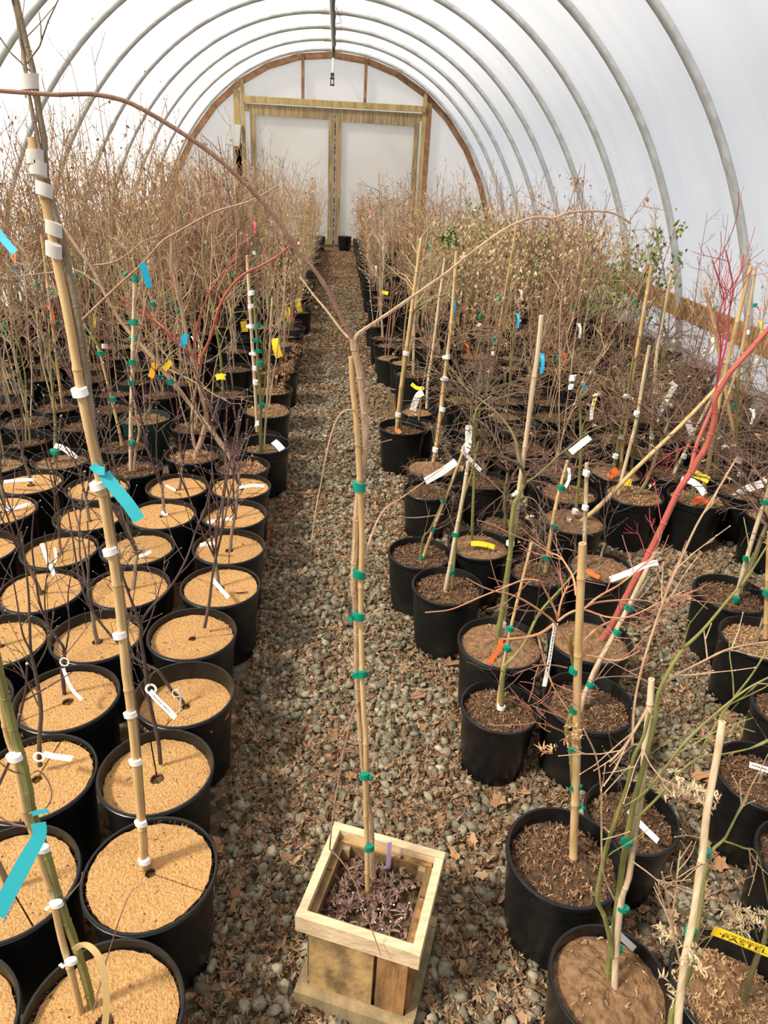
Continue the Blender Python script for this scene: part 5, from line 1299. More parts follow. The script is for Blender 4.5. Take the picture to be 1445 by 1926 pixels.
stems(t, 'branch', 'bark_orange', [([(0.5202, 1.04, 0.8636), (0.5381, 1.0357, 0.8855), (0.5608, 1.0316, 0.8943), (0.6007, 1.0249, 0.8842), (0.6396, 1.0183, 0.8891), (0.6833, 1.0086, 0.9257), (0.7199, 1, 0.9583)], .0024, .0010), ([(0.5642, 1.05, 0.8805), (0.5891, 1.0565, 0.8926), (0.637, 1.0666, 0.8921), (0.6871, 1.0766, 0.8859), (0.7403, 1.0867, 0.8663), (0.8106, 1.1, 0.8204)], .0022, .0010),
   ([(0.5737, 1.05, 0.7685), (0.5888, 1.0639, 0.8017), (0.6261, 1.0806, 0.8269), (0.6906, 1.1011, 0.8313), (0.7592, 1.12, 0.7994)], .0026, .0012)], 6, .10, 33, 'twig_rose')
stems(t, 'branch', 'bark_orange', [([(0.52, 1.05, 0.8518), (0.4858, 1.0365, 0.8363), (0.4351, 1.02, 0.8388), (0.4037, 1.01, 0.8473), (0.3781, 1, 0.8776)], .0028, .0012), ([(0.4874, 1.04, 0.8314), (0.4999, 1.0225, 0.7914), (0.5195, 1.0013, 0.7443), (0.5493, 0.98, 0.7033)], .0020, .0011), ([(0.5626, 1.04, 0.7852), (0.5907, 1.0301, 0.793), (0.6374, 1.0138, 0.7948), (0.6664, 1, 0.8276)], .0020, .0010),
   ([(0.5508, 1.03, 0.7643), (0.5133, 1.0054, 0.7904), (0.4626, 0.97, 0.8189)], .0016, .0009), ([(0.5794, 1.04, 0.5928), (0.5226, 1.0001, 0.6507), (0.4818, 0.97, 0.6872)], .0016, .0009), ([(0.6075, 1.04, 0.6067), (0.5585, 1.0175, 0.6529), (0.5029, 0.9913, 0.6971), (0.48, 0.98, 0.7164)], .0018, .001)], 4, .09, 34, 'twig_rose')
ties(t, [(0.5663, 1.03, 0.7581), (0.5843, 1.03, 0.6601), (0.6039, 1.03, 0.5597), (0.6238, 1.03, 0.4522), (0.6325, 1.03, 0.3957)], 'green_tie', .0112, .011)
label_tag(t, [(0.5121, 1.03, 0.866), (0.5077, 1.0182, 0.8417), (0.5027, 1.0015, 0.8068), (0.4939, 0.98, 0.7625)], [.013, .010, .006, .006, .006, .007, .007, .007, .008, .008, .009, .009, .009], 'white_tag', (.3, -.9, .2), lines=1)
clumps(t, [(0.5754, 1, 0.6219)], 10, .024, .022, 'dry_leaf', 61)
clumps(t, [(0.5314, 0.99, 0.5965)], 4, .026, .012, 'dry_leaf', 64)

t, z = RT['R27']
stake(t, [(0.6583, 0.765, 0.2062), (0.6387, 0.7715, 0.3358), (0.6256, 0.7784, 0.4613), (0.6292, 0.7814, 0.5093), (0.6201, 0.7878, 0.6125), (0.6146, 0.7942, 0.7084), (0.6026, 0.8005, 0.7981), (0.596, 0.8058, 0.8684), (0.5891, 0.81, 0.9218)], .0064, 'bamboo_pale', 41)
stems(t, 'trunk', 'bark_green', [([(0.6587, 0.785, 0.1706), (0.6456, 0.7845, 0.2526), (0.6382, 0.7841, 0.3156), (0.6281, 0.7834, 0.4052), (0.6152, 0.7826, 0.515), (0.6073, 0.782, 0.5927), (0.5996, 0.7812, 0.6884), (0.5978, 0.7805, 0.7564), (0.5967, 0.7802, 0.7919), (0.5933, 0.7793, 0.8727), (0.5871, 0.7788, 0.9202), (0.5935, 0.7783, 0.9668), (0.6043, 0.7778, 1.0022), (0.6245, 0.7772, 1.0376), (0.6459, 0.7764, 1.087), (0.6618, 0.7758, 1.1225), (0.6753, 0.775, 1.1746)], .0066, .0011)], 3, .12, 41)
stems(t, 'trunk', 'bark_green', [([(0.6379, 0.77, 0.3017), (0.6242, 0.7683, 0.3479), (0.5957, 0.7651, 0.4281), (0.5736, 0.7631, 0.4753), (0.5644, 0.76, 0.5475), (0.5594, 0.7559, 0.636), (0.5598, 0.7521, 0.7098), (0.5606, 0.7489, 0.7698), (0.5559, 0.7456, 0.829), (0.5607, 0.7429, 0.8724), (0.5576, 0.74, 0.9203)], .0046, .0022)], 3, .10, 42)
stems(t, 'branch', 'bark_green', [([(0.5977, 0.77, 0.7096), (0.6262, 0.7759, 0.7632), (0.6536, 0.7823, 0.8212), (0.6939, 0.7894, 0.8743), (0.7329, 0.7956, 0.9144), (0.7668, 0.8, 0.9351)], .0026, .0013), ([(0.6039, 0.77, 0.6684), (0.6361, 0.7794, 0.7078), (0.6624, 0.788, 0.7463), (0.695, 0.7963, 0.7753), (0.7406, 0.8037, 0.7741), (0.7988, 0.8136, 0.7796), (0.8303, 0.82, 0.7949)], .0024, .0011), ([(0.6978, 0.8, 0.7715), (0.7066, 0.8073, 0.8084), (0.7354, 0.821, 0.8691), (0.7602, 0.8311, 0.9103), (0.7778, 0.84, 0.9487)], .0020, .0012)], 4, .10, 43)
stems(t, 'branch', 'bark_tan', [([(0.5708, 0.77, 0.8978), (0.5564, 0.7625, 0.8648), (0.5442, 0.7567, 0.8392), (0.5238, 0.75, 0.8152)], .0024, .0014), ([(0.5867, 0.78, 0.9242), (0.5908, 0.7816, 0.9268), (0.6082, 0.7892, 0.9422), (0.6566, 0.8047, 0.9592), (0.7057, 0.8194, 0.9724), (0.7872, 0.84, 0.971)], .0022, .0016), ([(0.5816, 0.8, 0.7989), (0.5765, 0.8159, 0.8679), (0.5811, 0.8304, 0.9274), (0.5881, 0.8405, 0.9668), (0.595, 0.8491, 0.9998), (0.6045, 0.8596, 1.0387), (0.6165, 0.8703, 1.0769), (0.6393, 0.8886, 1.14), (0.6595, 0.9006, 1.1781), (0.6775, 0.9116, 1.2127), (0.6914, 0.92, 1.2389)], .0019, .0013)], 5, .09, 44, buds=True)
stems(t, 'side_shoot', 'bark_tan', [([(0.6075, 0.76, 0.47), (0.5631, 0.7524, 0.5646), (0.5294, 0.7406, 0.7052), (0.5126, 0.734, 0.777), (0.4893, 0.7268, 0.8491), (0.4576, 0.72, 0.9094)], .0018, .0012), ([(0.5514, 0.77, 0.8084), (0.5592, 0.7494, 0.8505), (0.5716, 0.7224, 0.836), (0.5837, 0.7, 0.8283)], .0014, .0009), ([(0.6195, 0.77, 0.5658), (0.6488, 0.7465, 0.5565), (0.6778, 0.72, 0.5393)], .0014, .0008)], 3, .09, 45, buds=True)
ties(t, [(0.6027, 0.775, 0.6069), (0.6328, 0.775, 0.4339), (0.6458, 0.775, 0.3172)], 'green_tie', .0105, .010)
label_tag(t, [(0.6358, 0.8, 0.346), (0.6743, 0.8143, 0.2884), (0.7193, 0.83, 0.2245)], .0125, 'white_tag', (-.2, -.7, .7))
clumps(t, [(0.6596, 0.8, 0.706), (0.7238, 0.84, 0.6479)], 14, .020, .017, 'beige_leaf', 71)

t, z = RT['F1']
stake(t, [(0.6699, 0.56, 0.2858), (0.6486, 0.5864, 0.4363), (0.6439, 0.5961, 0.4873), (0.6397, 0.6078, 0.5462), (0.6403, 0.6183, 0.5958), (0.6419, 0.6266, 0.6336), (0.6392, 0.6435, 0.7099), (0.64, 0.6497, 0.7367), (0.6359, 0.6662, 0.8068), (0.6385, 0.6856, 0.8846), (0.639, 0.7, 0.9404)], .0064, 'bamboo_pale', 51)
stems(t, 'trunk', 'bark_green', [([(0.6501, 0.56, 0.2875), (0.6464, 0.5973, 0.4157), (0.6478, 0.6059, 0.4439), (0.6566, 0.6134, 0.4638), (0.6704, 0.6273, 0.5023), (0.6739, 0.6458, 0.5598), (0.6763, 0.6626, 0.611), (0.6759, 0.6748, 0.6481), (0.6795, 0.6917, 0.6974), (0.6685, 0.7, 0.7199)], .0050, .0030), ([(0.6787, 0.69, 0.6878), (0.7084, 0.7042, 0.6973), (0.7195, 0.7125, 0.7091), (0.7494, 0.74, 0.7537)], .0024, .0014), ([(0.722, 0.72, 0.677), (0.7691, 0.729, 0.6471), (0.8073, 0.7361, 0.6154), (0.8989, 0.76, 0.4295)], .0018, .001)], 3, .08, 51, 'bark_tan', True)
stems(t, 'side_shoot', 'bark_tan', [([(0.6705, 0.64, 0.4737), (0.6311, 0.6331, 0.5739), (0.5965, 0.6263, 0.6658), (0.5654, 0.62, 0.7441)], .0020, .0012), ([(0.6153, 0.63, 0.6136), (0.6127, 0.6513, 0.7002), (0.6122, 0.66, 0.7342)], .0014, .0009)], 4, .07, 52)
ties(t, [(0.6656, 0.68, 0.7035)], 'green_tie', .0098, .010); ties(t, [(0.6531, 0.635, 0.5854)], 'green_tie', .0098, .011)
clumps(t, [(0.6425, 0.6, 0.5823), (0.6644, 0.6227, 0.4593), (0.6433, 0.66, 0.5441)], 12, .018, .020, 'beige_leaf', 81)
clumps(t, [(0.6258, 0.7, 0.8171), (0.6711, 0.72, 0.7721)], 9, .018, .022, 'beige_leaf', 87)

t, z = RT['R28']
stems(t, 'trunk', 'bark_olive', [([(0.9031, 0.74, 0.206), (0.8926, 0.7363, 0.2641), (0.8793, 0.73, 0.356), (0.8742, 0.726, 0.4084), (0.8523, 0.72, 0.4913)], .0062, .0030), ([(0.89, 0.74, 0.3389), (0.8143, 0.7218, 0.4472), (0.7562, 0.7067, 0.4591), (0.7351, 0.7, 0.4562)], .0016, .0009)], 5, .08, 55)
tg = label_tag(t, [(0.7104, 0.66, 0.5478), (0.7406, 0.6589, 0.5336), (0.7792, 0.6574, 0.5125), (0.8152, 0.6561, 0.4937), (0.8465, 0.655, 0.4772)], .0150, 'yellow_tag', (.05, -.93, .35))
def letters(txt, size, p0, p1, side, face, m, parent, name='lettering'):
    cu = bpy.data.curves.new('lettering', 'FONT'); cu.body = txt; cu.size = 1; cu.align_x = 'CENTER'; cu.align_y = 'CENTER'
    o = bpy.data.objects.new('lettering_source', cu); COL.objects.link(o)
    bpy.context.view_layer.update()
    me = bpy.data.meshes.new_from_object(o.evaluated_get(bpy.context.evaluated_depsgraph_get()))
    bpy.data.objects.remove(o)
    d = (p1 - p0); L = np.linalg.norm(d); d = d / L
    s = np.cross(np.asarray(face, float), d); s = s / np.linalg.norm(s); nn = np.cross(d, s)
    w = max(v.co.x for v in me.vertices) - min(v.co.x for v in me.vertices)
    sx = L / w
    c = (p0 + p1) / 2 + s * side + nn * .0012
    for v in me.vertices:
        v.co = Vector(c + d * (v.co.x * sx) + s * (v.co.y * size))
    me.materials.clear(); me.materials.append(M[m])
    return link(name, me, parent)
a, c = [np.array(p) for p in rel(t, [(0.7207, 0.658, 0.5412), (0.8175, 0.655, 0.4926)])]
letters("'PASTEL'", .0088, a, c, -.0002, (.05, -.93, .35), 'ink', tg)
letters('ACER PALMATUM', .0044, a + (c - a) * .08, a + (c - a) * .86, .0052, (.05, -.93, .35), 'ink', tg)
letters('JAPANESE MAPLE', .0036, a + (c - a) * .12, a + (c - a) * .84, -.0056, (.05, -.93, .35), 'ink', tg)
clumps(t, [(0.7793, 0.7, 0.5132), (0.8271, 0.7198, 0.4714), (0.8727, 0.74, 0.446)], 14, .018, .020, 'beige_leaf', 91)

t, z = RT['R20']
stems(t, 'trunk', 'bark_red', [([(0.9644, 1.8, 0.2135), (0.9988, 1.8, 0.2999), (1.0184, 1.8, 0.3836), (1.0369, 1.8, 0.4588), (1.0524, 1.8, 0.5204), (1.0679, 1.8, 0.5862), (1.0829, 1.8, 0.6574), (1.0956, 1.8, 0.7283), (1.1098, 1.8, 0.7955), (1.1298, 1.8, 0.8429), (1.142, 1.8, 0.8875), (1.1534, 1.8, 0.9217), (1.1575, 1.8, 0.971), (1.1558, 1.8, 1.0174), (1.1429, 1.8, 1.0596), (1.1533, 1.8, 1.1046), (1.1662, 1.8, 1.1387), (1.2006, 1.8, 1.1943), (1.2404, 1.8, 1.2612), (1.2791, 1.8, 1.3223)], .0108, .0066)])
stems(t, 'branch', 'bark_red', [([(1.1269, 1.8, 0.8544), (1.1371, 1.8211, 0.9211), (1.1529, 1.8364, 0.9671), (1.1689, 1.8514, 1.0113), (1.1772, 1.86, 1.0369)], .0062, .0040)])
stems(t, 'branch', 'bark_crimson', [([(1.1825, 1.85, 0.9694), (1.1786, 1.856, 1.0304), (1.1721, 1.8619, 1.0885), (1.1748, 1.8746, 1.2086), (1.1654, 1.8813, 1.2712), (1.1625, 1.8887, 1.3379), (1.1396, 1.8954, 1.3955), (1.1211, 1.9, 1.4339)], .0034, .0016), ([(1.1723, 1.85, 1.0369), (1.1707, 1.8734, 1.1321), (1.1728, 1.891, 1.2019), (1.1662, 1.9188, 1.3108), (1.1955, 1.935, 1.3652), (1.2025, 1.95, 1.421)], .0026, .0014),
  ([(1.1653, 1.85, 1.0918), (1.1391, 1.8349, 1.1993), (1.1057, 1.8243, 1.2705), (1.1033, 1.8155, 1.3261), (1.0677, 1.8067, 1.3785), (1.0403, 1.8, 1.4165)], .0022, .0012)], 5, .16, 61, 'bark_crimson')
stems(t, 'branch', 'bark_crimson', [([(1.137, 1.8, 0.9068), (1.1192, 1.8051, 0.9189), (1.0917, 1.8126, 0.912), (1.0567, 1.8252, 0.8784), (1.0283, 1.8383, 0.8323), (1.0118, 1.85, 0.7826)], .0022, .0012), ([(1.0862, 1.8, 0.6646), (1.0822, 1.8599, 0.727), (1.0808, 1.9, 0.7703)], .0018, .0009), ([(1.0773, 1.8, 0.6321), (1.0728, 1.848, 0.6518), (1.0842, 1.9, 0.6804)], .0014, .0009), ([(1.06, 1.8, 0.5619), (1.0443, 1.8378, 0.6108), (1.0332, 1.85, 0.6225)], .0014, .0009)], 3, .06, 62)
t, z = RT['R21']
stake(t, [(0.8204, 1.5, 0.2233), (0.8213, 1.5019, 0.2819), (0.8305, 1.5038, 0.3354), (0.8389, 1.5055, 0.3823), (0.8655, 1.5091, 0.4751), (0.8953, 1.5136, 0.5874), (0.9141, 1.5169, 0.6662), (0.9315, 1.52, 0.7394)], .0074, 'bamboo_pale', 61)
stems(t, 'trunk', 'bark_grey', [([(0.8593, 1.53, 0.1997), (0.8509, 1.5314, 0.2736), (0.8489, 1.5319, 0.3022), (0.8701, 1.5342, 0.4128), (0.9006, 1.5369, 0.527), (0.9238, 1.5385, 0.5946), (0.9437, 1.54, 0.6522)], .0060, .0032)], 4, .14, 63, 'maple_twig')
stems(t, 'side_shoot', 'bark_rose', [([(0.8319, 1.5, 0.3292), (0.851, 1.4908, 0.3556), (0.9128, 1.4683, 0.3798), (0.9648, 1.45, 0.3805)], .0016, .0009), ([(0.8423, 1.5, 0.3386), (0.8732, 1.5, 0.4123), (0.8982, 1.5, 0.4214)], .0014, .0009)], 2, .08, 64)
ties(t, [(0.8314, 1.5, 0.3235), (0.8751, 1.5068, 0.4962), (0.8952, 1.51, 0.5747)], 'green_tie', .0125, .014, (.35, 0, 1))
label_tag(t, [(0.9402, 1.51, 0.7139), (0.9003, 1.493, 0.7172), (0.8512, 1.4688, 0.7094), (0.7912, 1.44, 0.7049)], .0150, 'white_tag', (-.2, -.8, .6))

t, z = RT['R2']
stake(t, [(0.6518, 1.79, 0.216), (0.6413, 1.79, 0.4068), (0.6358, 1.79, 0.5764), (0.6371, 1.79, 0.6865), (0.6345, 1.79, 0.7632), (0.6334, 1.79, 0.8824), (0.6325, 1.79, 0.9939), (0.6306, 1.79, 1.0868), (0.6305, 1.79, 1.1745), (0.626, 1.79, 1.269)], .0078, 'bamboo_pale', 65)
stems(t, 'trunk', 'bark_green', [([(0.633, 1.77, 0.2231), (0.6286, 1.77, 0.3014), (0.632, 1.77, 0.3812), (0.6309, 1.77, 0.4679), (0.6306, 1.77, 0.5332), (0.6299, 1.77, 0.5878), (0.6219, 1.77, 0.6845), (0.6217, 1.77, 0.7441), (0.6275, 1.77, 0.7692), (0.6403, 1.77, 0.809)], .0092, .0062)])
stems(t, 'branch', 'bark_olive', [([(0.6405, 1.77, 0.8074), (0.6337, 1.7552, 0.8413), (0.6104, 1.7361, 0.8806), (0.572, 1.7155, 0.9052), (0.5371, 1.6967, 0.9241), (0.4899, 1.6647, 0.9751), (0.4394, 1.6249, 1.0402), (0.4092, 1.6, 1.0788)], .0054, .0018), ([(0.6199, 1.77, 0.8697), (0.6165, 1.7782, 0.8867), (0.6067, 1.798, 0.9273), (0.5841, 1.8185, 0.9641), (0.552, 1.8394, 0.9945), (0.5188, 1.8581, 1.0164), (0.474, 1.8827, 1.0439), (0.446, 1.9, 1.0682)], .0050, .0016),
  ([(0.6435, 1.77, 0.8074), (0.6514, 1.7753, 0.815), (0.6852, 1.7929, 0.8324), (0.7545, 1.8326, 0.881), (0.8406, 1.8773, 0.9309), (0.8948, 1.9, 0.9436)], .0036, .0014), ([(0.6237, 1.77, 0.7525), (0.64, 1.756, 0.7761), (0.6663, 1.74, 0.7761), (0.6846, 1.7215, 0.7526), (0.7015, 1.7, 0.7225)], .0022, .001)], 8, .16, 66, 'maple_twig')
ties(t, [(0.6395, 1.775, 0.3301), (0.6272, 1.775, 0.6171), (0.6305, 1.775, 0.7785)], 'white_tie', .0125, .014)
label_tag(t, [(0.6276, 1.73, 0.3089), (0.6237, 1.714, 0.2869), (0.6059, 1.698, 0.2711), (0.59, 1.68, 0.251)], .0155, 'orange_tag', (.1, -.9, .4))
t, z = RT['R1']
stems(t, 'trunk', 'bark_green', [([(0.5996, 1.53, 0.209), (0.5928, 1.53, 0.2755), (0.5897, 1.53, 0.325), (0.5912, 1.53, 0.3604), (0.5955, 1.53, 0.3734)], .0072, .0054), ([(0.5905, 1.53, 0.366), (0.6371, 1.5483, 0.4177), (0.6701, 1.5703, 0.4966), (0.6916, 1.5808, 0.5299), (0.714, 1.5895, 0.5538), (0.7544, 1.6057, 0.5989), (0.7889, 1.62, 0.6398)], .0050, .0024)], 6, .16, 67, 'maple_twig')
stake(t, [(0.5939, 1.545, 0.1793), (0.5914, 1.5474, 0.2798), (0.5928, 1.5499, 0.3815), (0.5968, 1.5523, 0.4702), (0.6032, 1.5544, 0.5471), (0.61, 1.5567, 0.628), (0.6151, 1.5584, 0.6856), (0.6191, 1.56, 0.7386)], .0050, 'bamboo', 68)
ties(t, [(0.5936, 1.54, 0.4166), (0.5924, 1.54, 0.4826)], 'green_tie', .0105, .013); ties(t, [(0.5986, 1.53, 0.2169)], 'white_tie', .0125, .014)
t, z = RT['R3']
stake(t, [(0.5091, 2.1, 0.2072), (0.5198, 2.1, 0.323), (0.5287, 2.1, 0.4674), (0.5361, 2.1, 0.561), (0.5416, 2.1, 0.6495), (0.5447, 2.1, 0.7406)], .0078, 'bamboo_pale', 69)
stems(t, 'trunk', 'bark_green', [([(0.5423, 2.13, 0.2287), (0.5419, 2.13, 0.2536), (0.5401, 2.13, 0.3553), (0.5408, 2.13, 0.4471), (0.5492, 2.13, 0.5865), (0.5695, 2.13, 0.7041), (0.577, 2.13, 0.7981)], .0056, .0024)], 7, .2, 69, 'twig_dark', droop=.1)
ties(t, [(0.5256, 2.1, 0.3209), (0.5285, 2.1, 0.4695)], 'green_tie', .0125, .015)
t, z = RT['R4']
stake(t, [(0.4588, 2.35, 0.2154), (0.4683, 2.35, 0.256), (0.4883, 2.35, 0.3426), (0.51, 2.35, 0.4246), (0.5416, 2.35, 0.5417), (0.5728, 2.35, 0.6668)], .0066, 'bamboo', 70)
stems(t, 'trunk', 'bark_olive', [([(0.4508, 2.33, 0.2104), (0.4491, 2.33, 0.2625), (0.4513, 2.33, 0.316), (0.4594, 2.33, 0.3437), (0.476, 2.33, 0.3645), (0.5097, 2.33, 0.4678), (0.5395, 2.33, 0.5762)], .0056, .0022)], 6, .2, 70, 'twig_dark')
ties(t, [(0.4531, 2.33, 0.2366), (0.4888, 2.3351, 0.3643), (0.5218, 2.34, 0.4807)], 'green_tie', .0105, .015, (.3, 0, 1))
label_tag(t, [(0.4385, 2.3, 0.5768), (0.4932, 2.3, 0.6134), (0.543, 2.3, 0.6557)], .026, 'white_tag', (-.1, -.8, .6), lines=2)
t, z = RT['R5']
stems(t, 'trunk', 'bark_green', [([(0.6675, 2.43, 0.2326), (0.657, 2.43, 0.3521), (0.6439, 2.43, 0.5342), (0.6343, 2.43, 0.6425), (0.6187, 2.43, 0.751), (0.6291, 2.43, 0.8182), (0.6731, 2.43, 0.8594)], .0064, .0026)], 8, .2, 71, 'twig_dark')
label_tag(t, [(0.652, 2.39, 0.2741), (0.6974, 2.3851, 0.2752), (0.7442, 2.38, 0.2644)], .020, 'yellow_tag', (0, -.8, .6))
label_tag(t, [(0.5992, 2.4, 0.757), (0.5977, 2.4, 0.6954), (0.5853, 2.4, 0.6617), (0.6263, 2.4, 0.6119), (0.6598, 2.4, 0.5805)], .014, 'white_tag', (0, -.9, .4))
t, z = RT['R8']
stake(t, [(0.4654, 3.77, 0.2261), (0.4764, 3.77, 0.4992), (0.4928, 3.77, 0.7052), (0.5075, 3.77, 0.9154), (0.5218, 3.77, 1.1129), (0.5329, 3.77, 1.2614)], .0115, 'bamboo', 72)
stems(t, 'trunk', 'bark_green', [([(0.4846, 3.78, 0.223), (0.4862, 3.78, 0.448), (0.5025, 3.78, 0.7031), (0.5191, 3.78, 0.8837), (0.5634, 3.78, 0.9347), (0.6309, 3.78, 0.9699), (0.712, 3.78, 1.0054)], .0080, .0024)], 9, .25, 72, 'twig_pale')
ties(t, [(0.4677, 3.76, 0.3307), (0.4909, 3.76, 0.6759)], 'white_tie', .0165, .022)
label_tag(t, [(0.4629, 3.72, 0.257), (0.4801, 3.7, 0.2428)], .026, 'orange_tag', (0, -.8, .6))
t, z = RT['R7']
stake(t, [(0.6011, 3.2, 0.2834), (0.6075, 3.2, 0.3343), (0.6149, 3.2, 0.4961), (0.6198, 3.2, 0.705), (0.6288, 3.2, 0.9077), (0.6269, 3.2, 1.1106), (0.624, 3.2, 1.2656)], .0098, 'bamboo', 73)
ties(t, [(0.605, 3.19, 0.3493), (0.6213, 3.19, 0.5555), (0.6234, 3.19, 0.7054), (0.622, 3.19, 0.8053)], 'white_tie', .014, .020)
stems(t, 'trunk', 'twig_pale', [([(0.609, 3.2, 0.2836), (0.6157, 3.2, 0.3624), (0.6333, 3.2, 0.4317)], .004, .002)], 6, .12, 73)
clumps(t, [(0.6257, 3.15, 0.3215)], 6, .03, .03, 'litter', 95)
t, z = RT['B9']
stake(t, [(0.6863, 4.19, 0.2322), (0.6801, 4.19, 0.3983), (0.6959, 4.19, 0.611), (0.7071, 4.19, 0.8601), (0.7216, 4.19, 1.1225)], .0095, 'bamboo_pale', 74)
label_tag(t, [(0.5716, 4.12, 0.4054), (0.6075, 4.1098, 0.3833), (0.648, 4.1, 0.3875)], .024, 'yellow_tag', (0, -.7, .7))
clumps(t, [(0.6982, 4.2, 1.2334), (0.7449, 4.2, 1.2494), (0.7548, 4.2, 1.2078)], 3, .07, .03, 'green_leaf', 150, 'green_leaf_spray')
t, z = RT['B10']
label_tag(t, [(0.612, 3.86, 0.4335), (0.5824, 3.854, 0.4126), (0.5562, 3.84, 0.3314)], .036, 'white_tag', (0, -.9, .4))
stems(t, 'trunk', 'twig_pale', [([(0.6122, 3.96, 0.2338), (0.6155, 3.96, 0.3645), (0.6286, 3.96, 0.5232), (0.651, 3.96, 0.7069)], .005, .002)], 10, .25, 75)
for k, m, tr, ra, sd in (('R17', 'bark_green', [(1.5278, 3.19, 0.2169), (1.5167, 3.19, 0.2866), (1.5105, 3.19, 0.4256), (1.5106, 3.19, 0.5814), (1.5012, 3.19, 0.7513), (1.4979, 3.19, 0.8398)], .0085, 80), ('R32', 'bark_green', [(1.8529, 3.47, 0.2266), (1.8281, 3.47, 0.3488), (1.7994, 3.47, 0.5259), (1.7803, 3.47, 0.6958), (1.7682, 3.47, 0.8322)], .0068, 81),
                     ('R12', 'bark_olive', [(1.4952, 2.93, 0.2715), (1.4903, 2.93, 0.3314), (1.4774, 2.93, 0.4639), (1.4699, 2.93, 0.5919), (1.4622, 2.93, 0.7395), (1.4665, 2.93, 0.8814), (1.4706, 2.93, 1.0177), (1.4633, 2.93, 1.1482)], .0070, 82), ('R14', 'bark_olive', [(1.8499, 3.2, 0.2048), (1.864, 3.2, 0.3081), (1.8852, 3.2, 0.4232), (1.9093, 3.2, 0.5214), (1.9168, 3.2, 0.6168)], .0100, 83),
                     ('R13', 'bark_green', [(1.7834, 2.88, 0.2377), (1.7772, 2.88, 0.2925), (1.7729, 2.88, 0.3599), (1.7728, 2.88, 0.4393), (1.7685, 2.88, 0.5424)], .0105, 84), ('R15', 'bark_green', [(2.1179, 3.02, 0.22), (2.0828, 3.02, 0.3048), (2.0521, 3.02, 0.3932), (2.0134, 3.02, 0.4739), (1.985, 3.02, 0.5739), (1.9469, 3.02, 0.7266), (1.9221, 3.02, 0.849)], .0098, 85),
                     ('R10', 'bark_green', [(1.1509, 2.64, 0.2265), (1.1442, 2.64, 0.3185), (1.1269, 2.64, 0.5215), (1.0849, 2.64, 0.7583), (1.0746, 2.64, 0.8169)], .0080, 86), ('R31', 'bark_green', [(2.0611, 3.2, 0.2185), (2.0388, 3.2, 0.3123), (2.0062, 3.2, 0.4545), (1.972, 3.2, 0.5915)], .0062, 87)):
    stems(RT[k][0], 'trunk', m, [(tr, ra, ra * .45)], 10, .26, sd, 'twig_dark', droop=.12)
for k, m, tr, ra, sd in (('R17', 'bamboo', [(1.5627, 3.2, 0.2133), (1.5442, 3.2, 0.3578), (1.5296, 3.2, 0.5462), (1.5164, 3.2, 0.7464), (1.5112, 3.2, 0.9146), (1.5052, 3.2, 1.08), (1.4985, 3.2, 1.2425)], .0100, 80), ('R32', 'bamboo_pale', [(1.8255, 3.46, 0.2238), (1.8174, 3.46, 0.2731), (1.7709, 3.46, 0.5571), (1.7317, 3.46, 0.8037), (1.7239, 3.46, 1.0034), (1.7194, 3.46, 1.1813)], .0105, 81),
                     ('R12', 'bamboo_pale', [(1.4419, 2.91, 0.2577), (1.4388, 2.91, 0.323), (1.444, 2.91, 0.432), (1.4499, 2.91, 0.6258), (1.4412, 2.91, 0.7878), (1.435, 2.91, 0.9538)], .0090, 82), ('R14', 'bamboo_pale', [(1.816, 3.18, 0.1923), (1.8209, 3.18, 0.2191), (1.8803, 3.18, 0.4809), (1.9104, 3.18, 0.6044), (1.9276, 3.18, 0.6899)], .0085, 83),
                     ('R10', 'bamboo', [(1.133, 2.6, 0.2319), (1.1697, 2.6169, 0.2646), (1.2541, 2.6519, 0.325), (1.4015, 2.7205, 0.4623), (1.5957, 2.8065, 0.6297), (1.7542, 2.8798, 0.7805), (1.7929, 2.9, 0.8255)], .0105, 84), ('R13', 'bamboo', [(1.8596, 2.93, 0.215), (1.8453, 2.9338, 0.4452), (1.8254, 2.9374, 0.6495), (1.8135, 2.9417, 0.8806), (1.8101, 2.9458, 1.0867), (1.8076, 2.95, 1.2876)], .0105, 85),
                     ('R15', 'bamboo', [(2.1299, 3.04, 0.1963), (2.0362, 3.0422, 0.444), (1.9197, 3.0446, 0.6877), (1.778, 3.048, 1.0033), (1.6864, 3.05, 1.1805)], .0090, 86), ('R31', 'bamboo', [(2.0904, 3.22, 0.2102), (2.0167, 3.22, 0.5034), (2.0314, 3.22, 0.773), (2.0175, 3.22, 1.0043), (1.9883, 3.22, 1.2509)], .0080, 87),
                     ('R18', 'bamboo_pale', [(1.0797, 2.27, 0.2238), (1.0526, 2.27, 0.3748), (1.0327, 2.27, 0.5075), (1.0066, 2.27, 0.6732)], .0090, 88), ('R19', 'bamboo', [(0.922, 2.26, 0.2279), (0.9194, 2.26, 0.2981), (0.9176, 2.26, 0.4885), (0.9238, 2.26, 0.5951), (0.9319, 2.26, 0.6857)], .0078, 89),
                     ('R22', 'bamboo_pale', [(1.563, 2.05, 0.1598), (1.5634, 2.05, 0.2089), (1.5597, 2.05, 0.3135), (1.5549, 2.05, 0.4186), (1.5527, 2.05, 0.5691), (1.5556, 2.05, 0.665), (1.5529, 2.05, 0.7988)], .0088, 90), ('R23', 'bamboo', [(1.5523, 1.83, 0.2404), (1.5372, 1.83, 0.2962), (1.4884, 1.83, 0.4744), (1.4431, 1.83, 0.6402)], .0080, 91),
                     ('R16', 'bamboo', [(2.0716, 2.73, 0.2088), (2.0081, 2.73, 0.4825), (1.9529, 2.73, 0.7237)], .0080, 92)):
    stake(RT[k][0], tr, ra, m, sd)
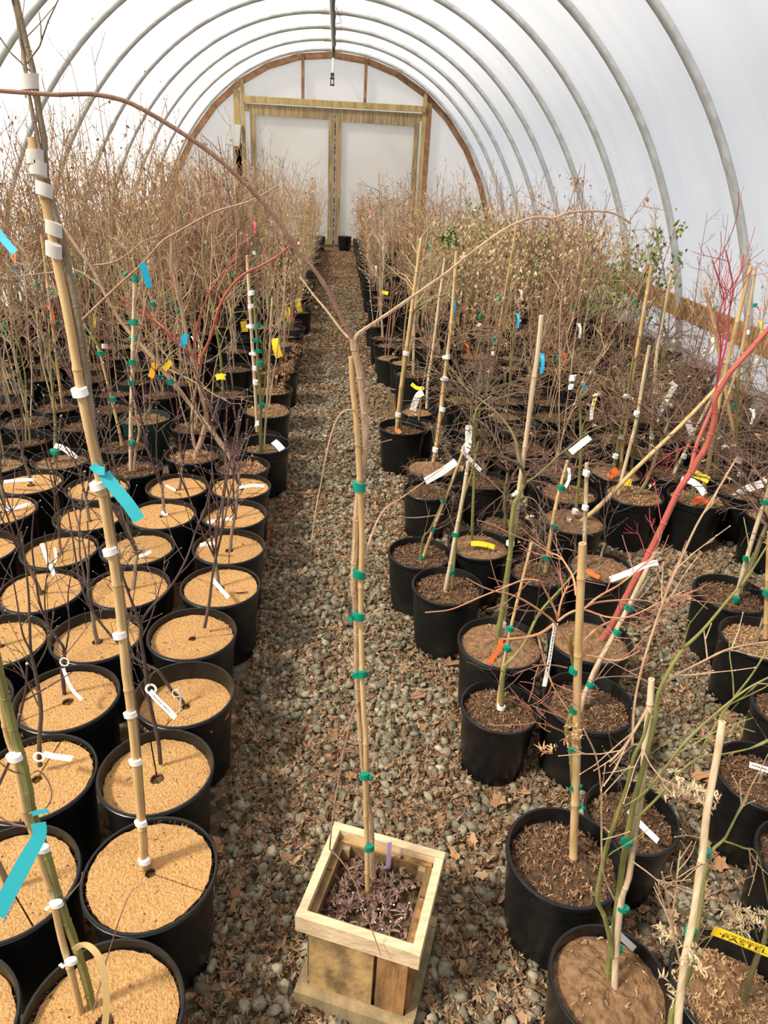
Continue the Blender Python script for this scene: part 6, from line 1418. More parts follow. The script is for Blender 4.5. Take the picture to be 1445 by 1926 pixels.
for k, sp, m in (('R17', '1174,815 1167,866', 'white_tie'), ('R32', '1228,800 1226,827', 'white_tie'), ('R12', '1197,792', 'white_tie'), ('R14', '1287,856 1297,823', 'white_tie'), ('R15', '1391,867 1393,890', 'white_tie'), ('R10', '1082,960', 'white_tie')):
    pass
ties(RT['R17'][0], [(1.503, 3.17, 0.3461), (1.5148, 3.17, 0.4471), (1.4985, 3.17, 0.6536)], 'white_tie', .016, .020); ties(RT['R32'][0], [(1.8, 3.44, 0.3533), (1.7649, 3.44, 0.5974)], 'white_tie', .016, .020)
ties(RT['R12'][0], [(1.4395, 2.9, 0.6561)], 'white_tie', .014, .020); ties(RT['R14'][0], [(1.8472, 3.16, 0.3586), (1.8654, 3.16, 0.4602)], 'white_tie', .015, .020); ties(RT['R15'][0], [(2.0351, 3, 0.4065), (2.0607, 3, 0.3355)], 'white_tie', .015, .024)
ties(RT['R10'][0], [(1.1353, 2.62, 0.3081)], 'white_tie', .014, .020); ties(RT['R18'][0], [(1.0037, 2.25, 0.6427), (1.0245, 2.25, 0.5064)], 'white_tie', .013, .018)
ties(RT['R19'][0], [(0.9226, 2.25, 0.585), (0.9248, 2.25, 0.4259), (0.9135, 2.25, 0.2923)], 'green_tie', .013, .017); ties(RT['R22'][0], [(1.5502, 2.03, 0.2612), (1.5395, 2.03, 0.4279), (1.543, 2.03, 0.6449)], 'green_tie', .013, .017); ties(RT['R23'][0], [(1.4943, 1.82, 0.4249)], 'green_tie', .012, .016)
ties(RT['R31'][0], [(2.0641, 3.2, 0.3937), (2.0433, 3.2, 0.4695)], 'green_tie', .016, .024)
label_tag(RT['R17'][0], [(1.5108, 3.13, 0.2891), (1.4803, 3.1143, 0.278), (1.4598, 3.1, 0.261)], .034, 'orange_tag', (0, -.8, .6)); label_tag(RT['R12'][0], [(1.4373, 2.87, 0.3436), (1.4714, 2.87, 0.3363)], .034, 'yellow_tag', (0, -.9, .4))
label_tag(RT['R13'][0], [(1.6832, 2.8, 0.4296), (1.7214, 2.7822, 0.4202), (1.7684, 2.76, 0.4053)], .034, 'yellow_tag', (0, -.8, .6), lines=1); label_tag(RT['R13'][0], [(1.6516, 2.78, 0.4016), (1.6871, 2.7597, 0.3985), (1.7185, 2.7402, 0.3823), (1.7431, 2.72, 0.3535)], .030, 'white_tag', (0, -.8, .6), name='white_tag')
label_tag(RT['R13'][0], [(1.7584, 2.82, 0.2663), (1.7829, 2.8101, 0.2904), (1.8175, 2.8, 0.2744)], .030, 'orange_tag', (0, -.6, .8), name='ribbon'); label_tag(RT['R15'][0], [(2.0263, 2.95, 0.2228), (2.05, 2.936, 0.2721), (2.0952, 2.9192, 0.3114), (2.1531, 2.9, 0.3433)], .036, 'white_tag', (0, -.8, .6), lines=2)
label_tag(RT['R15'][0], [(2.0541, 2.95, 0.2375), (2.0684, 2.93, 0.2614)], .026, 'orange_tag', (0, -.6, .8), name='ribbon'); label_tag(RT['R18'][0], [(1.0545, 2.2, 0.2732), (1.0733, 2.1799, 0.2673), (1.093, 2.16, 0.2661)], .020, 'orange_tag', (0, -.5, .8))
label_tag(RT['R10'][0], [(1.1305, 2.6, 0.651), (1.0879, 2.5757, 0.6275), (1.0432, 2.55, 0.6026)], .026, 'white_tag', (-.1, -.8, .6)); label_tag(RT['R19'][0], [(0.9554, 2.3, 0.6408), (0.9444, 2.2466, 0.6223), (0.9192, 2.2, 0.6099)], .012, 'white_tag', (0, -.9, .3))
label_tag(RT['R24'][0], [(1.1275, 1.2, 0.3311), (1.1545, 1.2, 0.3219), (1.1883, 1.2, 0.309)], .014, 'white_tag', (0, -.7, .7), lines=1); label_tag(RT['R26'][0], [(0.7946, 1.1, 0.2975), (0.821, 1.083, 0.2721), (0.8594, 1.06, 0.2433)], .014, 'white_tag', (-.1, -.5, .8))
label_tag(RT['R34'][0], [(1.4758, 3.5, 0.5644), (1.4572, 3.4696, 0.487), (1.4546, 3.45, 0.4352)], .020, 'white_tag', (0, -.9, .3)); label_tag(RT['R33'][0], [(1.9429, 3.6, 0.6011), (1.9025, 3.5696, 0.5412), (1.8512, 3.5273, 0.4554), (1.8234, 3.5, 0.3982)], .030, 'white_tag', (0, -.9, .3))
label_tag(RT['R14'][0], [(1.7804, 3.1, 0.5717), (1.8073, 3.1, 0.5271), (1.828, 3.1, 0.4871)], .030, 'white_tag', (0, -.9, .3)); label_tag(RT['R38'][0], [(0.7181, 3, 0.5461), (0.7164, 2.964, 0.4572), (0.6923, 2.95, 0.4311)], .030, 'white_tag', (0, -.9, .3))
label_tag(RT['B7'][0], [(0.585, 7.9, 0.3264), (0.6311, 7.89, 0.3187), (0.6772, 7.88, 0.311)], .05, 'yellow_tag', (0, -.6, .8)); label_tag(RT['R36'][0], [(1.758, 4.5, 0.3092), (1.7968, 4.5, 0.2958)], .05, 'blue_tag', (0, -.9, .3))
WEEP = [weeping_stems(300 + i, h, rad, na, m, lv) for i, (h, rad, na, m, lv) in enumerate(((.22, .24, 10, 'twig_dark', 0), (.30, .30, 11, 'twig_dark', 10), (.16, .22, 9, 'twig_dark', 0), (.36, .28, 10, 'twig_dark', 24), (.26, .33, 12, 'twig_dark', 0)))]
for i, k in enumerate(('R6', 'R9', 'R11', 'R12', 'R14', 'R16', 'R19', 'R33', 'R34', 'R35', 'R36', 'R37', 'R38', 'R22', 'R31', 'R15', 'R17')):
    t, z = RT[k]
    link('weeping_stems', WEEP[i % 5], t, (0, 0, z), i * 1.9, (.85 + .35 * ((i * 3) % 5) / 5) * (.55 if k in ('R6', 'R19') else 1))
SAP = [shrub_stems(330 + i, h, n, 'twig_pale', sp, lat, 0, r0=.0062, lat_len=.26, low=.4) for i, (h, n, sp, lat) in enumerate(((1.15, 1, .1, 9), (1.3, 2, .14, 8), (.95, 2, .2, 8), (1.4, 1, .08, 11), (1.1, 3, .22, 7)))]
THICK = [shrub_stems(340 + i, h, n, 'twig_pale', sp, 9, 0, r0=.012, lat_len=.4, low=.45) for i, (h, n, sp) in enumerate(((1.2, 1, .06), (1.1, 2, .25), (1.35, 1, .08)))]
for i, k in enumerate(('B1', 'B2', 'B3', 'B5', 'B6', 'B7', 'B8')):
    t, z = RT[k]
    link('stems', (THICK[0], THICK[1], SAP[1], THICK[2], SAP[4], SAP[0], SAP[2])[i], t, (0, 0, z), i * 1.7, 1)
for i, k in enumerate(('R24', 'R26', 'R29', 'R30', 'R23', 'R18')):
    t, z = RT[k]
    link('stems', STEMS[(i * 3 + 1) % 10], t, (0, 0, z), i * 1.7, .55 if k in ('R26',) else .7)

# ---- the coir-side bed behind the fibre discs: pots one by one
LEFT = [('L10', -0.326, 3.166, 1.0), ('M9', -0.58, 3.279, 1.038), ('P4', -1.45, 3.113, 1.038), ('Q1', -1.178, 3.181, 1.038), ('Q2', -0.823, 3.112, 1.018), ('Q3', -1.443, 3.448, 1.023), ('Q4', -0.957, 3.422, 0.975), ('Q5', -0.937, 3.802, 1.038), ('Q6', -0.636, 4.082, 1.01), ('Q7', -0.56, 4.336, 0.999), ('Q8', -0.672, 5.728, 1.038), ('Q9', -0.59, 4.926, 0.98), ('A1', -0.275, 3.971, 1.038), ('A2', -0.287, 3.681, 0.837), ('A3', -0.247, 3.437, 1.034), ('A4', -0.292, 4.395, 1.038), ('A5', -0.268, 4.909, 0.996), ('A6', -0.308, 6.791, 0.8), ('A7', -0.232, 7.207, 0.846)]
LINFO = {
 'L10': 'black pot at the aisle with the long pair of canes leaning far over the bed', 'M9': 'black pot of tan litter with crooked trunk forking into red stems',
 'P4': 'black pot of soil partly cut by the photo edge, behind the fibre discs', 'Q1': 'black pot with looped cream tag and green foot collar', 'Q2': 'black pot with upright cane bearing green ties behind the tall white-clipped stake',
 'Q3': 'black pot with wide empty rim, two rows behind the fibre discs', 'Q4': 'black pot with slanting yellow-green stem tied in green', 'Q5': 'dark green pot of pale chips among the black ones',
 'Q6': 'large deep black pot with little soil behind the red-stemmed sapling', 'Q7': 'black pot with green stem and yellow band at its foot', 'Q8': 'deep empty-looking black pot with stout grey stem, behind the yellow band',
 'Q9': 'black pot with short thin stem between the deep pot and the yellow band', 'A1': 'black pot heaped with tan litter at the aisle edge', 'A2': 'small black pot with white tag squeezed between two larger ones at the aisle',
 'A3': 'large lipped black pot with twin green stem, tan cane and white card at the aisle', 'A4': 'black pot with clumped dry leaves hanging over its rim at the aisle', 'A5': 'black pot under clustered tan dead leaves at the aisle',
 'A6': 'black pot with yellow tag at the aisle, halfway to the door wall', 'A7': 'black pot behind the yellow-tagged pot at the aisle, near the doors'}
LT = {}
for i, (k, x, y, sc) in enumerate(LEFT):
    t = thing('potted_sapling', LINFO[k], 'potted tree', (x, y, 0))
    z = pot_of(t, 'lipped', 'pot_green' if k == 'Q5' else 'pot', soil=('tan' if k in ('M9', 'A1', 'A3', 'Q5', 'L10', 'A4') else ('pale' if k in ('P4', 'Q1') else 'bark')), seed=i, sc=sc, fill={'Q6': .09, 'Q8': .10, 'A3': .055, 'A1': .008, 'Q3': .06}.get(k, .032))
    LT[k] = (t, z)
t, z = LT['L10']
stake(t, [(-0.3493, 3.17, 0.2118), (-0.3778, 3.181, 0.2843), (-0.5125, 3.2139, 0.4623), (-0.6354, 3.2458, 0.6318), (-0.7106, 3.2647, 0.7266), (-0.8062, 3.2862, 0.8206), (-0.8589, 3.3, 0.8875)], .0095, 'bamboo_pale', 101)
stems(t, 'trunk', 'bark_tan', [([(-0.3664, 3.15, 0.2256), (-0.3931, 3.1606, 0.3249), (-0.5244, 3.1849, 0.5033), (-0.6468, 3.2075, 0.66), (-0.7017, 3.2186, 0.7364), (-0.7914, 3.2347, 0.8376), (-0.8466, 3.2457, 0.9084), (-0.8984, 3.2593, 1.0051), (-0.9474, 3.2748, 1.117), (-0.9988, 3.2866, 1.1919), (-1.0526, 3.3, 1.2778)], .0105, .0055)], 0)
stems(t, 'branch', 'bark_tan', [([(-0.9555, 3.3, 1.1133), (-0.9572, 3.2968, 1.1269), (-0.8635, 3.2772, 1.1465), (-0.7848, 3.2595, 1.1867), (-0.7147, 3.2414, 1.2408), (-0.6367, 3.2234, 1.2774), (-0.5598, 3.2, 1.3548)], .0045, .002), ([(-0.9288, 3.3, 1.038), (-0.9863, 3.3188, 1.0781), (-1.0454, 3.3351, 1.1004), (-1.1471, 3.3587, 1.084), (-1.3286, 3.4, 1.0526)], .004, .002),
      ([(-1.0195, 3.25, 0.8966), (-0.8889, 3.2283, 1.0107), (-0.8046, 3.214, 1.083), (-0.7127, 3.1983, 1.1584), (-0.6209, 3.1805, 1.2509), (-0.5594, 3.1705, 1.2876), (-0.3984, 3.1444, 1.3757), (-0.2442, 3.1204, 1.4276), (-0.1249, 3.1, 1.4921)], .0055, .0025), ([(-0.6176, 3.2, 0.6482), (-0.6642, 3.2305, 0.7075), (-0.6477, 3.2513, 0.7567), (-0.5975, 3.2744, 0.7845), (-0.5361, 3.3, 0.7681)], .0035, .0018), ([(-0.6574, 3.2, 0.7111), (-0.5371, 3.1599, 0.6697), (-0.4398, 3.1249, 0.6215), (-0.3667, 3.1, 0.5942)], .0035, .0018)], 4, .16, 101)
ties(t, [(-0.7715, 3.16, 0.8482), (-0.6322, 3.16, 0.6593)], 'green_tie', .019, .024, (-.6, 0, 1))
label_tag(t, [(-0.71, 3.18, 1.1629), (-0.7005, 3.18, 1.1269), (-0.6887, 3.18, 1.0664)], .028, 'blue_tag', (0, -.9, .3)); label_tag(t, [(-0.6877, 3.15, 0.7452), (-0.7005, 3.15, 0.7087), (-0.7149, 3.15, 0.6791)], .026, 'amber_tag', (0, -.9, .3)); label_tag(t, [(-0.6174, 3.15, 0.7547), (-0.6353, 3.15, 0.7349), (-0.6531, 3.15, 0.7175)], .024, 'yellow_tag', (0, -.9, .3))
clumps(t, [(-0.2827, 3.1, 0.2928)], 7, .035, .04, 'dry_leaf', 110)
t, z = LT['M9']
stems(t, 'trunk', 'bark_tan', [([(-0.5752, 3.28, 0.2275), (-0.5592, 3.28, 0.2731), (-0.5187, 3.28, 0.3821), (-0.5029, 3.28, 0.4717), (-0.5173, 3.28, 0.5583), (-0.53, 3.28, 0.6277), (-0.5548, 3.28, 0.7601), (-0.5792, 3.28, 0.9419), (-0.5947, 3.28, 1.0407), (-0.6046, 3.28, 1.1435), (-0.6022, 3.28, 1.2525)], .0155, .0050), ([(-0.5662, 3.3, 0.2592), (-0.5796, 3.3, 0.3622), (-0.5709, 3.3, 0.4844), (-0.5493, 3.3, 0.5773), (-0.5233, 3.3, 0.6682), (-0.5089, 3.3, 0.7392)], .0080, .005)], 2, .2, 103)
stems(t, 'branch', 'bark_red', [([(-0.5154, 3.28, 0.6991), (-0.5067, 3.2751, 0.7456), (-0.4581, 3.2642, 0.8403), (-0.4101, 3.2486, 0.9775), (-0.3577, 3.2376, 1.0636), (-0.2918, 3.2274, 1.1281), (-0.2002, 3.2156, 1.1772), (-0.1377, 3.2072, 1.2155), (-0.0916, 3.2, 1.2568)], .0080, .0034), ([(-0.5276, 3.28, 0.6987), (-0.5385, 3.3096, 0.8272), (-0.4866, 3.3465, 0.9802), (-0.43, 3.3726, 1.0788), (-0.3508, 3.4, 1.1681)], .0060, .0026),
      ([(-0.5488, 3.28, 0.7429), (-0.567, 3.2733, 0.7736), (-0.6242, 3.2579, 0.8263), (-0.6758, 3.241, 0.8923), (-0.7522, 3.2201, 0.9562), (-0.8245, 3.2, 1.0136)], .0075, .0030), ([(-0.5747, 3.28, 0.784), (-0.6419, 3.2861, 0.853), (-0.7082, 3.2922, 0.9183), (-0.8225, 3.3, 0.9617)], .0045, .002)], 5, .18, 104, 'bark_red')
label_tag(t, [(-0.5588, 3.25, 0.8567), (-0.5752, 3.25, 0.8274), (-0.587, 3.25, 0.7981)], .026, 'blue_tag', (0, -.9, .3))
label_tag(LT['P4'][0], [(-1.2443, 3.1, 1.278), (-1.22, 3.0823, 1.249), (-1.1955, 3.0668, 1.2257), (-1.1689, 3.05, 1.2007)], .030, 'blue_tag', (0, -.9, .3))
t, z = LT['Q2']
stake(t, [(-0.836, 3.1, 0.2418), (-0.8104, 3.1, 0.4759), (-0.7847, 3.1, 0.6695), (-0.752, 3.1, 0.9101), (-0.7274, 3.1, 1.0989)], .0092, 'bamboo_pale', 105)
ties(t, [(-0.8128, 3.09, 0.387), (-0.7844, 3.09, 0.67), (-0.7701, 3.09, 0.7606), (-0.7424, 3.09, 0.9349), (-0.7212, 3.09, 1.1133)], 'green_tie', .015, .022)
stems(t, 'trunk', 'bark_tan', [([(-0.8208, 3.1, 0.2476), (-0.8, 3.1, 0.3521), (-0.7761, 3.1, 0.4436), (-0.7819, 3.1, 0.5447), (-0.7752, 3.1, 0.7153), (-0.7332, 3.1, 0.8564), (-0.6862, 3.1, 1.0361)], .007, .003)], 8, .25, 106, 'twig_pale')
t, z = LT['Q4']
stems(t, 'trunk', 'bark_green', [([(-0.9645, 3.42, 0.2475), (-0.9643, 3.4217, 0.2983), (-0.993, 3.4302, 0.5321), (-1.0201, 3.4379, 0.733), (-1.0594, 3.4417, 0.8164), (-1.0851, 3.4446, 0.884), (-1.1197, 3.45, 1.0068)], .0082, .0030)], 6, .3, 107, 'twig_pale')
stake(t, [(-0.9536, 3.4, 0.2498), (-0.9633, 3.404, 0.3555), (-0.9852, 3.4109, 0.5302), (-1.007, 3.4176, 0.6925), (-1.0203, 3.42, 0.7474)], .0075, 'bamboo', 108)
ties(t, [(-0.9717, 3.4, 0.491), (-1.0014, 3.4, 0.715)], 'green_tie', .016, .022, (-.25, 0, 1))
t, z = LT['Q1']
stems(t, 'trunk', 'bark_green', [([(-1.2053, 3.18, 0.2481), (-1.1915, 3.18, 0.3373), (-1.1772, 3.18, 0.4296), (-1.1684, 3.18, 0.5322), (-1.1569, 3.18, 0.6808), (-1.1289, 3.18, 0.9159)], .0095, .003)], 6, .25, 109, 'twig_pale')
ties(t, [(-1.1936, 3.17, 0.3011)], 'green_tie', .024, .02, tail=False)
label_tag(t, [(-1.1707, 3.12, 0.3532), (-1.1235, 3.0874, 0.3567), (-1.0802, 3.0512, 0.3462), (-1.0462, 3.02, 0.3339)], .024, 'white_tag', (0, -.8, .6))
t, z = LT['Q7']
stems(t, 'trunk', 'bark_green', [([(-0.5793, 4.3, 0.2486), (-0.5801, 4.3, 0.2962), (-0.5845, 4.3, 0.5145), (-0.6036, 4.3, 0.6792), (-0.6155, 4.3, 0.7929), (-0.6382, 4.3, 0.9212), (-0.653, 4.3, 1.0664), (-0.6349, 4.3, 1.2084)], .0098, .0045)], 8, .35, 110, 'twig_pale')
label_tag(t, [(-0.6088, 4.24, 0.3729), (-0.583, 4.24, 0.3803), (-0.5513, 4.24, 0.3781)], .036, 'yellow_tag', (0, -.9, .4))
t, z = LT['A3']
stems(t, 'trunk', 'bark_green', [([(-0.2652, 3.44, 0.2224), (-0.2639, 3.44, 0.362), (-0.2593, 3.44, 0.5162), (-0.2679, 3.44, 0.6643), (-0.2668, 3.44, 0.7816), (-0.2733, 3.44, 0.8952), (-0.275, 3.44, 0.9935)], .0100, .005), ([(-0.2595, 3.44, 0.4188), (-0.2317, 3.4592, 0.6336), (-0.2392, 3.4735, 0.7877), (-0.2141, 3.4857, 0.9134), (-0.2193, 3.5, 1.0587)], .0055, .002)], 9, .3, 111, 'twig_pale')
stake(t, [(-0.2524, 3.45, 0.2247), (-0.2372, 3.45, 0.3877), (-0.2178, 3.45, 0.6366), (-0.2026, 3.45, 0.8454), (-0.1917, 3.45, 0.995)], .0058, 'bamboo_pale', 112)
ties(t, [(-0.2517, 3.43, 0.4727), (-0.2561, 3.43, 0.6832), (-0.2593, 3.43, 0.7457), (-0.2653, 3.43, 0.7968), (-0.2631, 3.43, 0.8677)], 'green_tie', .014, .022)
label_tag(t, [(-0.1906, 3.35, 0.3117), (-0.1707, 3.3297, 0.3029), (-0.1451, 3.3, 0.2868)], .035, 'white_tag', (0, -.6, .8))
t, z = LT['A2']
stake(t, [(-0.3079, 3.68, 0.2383), (-0.3115, 3.68, 0.4808), (-0.3194, 3.68, 0.7373), (-0.3253, 3.68, 0.9502), (-0.3282, 3.68, 1.1524)], .0095, 'bamboo_pale', 113)
ties(t, [(-0.3053, 3.66, 0.5216), (-0.3057, 3.66, 0.5956), (-0.3086, 3.66, 0.6737), (-0.3174, 3.66, 0.8121), (-0.3165, 3.66, 0.9125), (-0.3116, 3.66, 0.9773)], 'white_tie', .015, .022)
label_tag(t, [(-0.3089, 3.6, 0.3096), (-0.2783, 3.58, 0.3294)], .034, 'white_tag', (0, -.6, .8))
for i, k in enumerate(('P4', 'Q3', 'Q5', 'Q6', 'Q8', 'Q9', 'A1', 'A4', 'A5', 'A6', 'A7')):
    t, z = LT[k]
    me = (SAP[1], SAP[4], SAP[2], SAP[3], THICK[0], SAP[0], SAP[2], SAP[4], SAP[1], SAP[0], SAP[1])[i]
    link('stems', me, t, (0, 0, z), i * 1.7, .9)
for k in ('A4', 'A5'):
    t, z = LT[k]
    o = t.location
    clumps(t, [(o.x + .05, o.y - .08, z + .10), (o.x - .02, o.y + .02, z + .13), (o.x + .09, o.y + .02, z + .16)], 16, .042, .06, 'dry_leaf', 120)
for k, dy in (('A6', 0), ('A7', 0), ('A5', .1)):
    t, z = LT[k]; o = t.location
    label_tag(t, [(o.x - .03, o.y - .06, z + .16 + dy), (o.x - .02, o.y - .09, z + .10 + dy), (o.x + .0, o.y - .10, z + .04 + dy)], .05, 'yellow_tag', (0, -.9, .3))
label_tag(LT['Q8'][0], [(-0.6004, 5.6, 0.4331), (-0.5938, 5.6, 0.3926), (-0.5914, 5.6, 0.3516)], .05, 'yellow_tag', (0, -.9, .3))

# ---- the crowded back of both beds
SH = []
SH += [shrub_stems(400 + i, h, n, 'twig', sp, 8, lv, 'dry_leaf', sub=2) for i, (h, n, sp, lv) in enumerate(((1.30, 5, .26, 12), (1.5, 4, .20, 20), (1.15, 6, .32, 0), (1.65, 3, .16, 9), (1.4, 5, .24, 26), (1.55, 4, .22, 14), (1.25, 5, .3, 18)))]
SHL = [shrub_stems(420 + i, h, n, 'twig', sp, 8, lv, 'dry_leaf', sub=2) for i, (h, n, sp, lv) in enumerate(((1.35, 5, .24, 46), (1.5, 5, .22, 34), (1.2, 6, .3, 90)))]
SHB = [shrub_stems(430 + i, h, n, 'twig', sp, 9, lv, 'beige_leaf', sub=3) for i, (h, n, sp, lv) in enumerate(((1.05, 5, .30, 210), (1.2, 5, .26, 150), (.95, 6, .36, 260)))]
SHG = [shrub_stems(440 + i, h, n, 'twig', sp, 10, lv, 'green_leaf', sub=3) for i, (h, n, sp, lv) in enumerate(((1.0, 5, .32, 240), (1.1, 4, .26, 170)))]
SHR = [shrub_stems(450 + i, h, n, 'shrub_red', .2, 7, 0, r0=.0042, sub=2) for i, (h, n) in enumerate(((1.4, 5), (1.3, 4)))]
SPARSE = SAP + [shrub_stems(460 + i, h, n, 'twig_pale', sp, 10, 0, r0=.0055, lat_len=.34, low=.3) for i, (h, n, sp) in enumerate(((1.5, 2, .16), (1.3, 3, .22), (1.65, 1, .08), (1.4, 4, .25)))]
CANES = [cane_mesh('bamboo_stake', h, .0088, m, 500 + i, ln) for i, (h, m, ln) in enumerate(((1.0, 'bamboo', (.03, .02)), (1.25, 'bamboo_pale', (-.04, .02)), (1.4, 'bamboo', (.05, 0))))]
TAGM = {}
for c in ('yellow_tag', 'orange_tag', 'white_tag', 'blue_tag', 'pink_tag', 'teal_tag'):
    q = MB(); q.strip(smooth_path([(0, 0, 0), (.015, -.02, -.02), (.022, -.035, -.065), (.02, -.045, -.12)], 4), .024, (.1, -.9, .3), .0012)
    q.strip([(-.022, 0, .012), (0, -.006, 0), (.02, 0, .010)], .016, (.1, -.9, .3), .0012)
    TAGM[c] = q.mesh('plant_tag', c)
q = MB(); tie_band(q, V(0, 0, 0), (0, 0, 1), .015, 0, .022, True, 2); TIEG = q.mesh('tie', 'green_tie'); q = MB(); tie_band(q, V(0, 0, 0), (0, 0, 1), .015, 0, .022, True, 5); TIEW = q.mesh('tie', 'white_tie')
VC = {}
def fit_inside(me, x, y, z, sc, r):
    """turn (and if need be shrink) a plant so that its twigs stay inside the film and off the end wall"""
    if me.name not in VC:
        a = np.empty(len(me.vertices) * 3); me.vertices.foreach_get('co', a); VC[me.name] = a.reshape(-1, 3)[::3]
    a = VC[me.name]
    start = r.uniform(0, 6.28)
    for shrink in (1, .94, .88, .80, .72, .64, .55, .45):
        best = None
        for k in range(10):
            w = start + k * .628
            px = x + sc * shrink * (a[:, 0] * math.cos(w) - a[:, 1] * math.sin(w))
            py_ = y + sc * shrink * (a[:, 0] * math.sin(w) + a[:, 1] * math.cos(w))
            lim = AX * (1 - np.clip((z + sc * shrink * a[:, 2] - Z0 + .05) / BZ, 0, 1) ** NN) ** (1 / NN) - .08
            over = max((np.abs(px) - lim).max(), (py_ - (WALL_Y - .16)).max())
            if best is None or over < best[0]: best = (over, w)
            if over <= 0: return w, sc * shrink
    return best[1], sc * .45
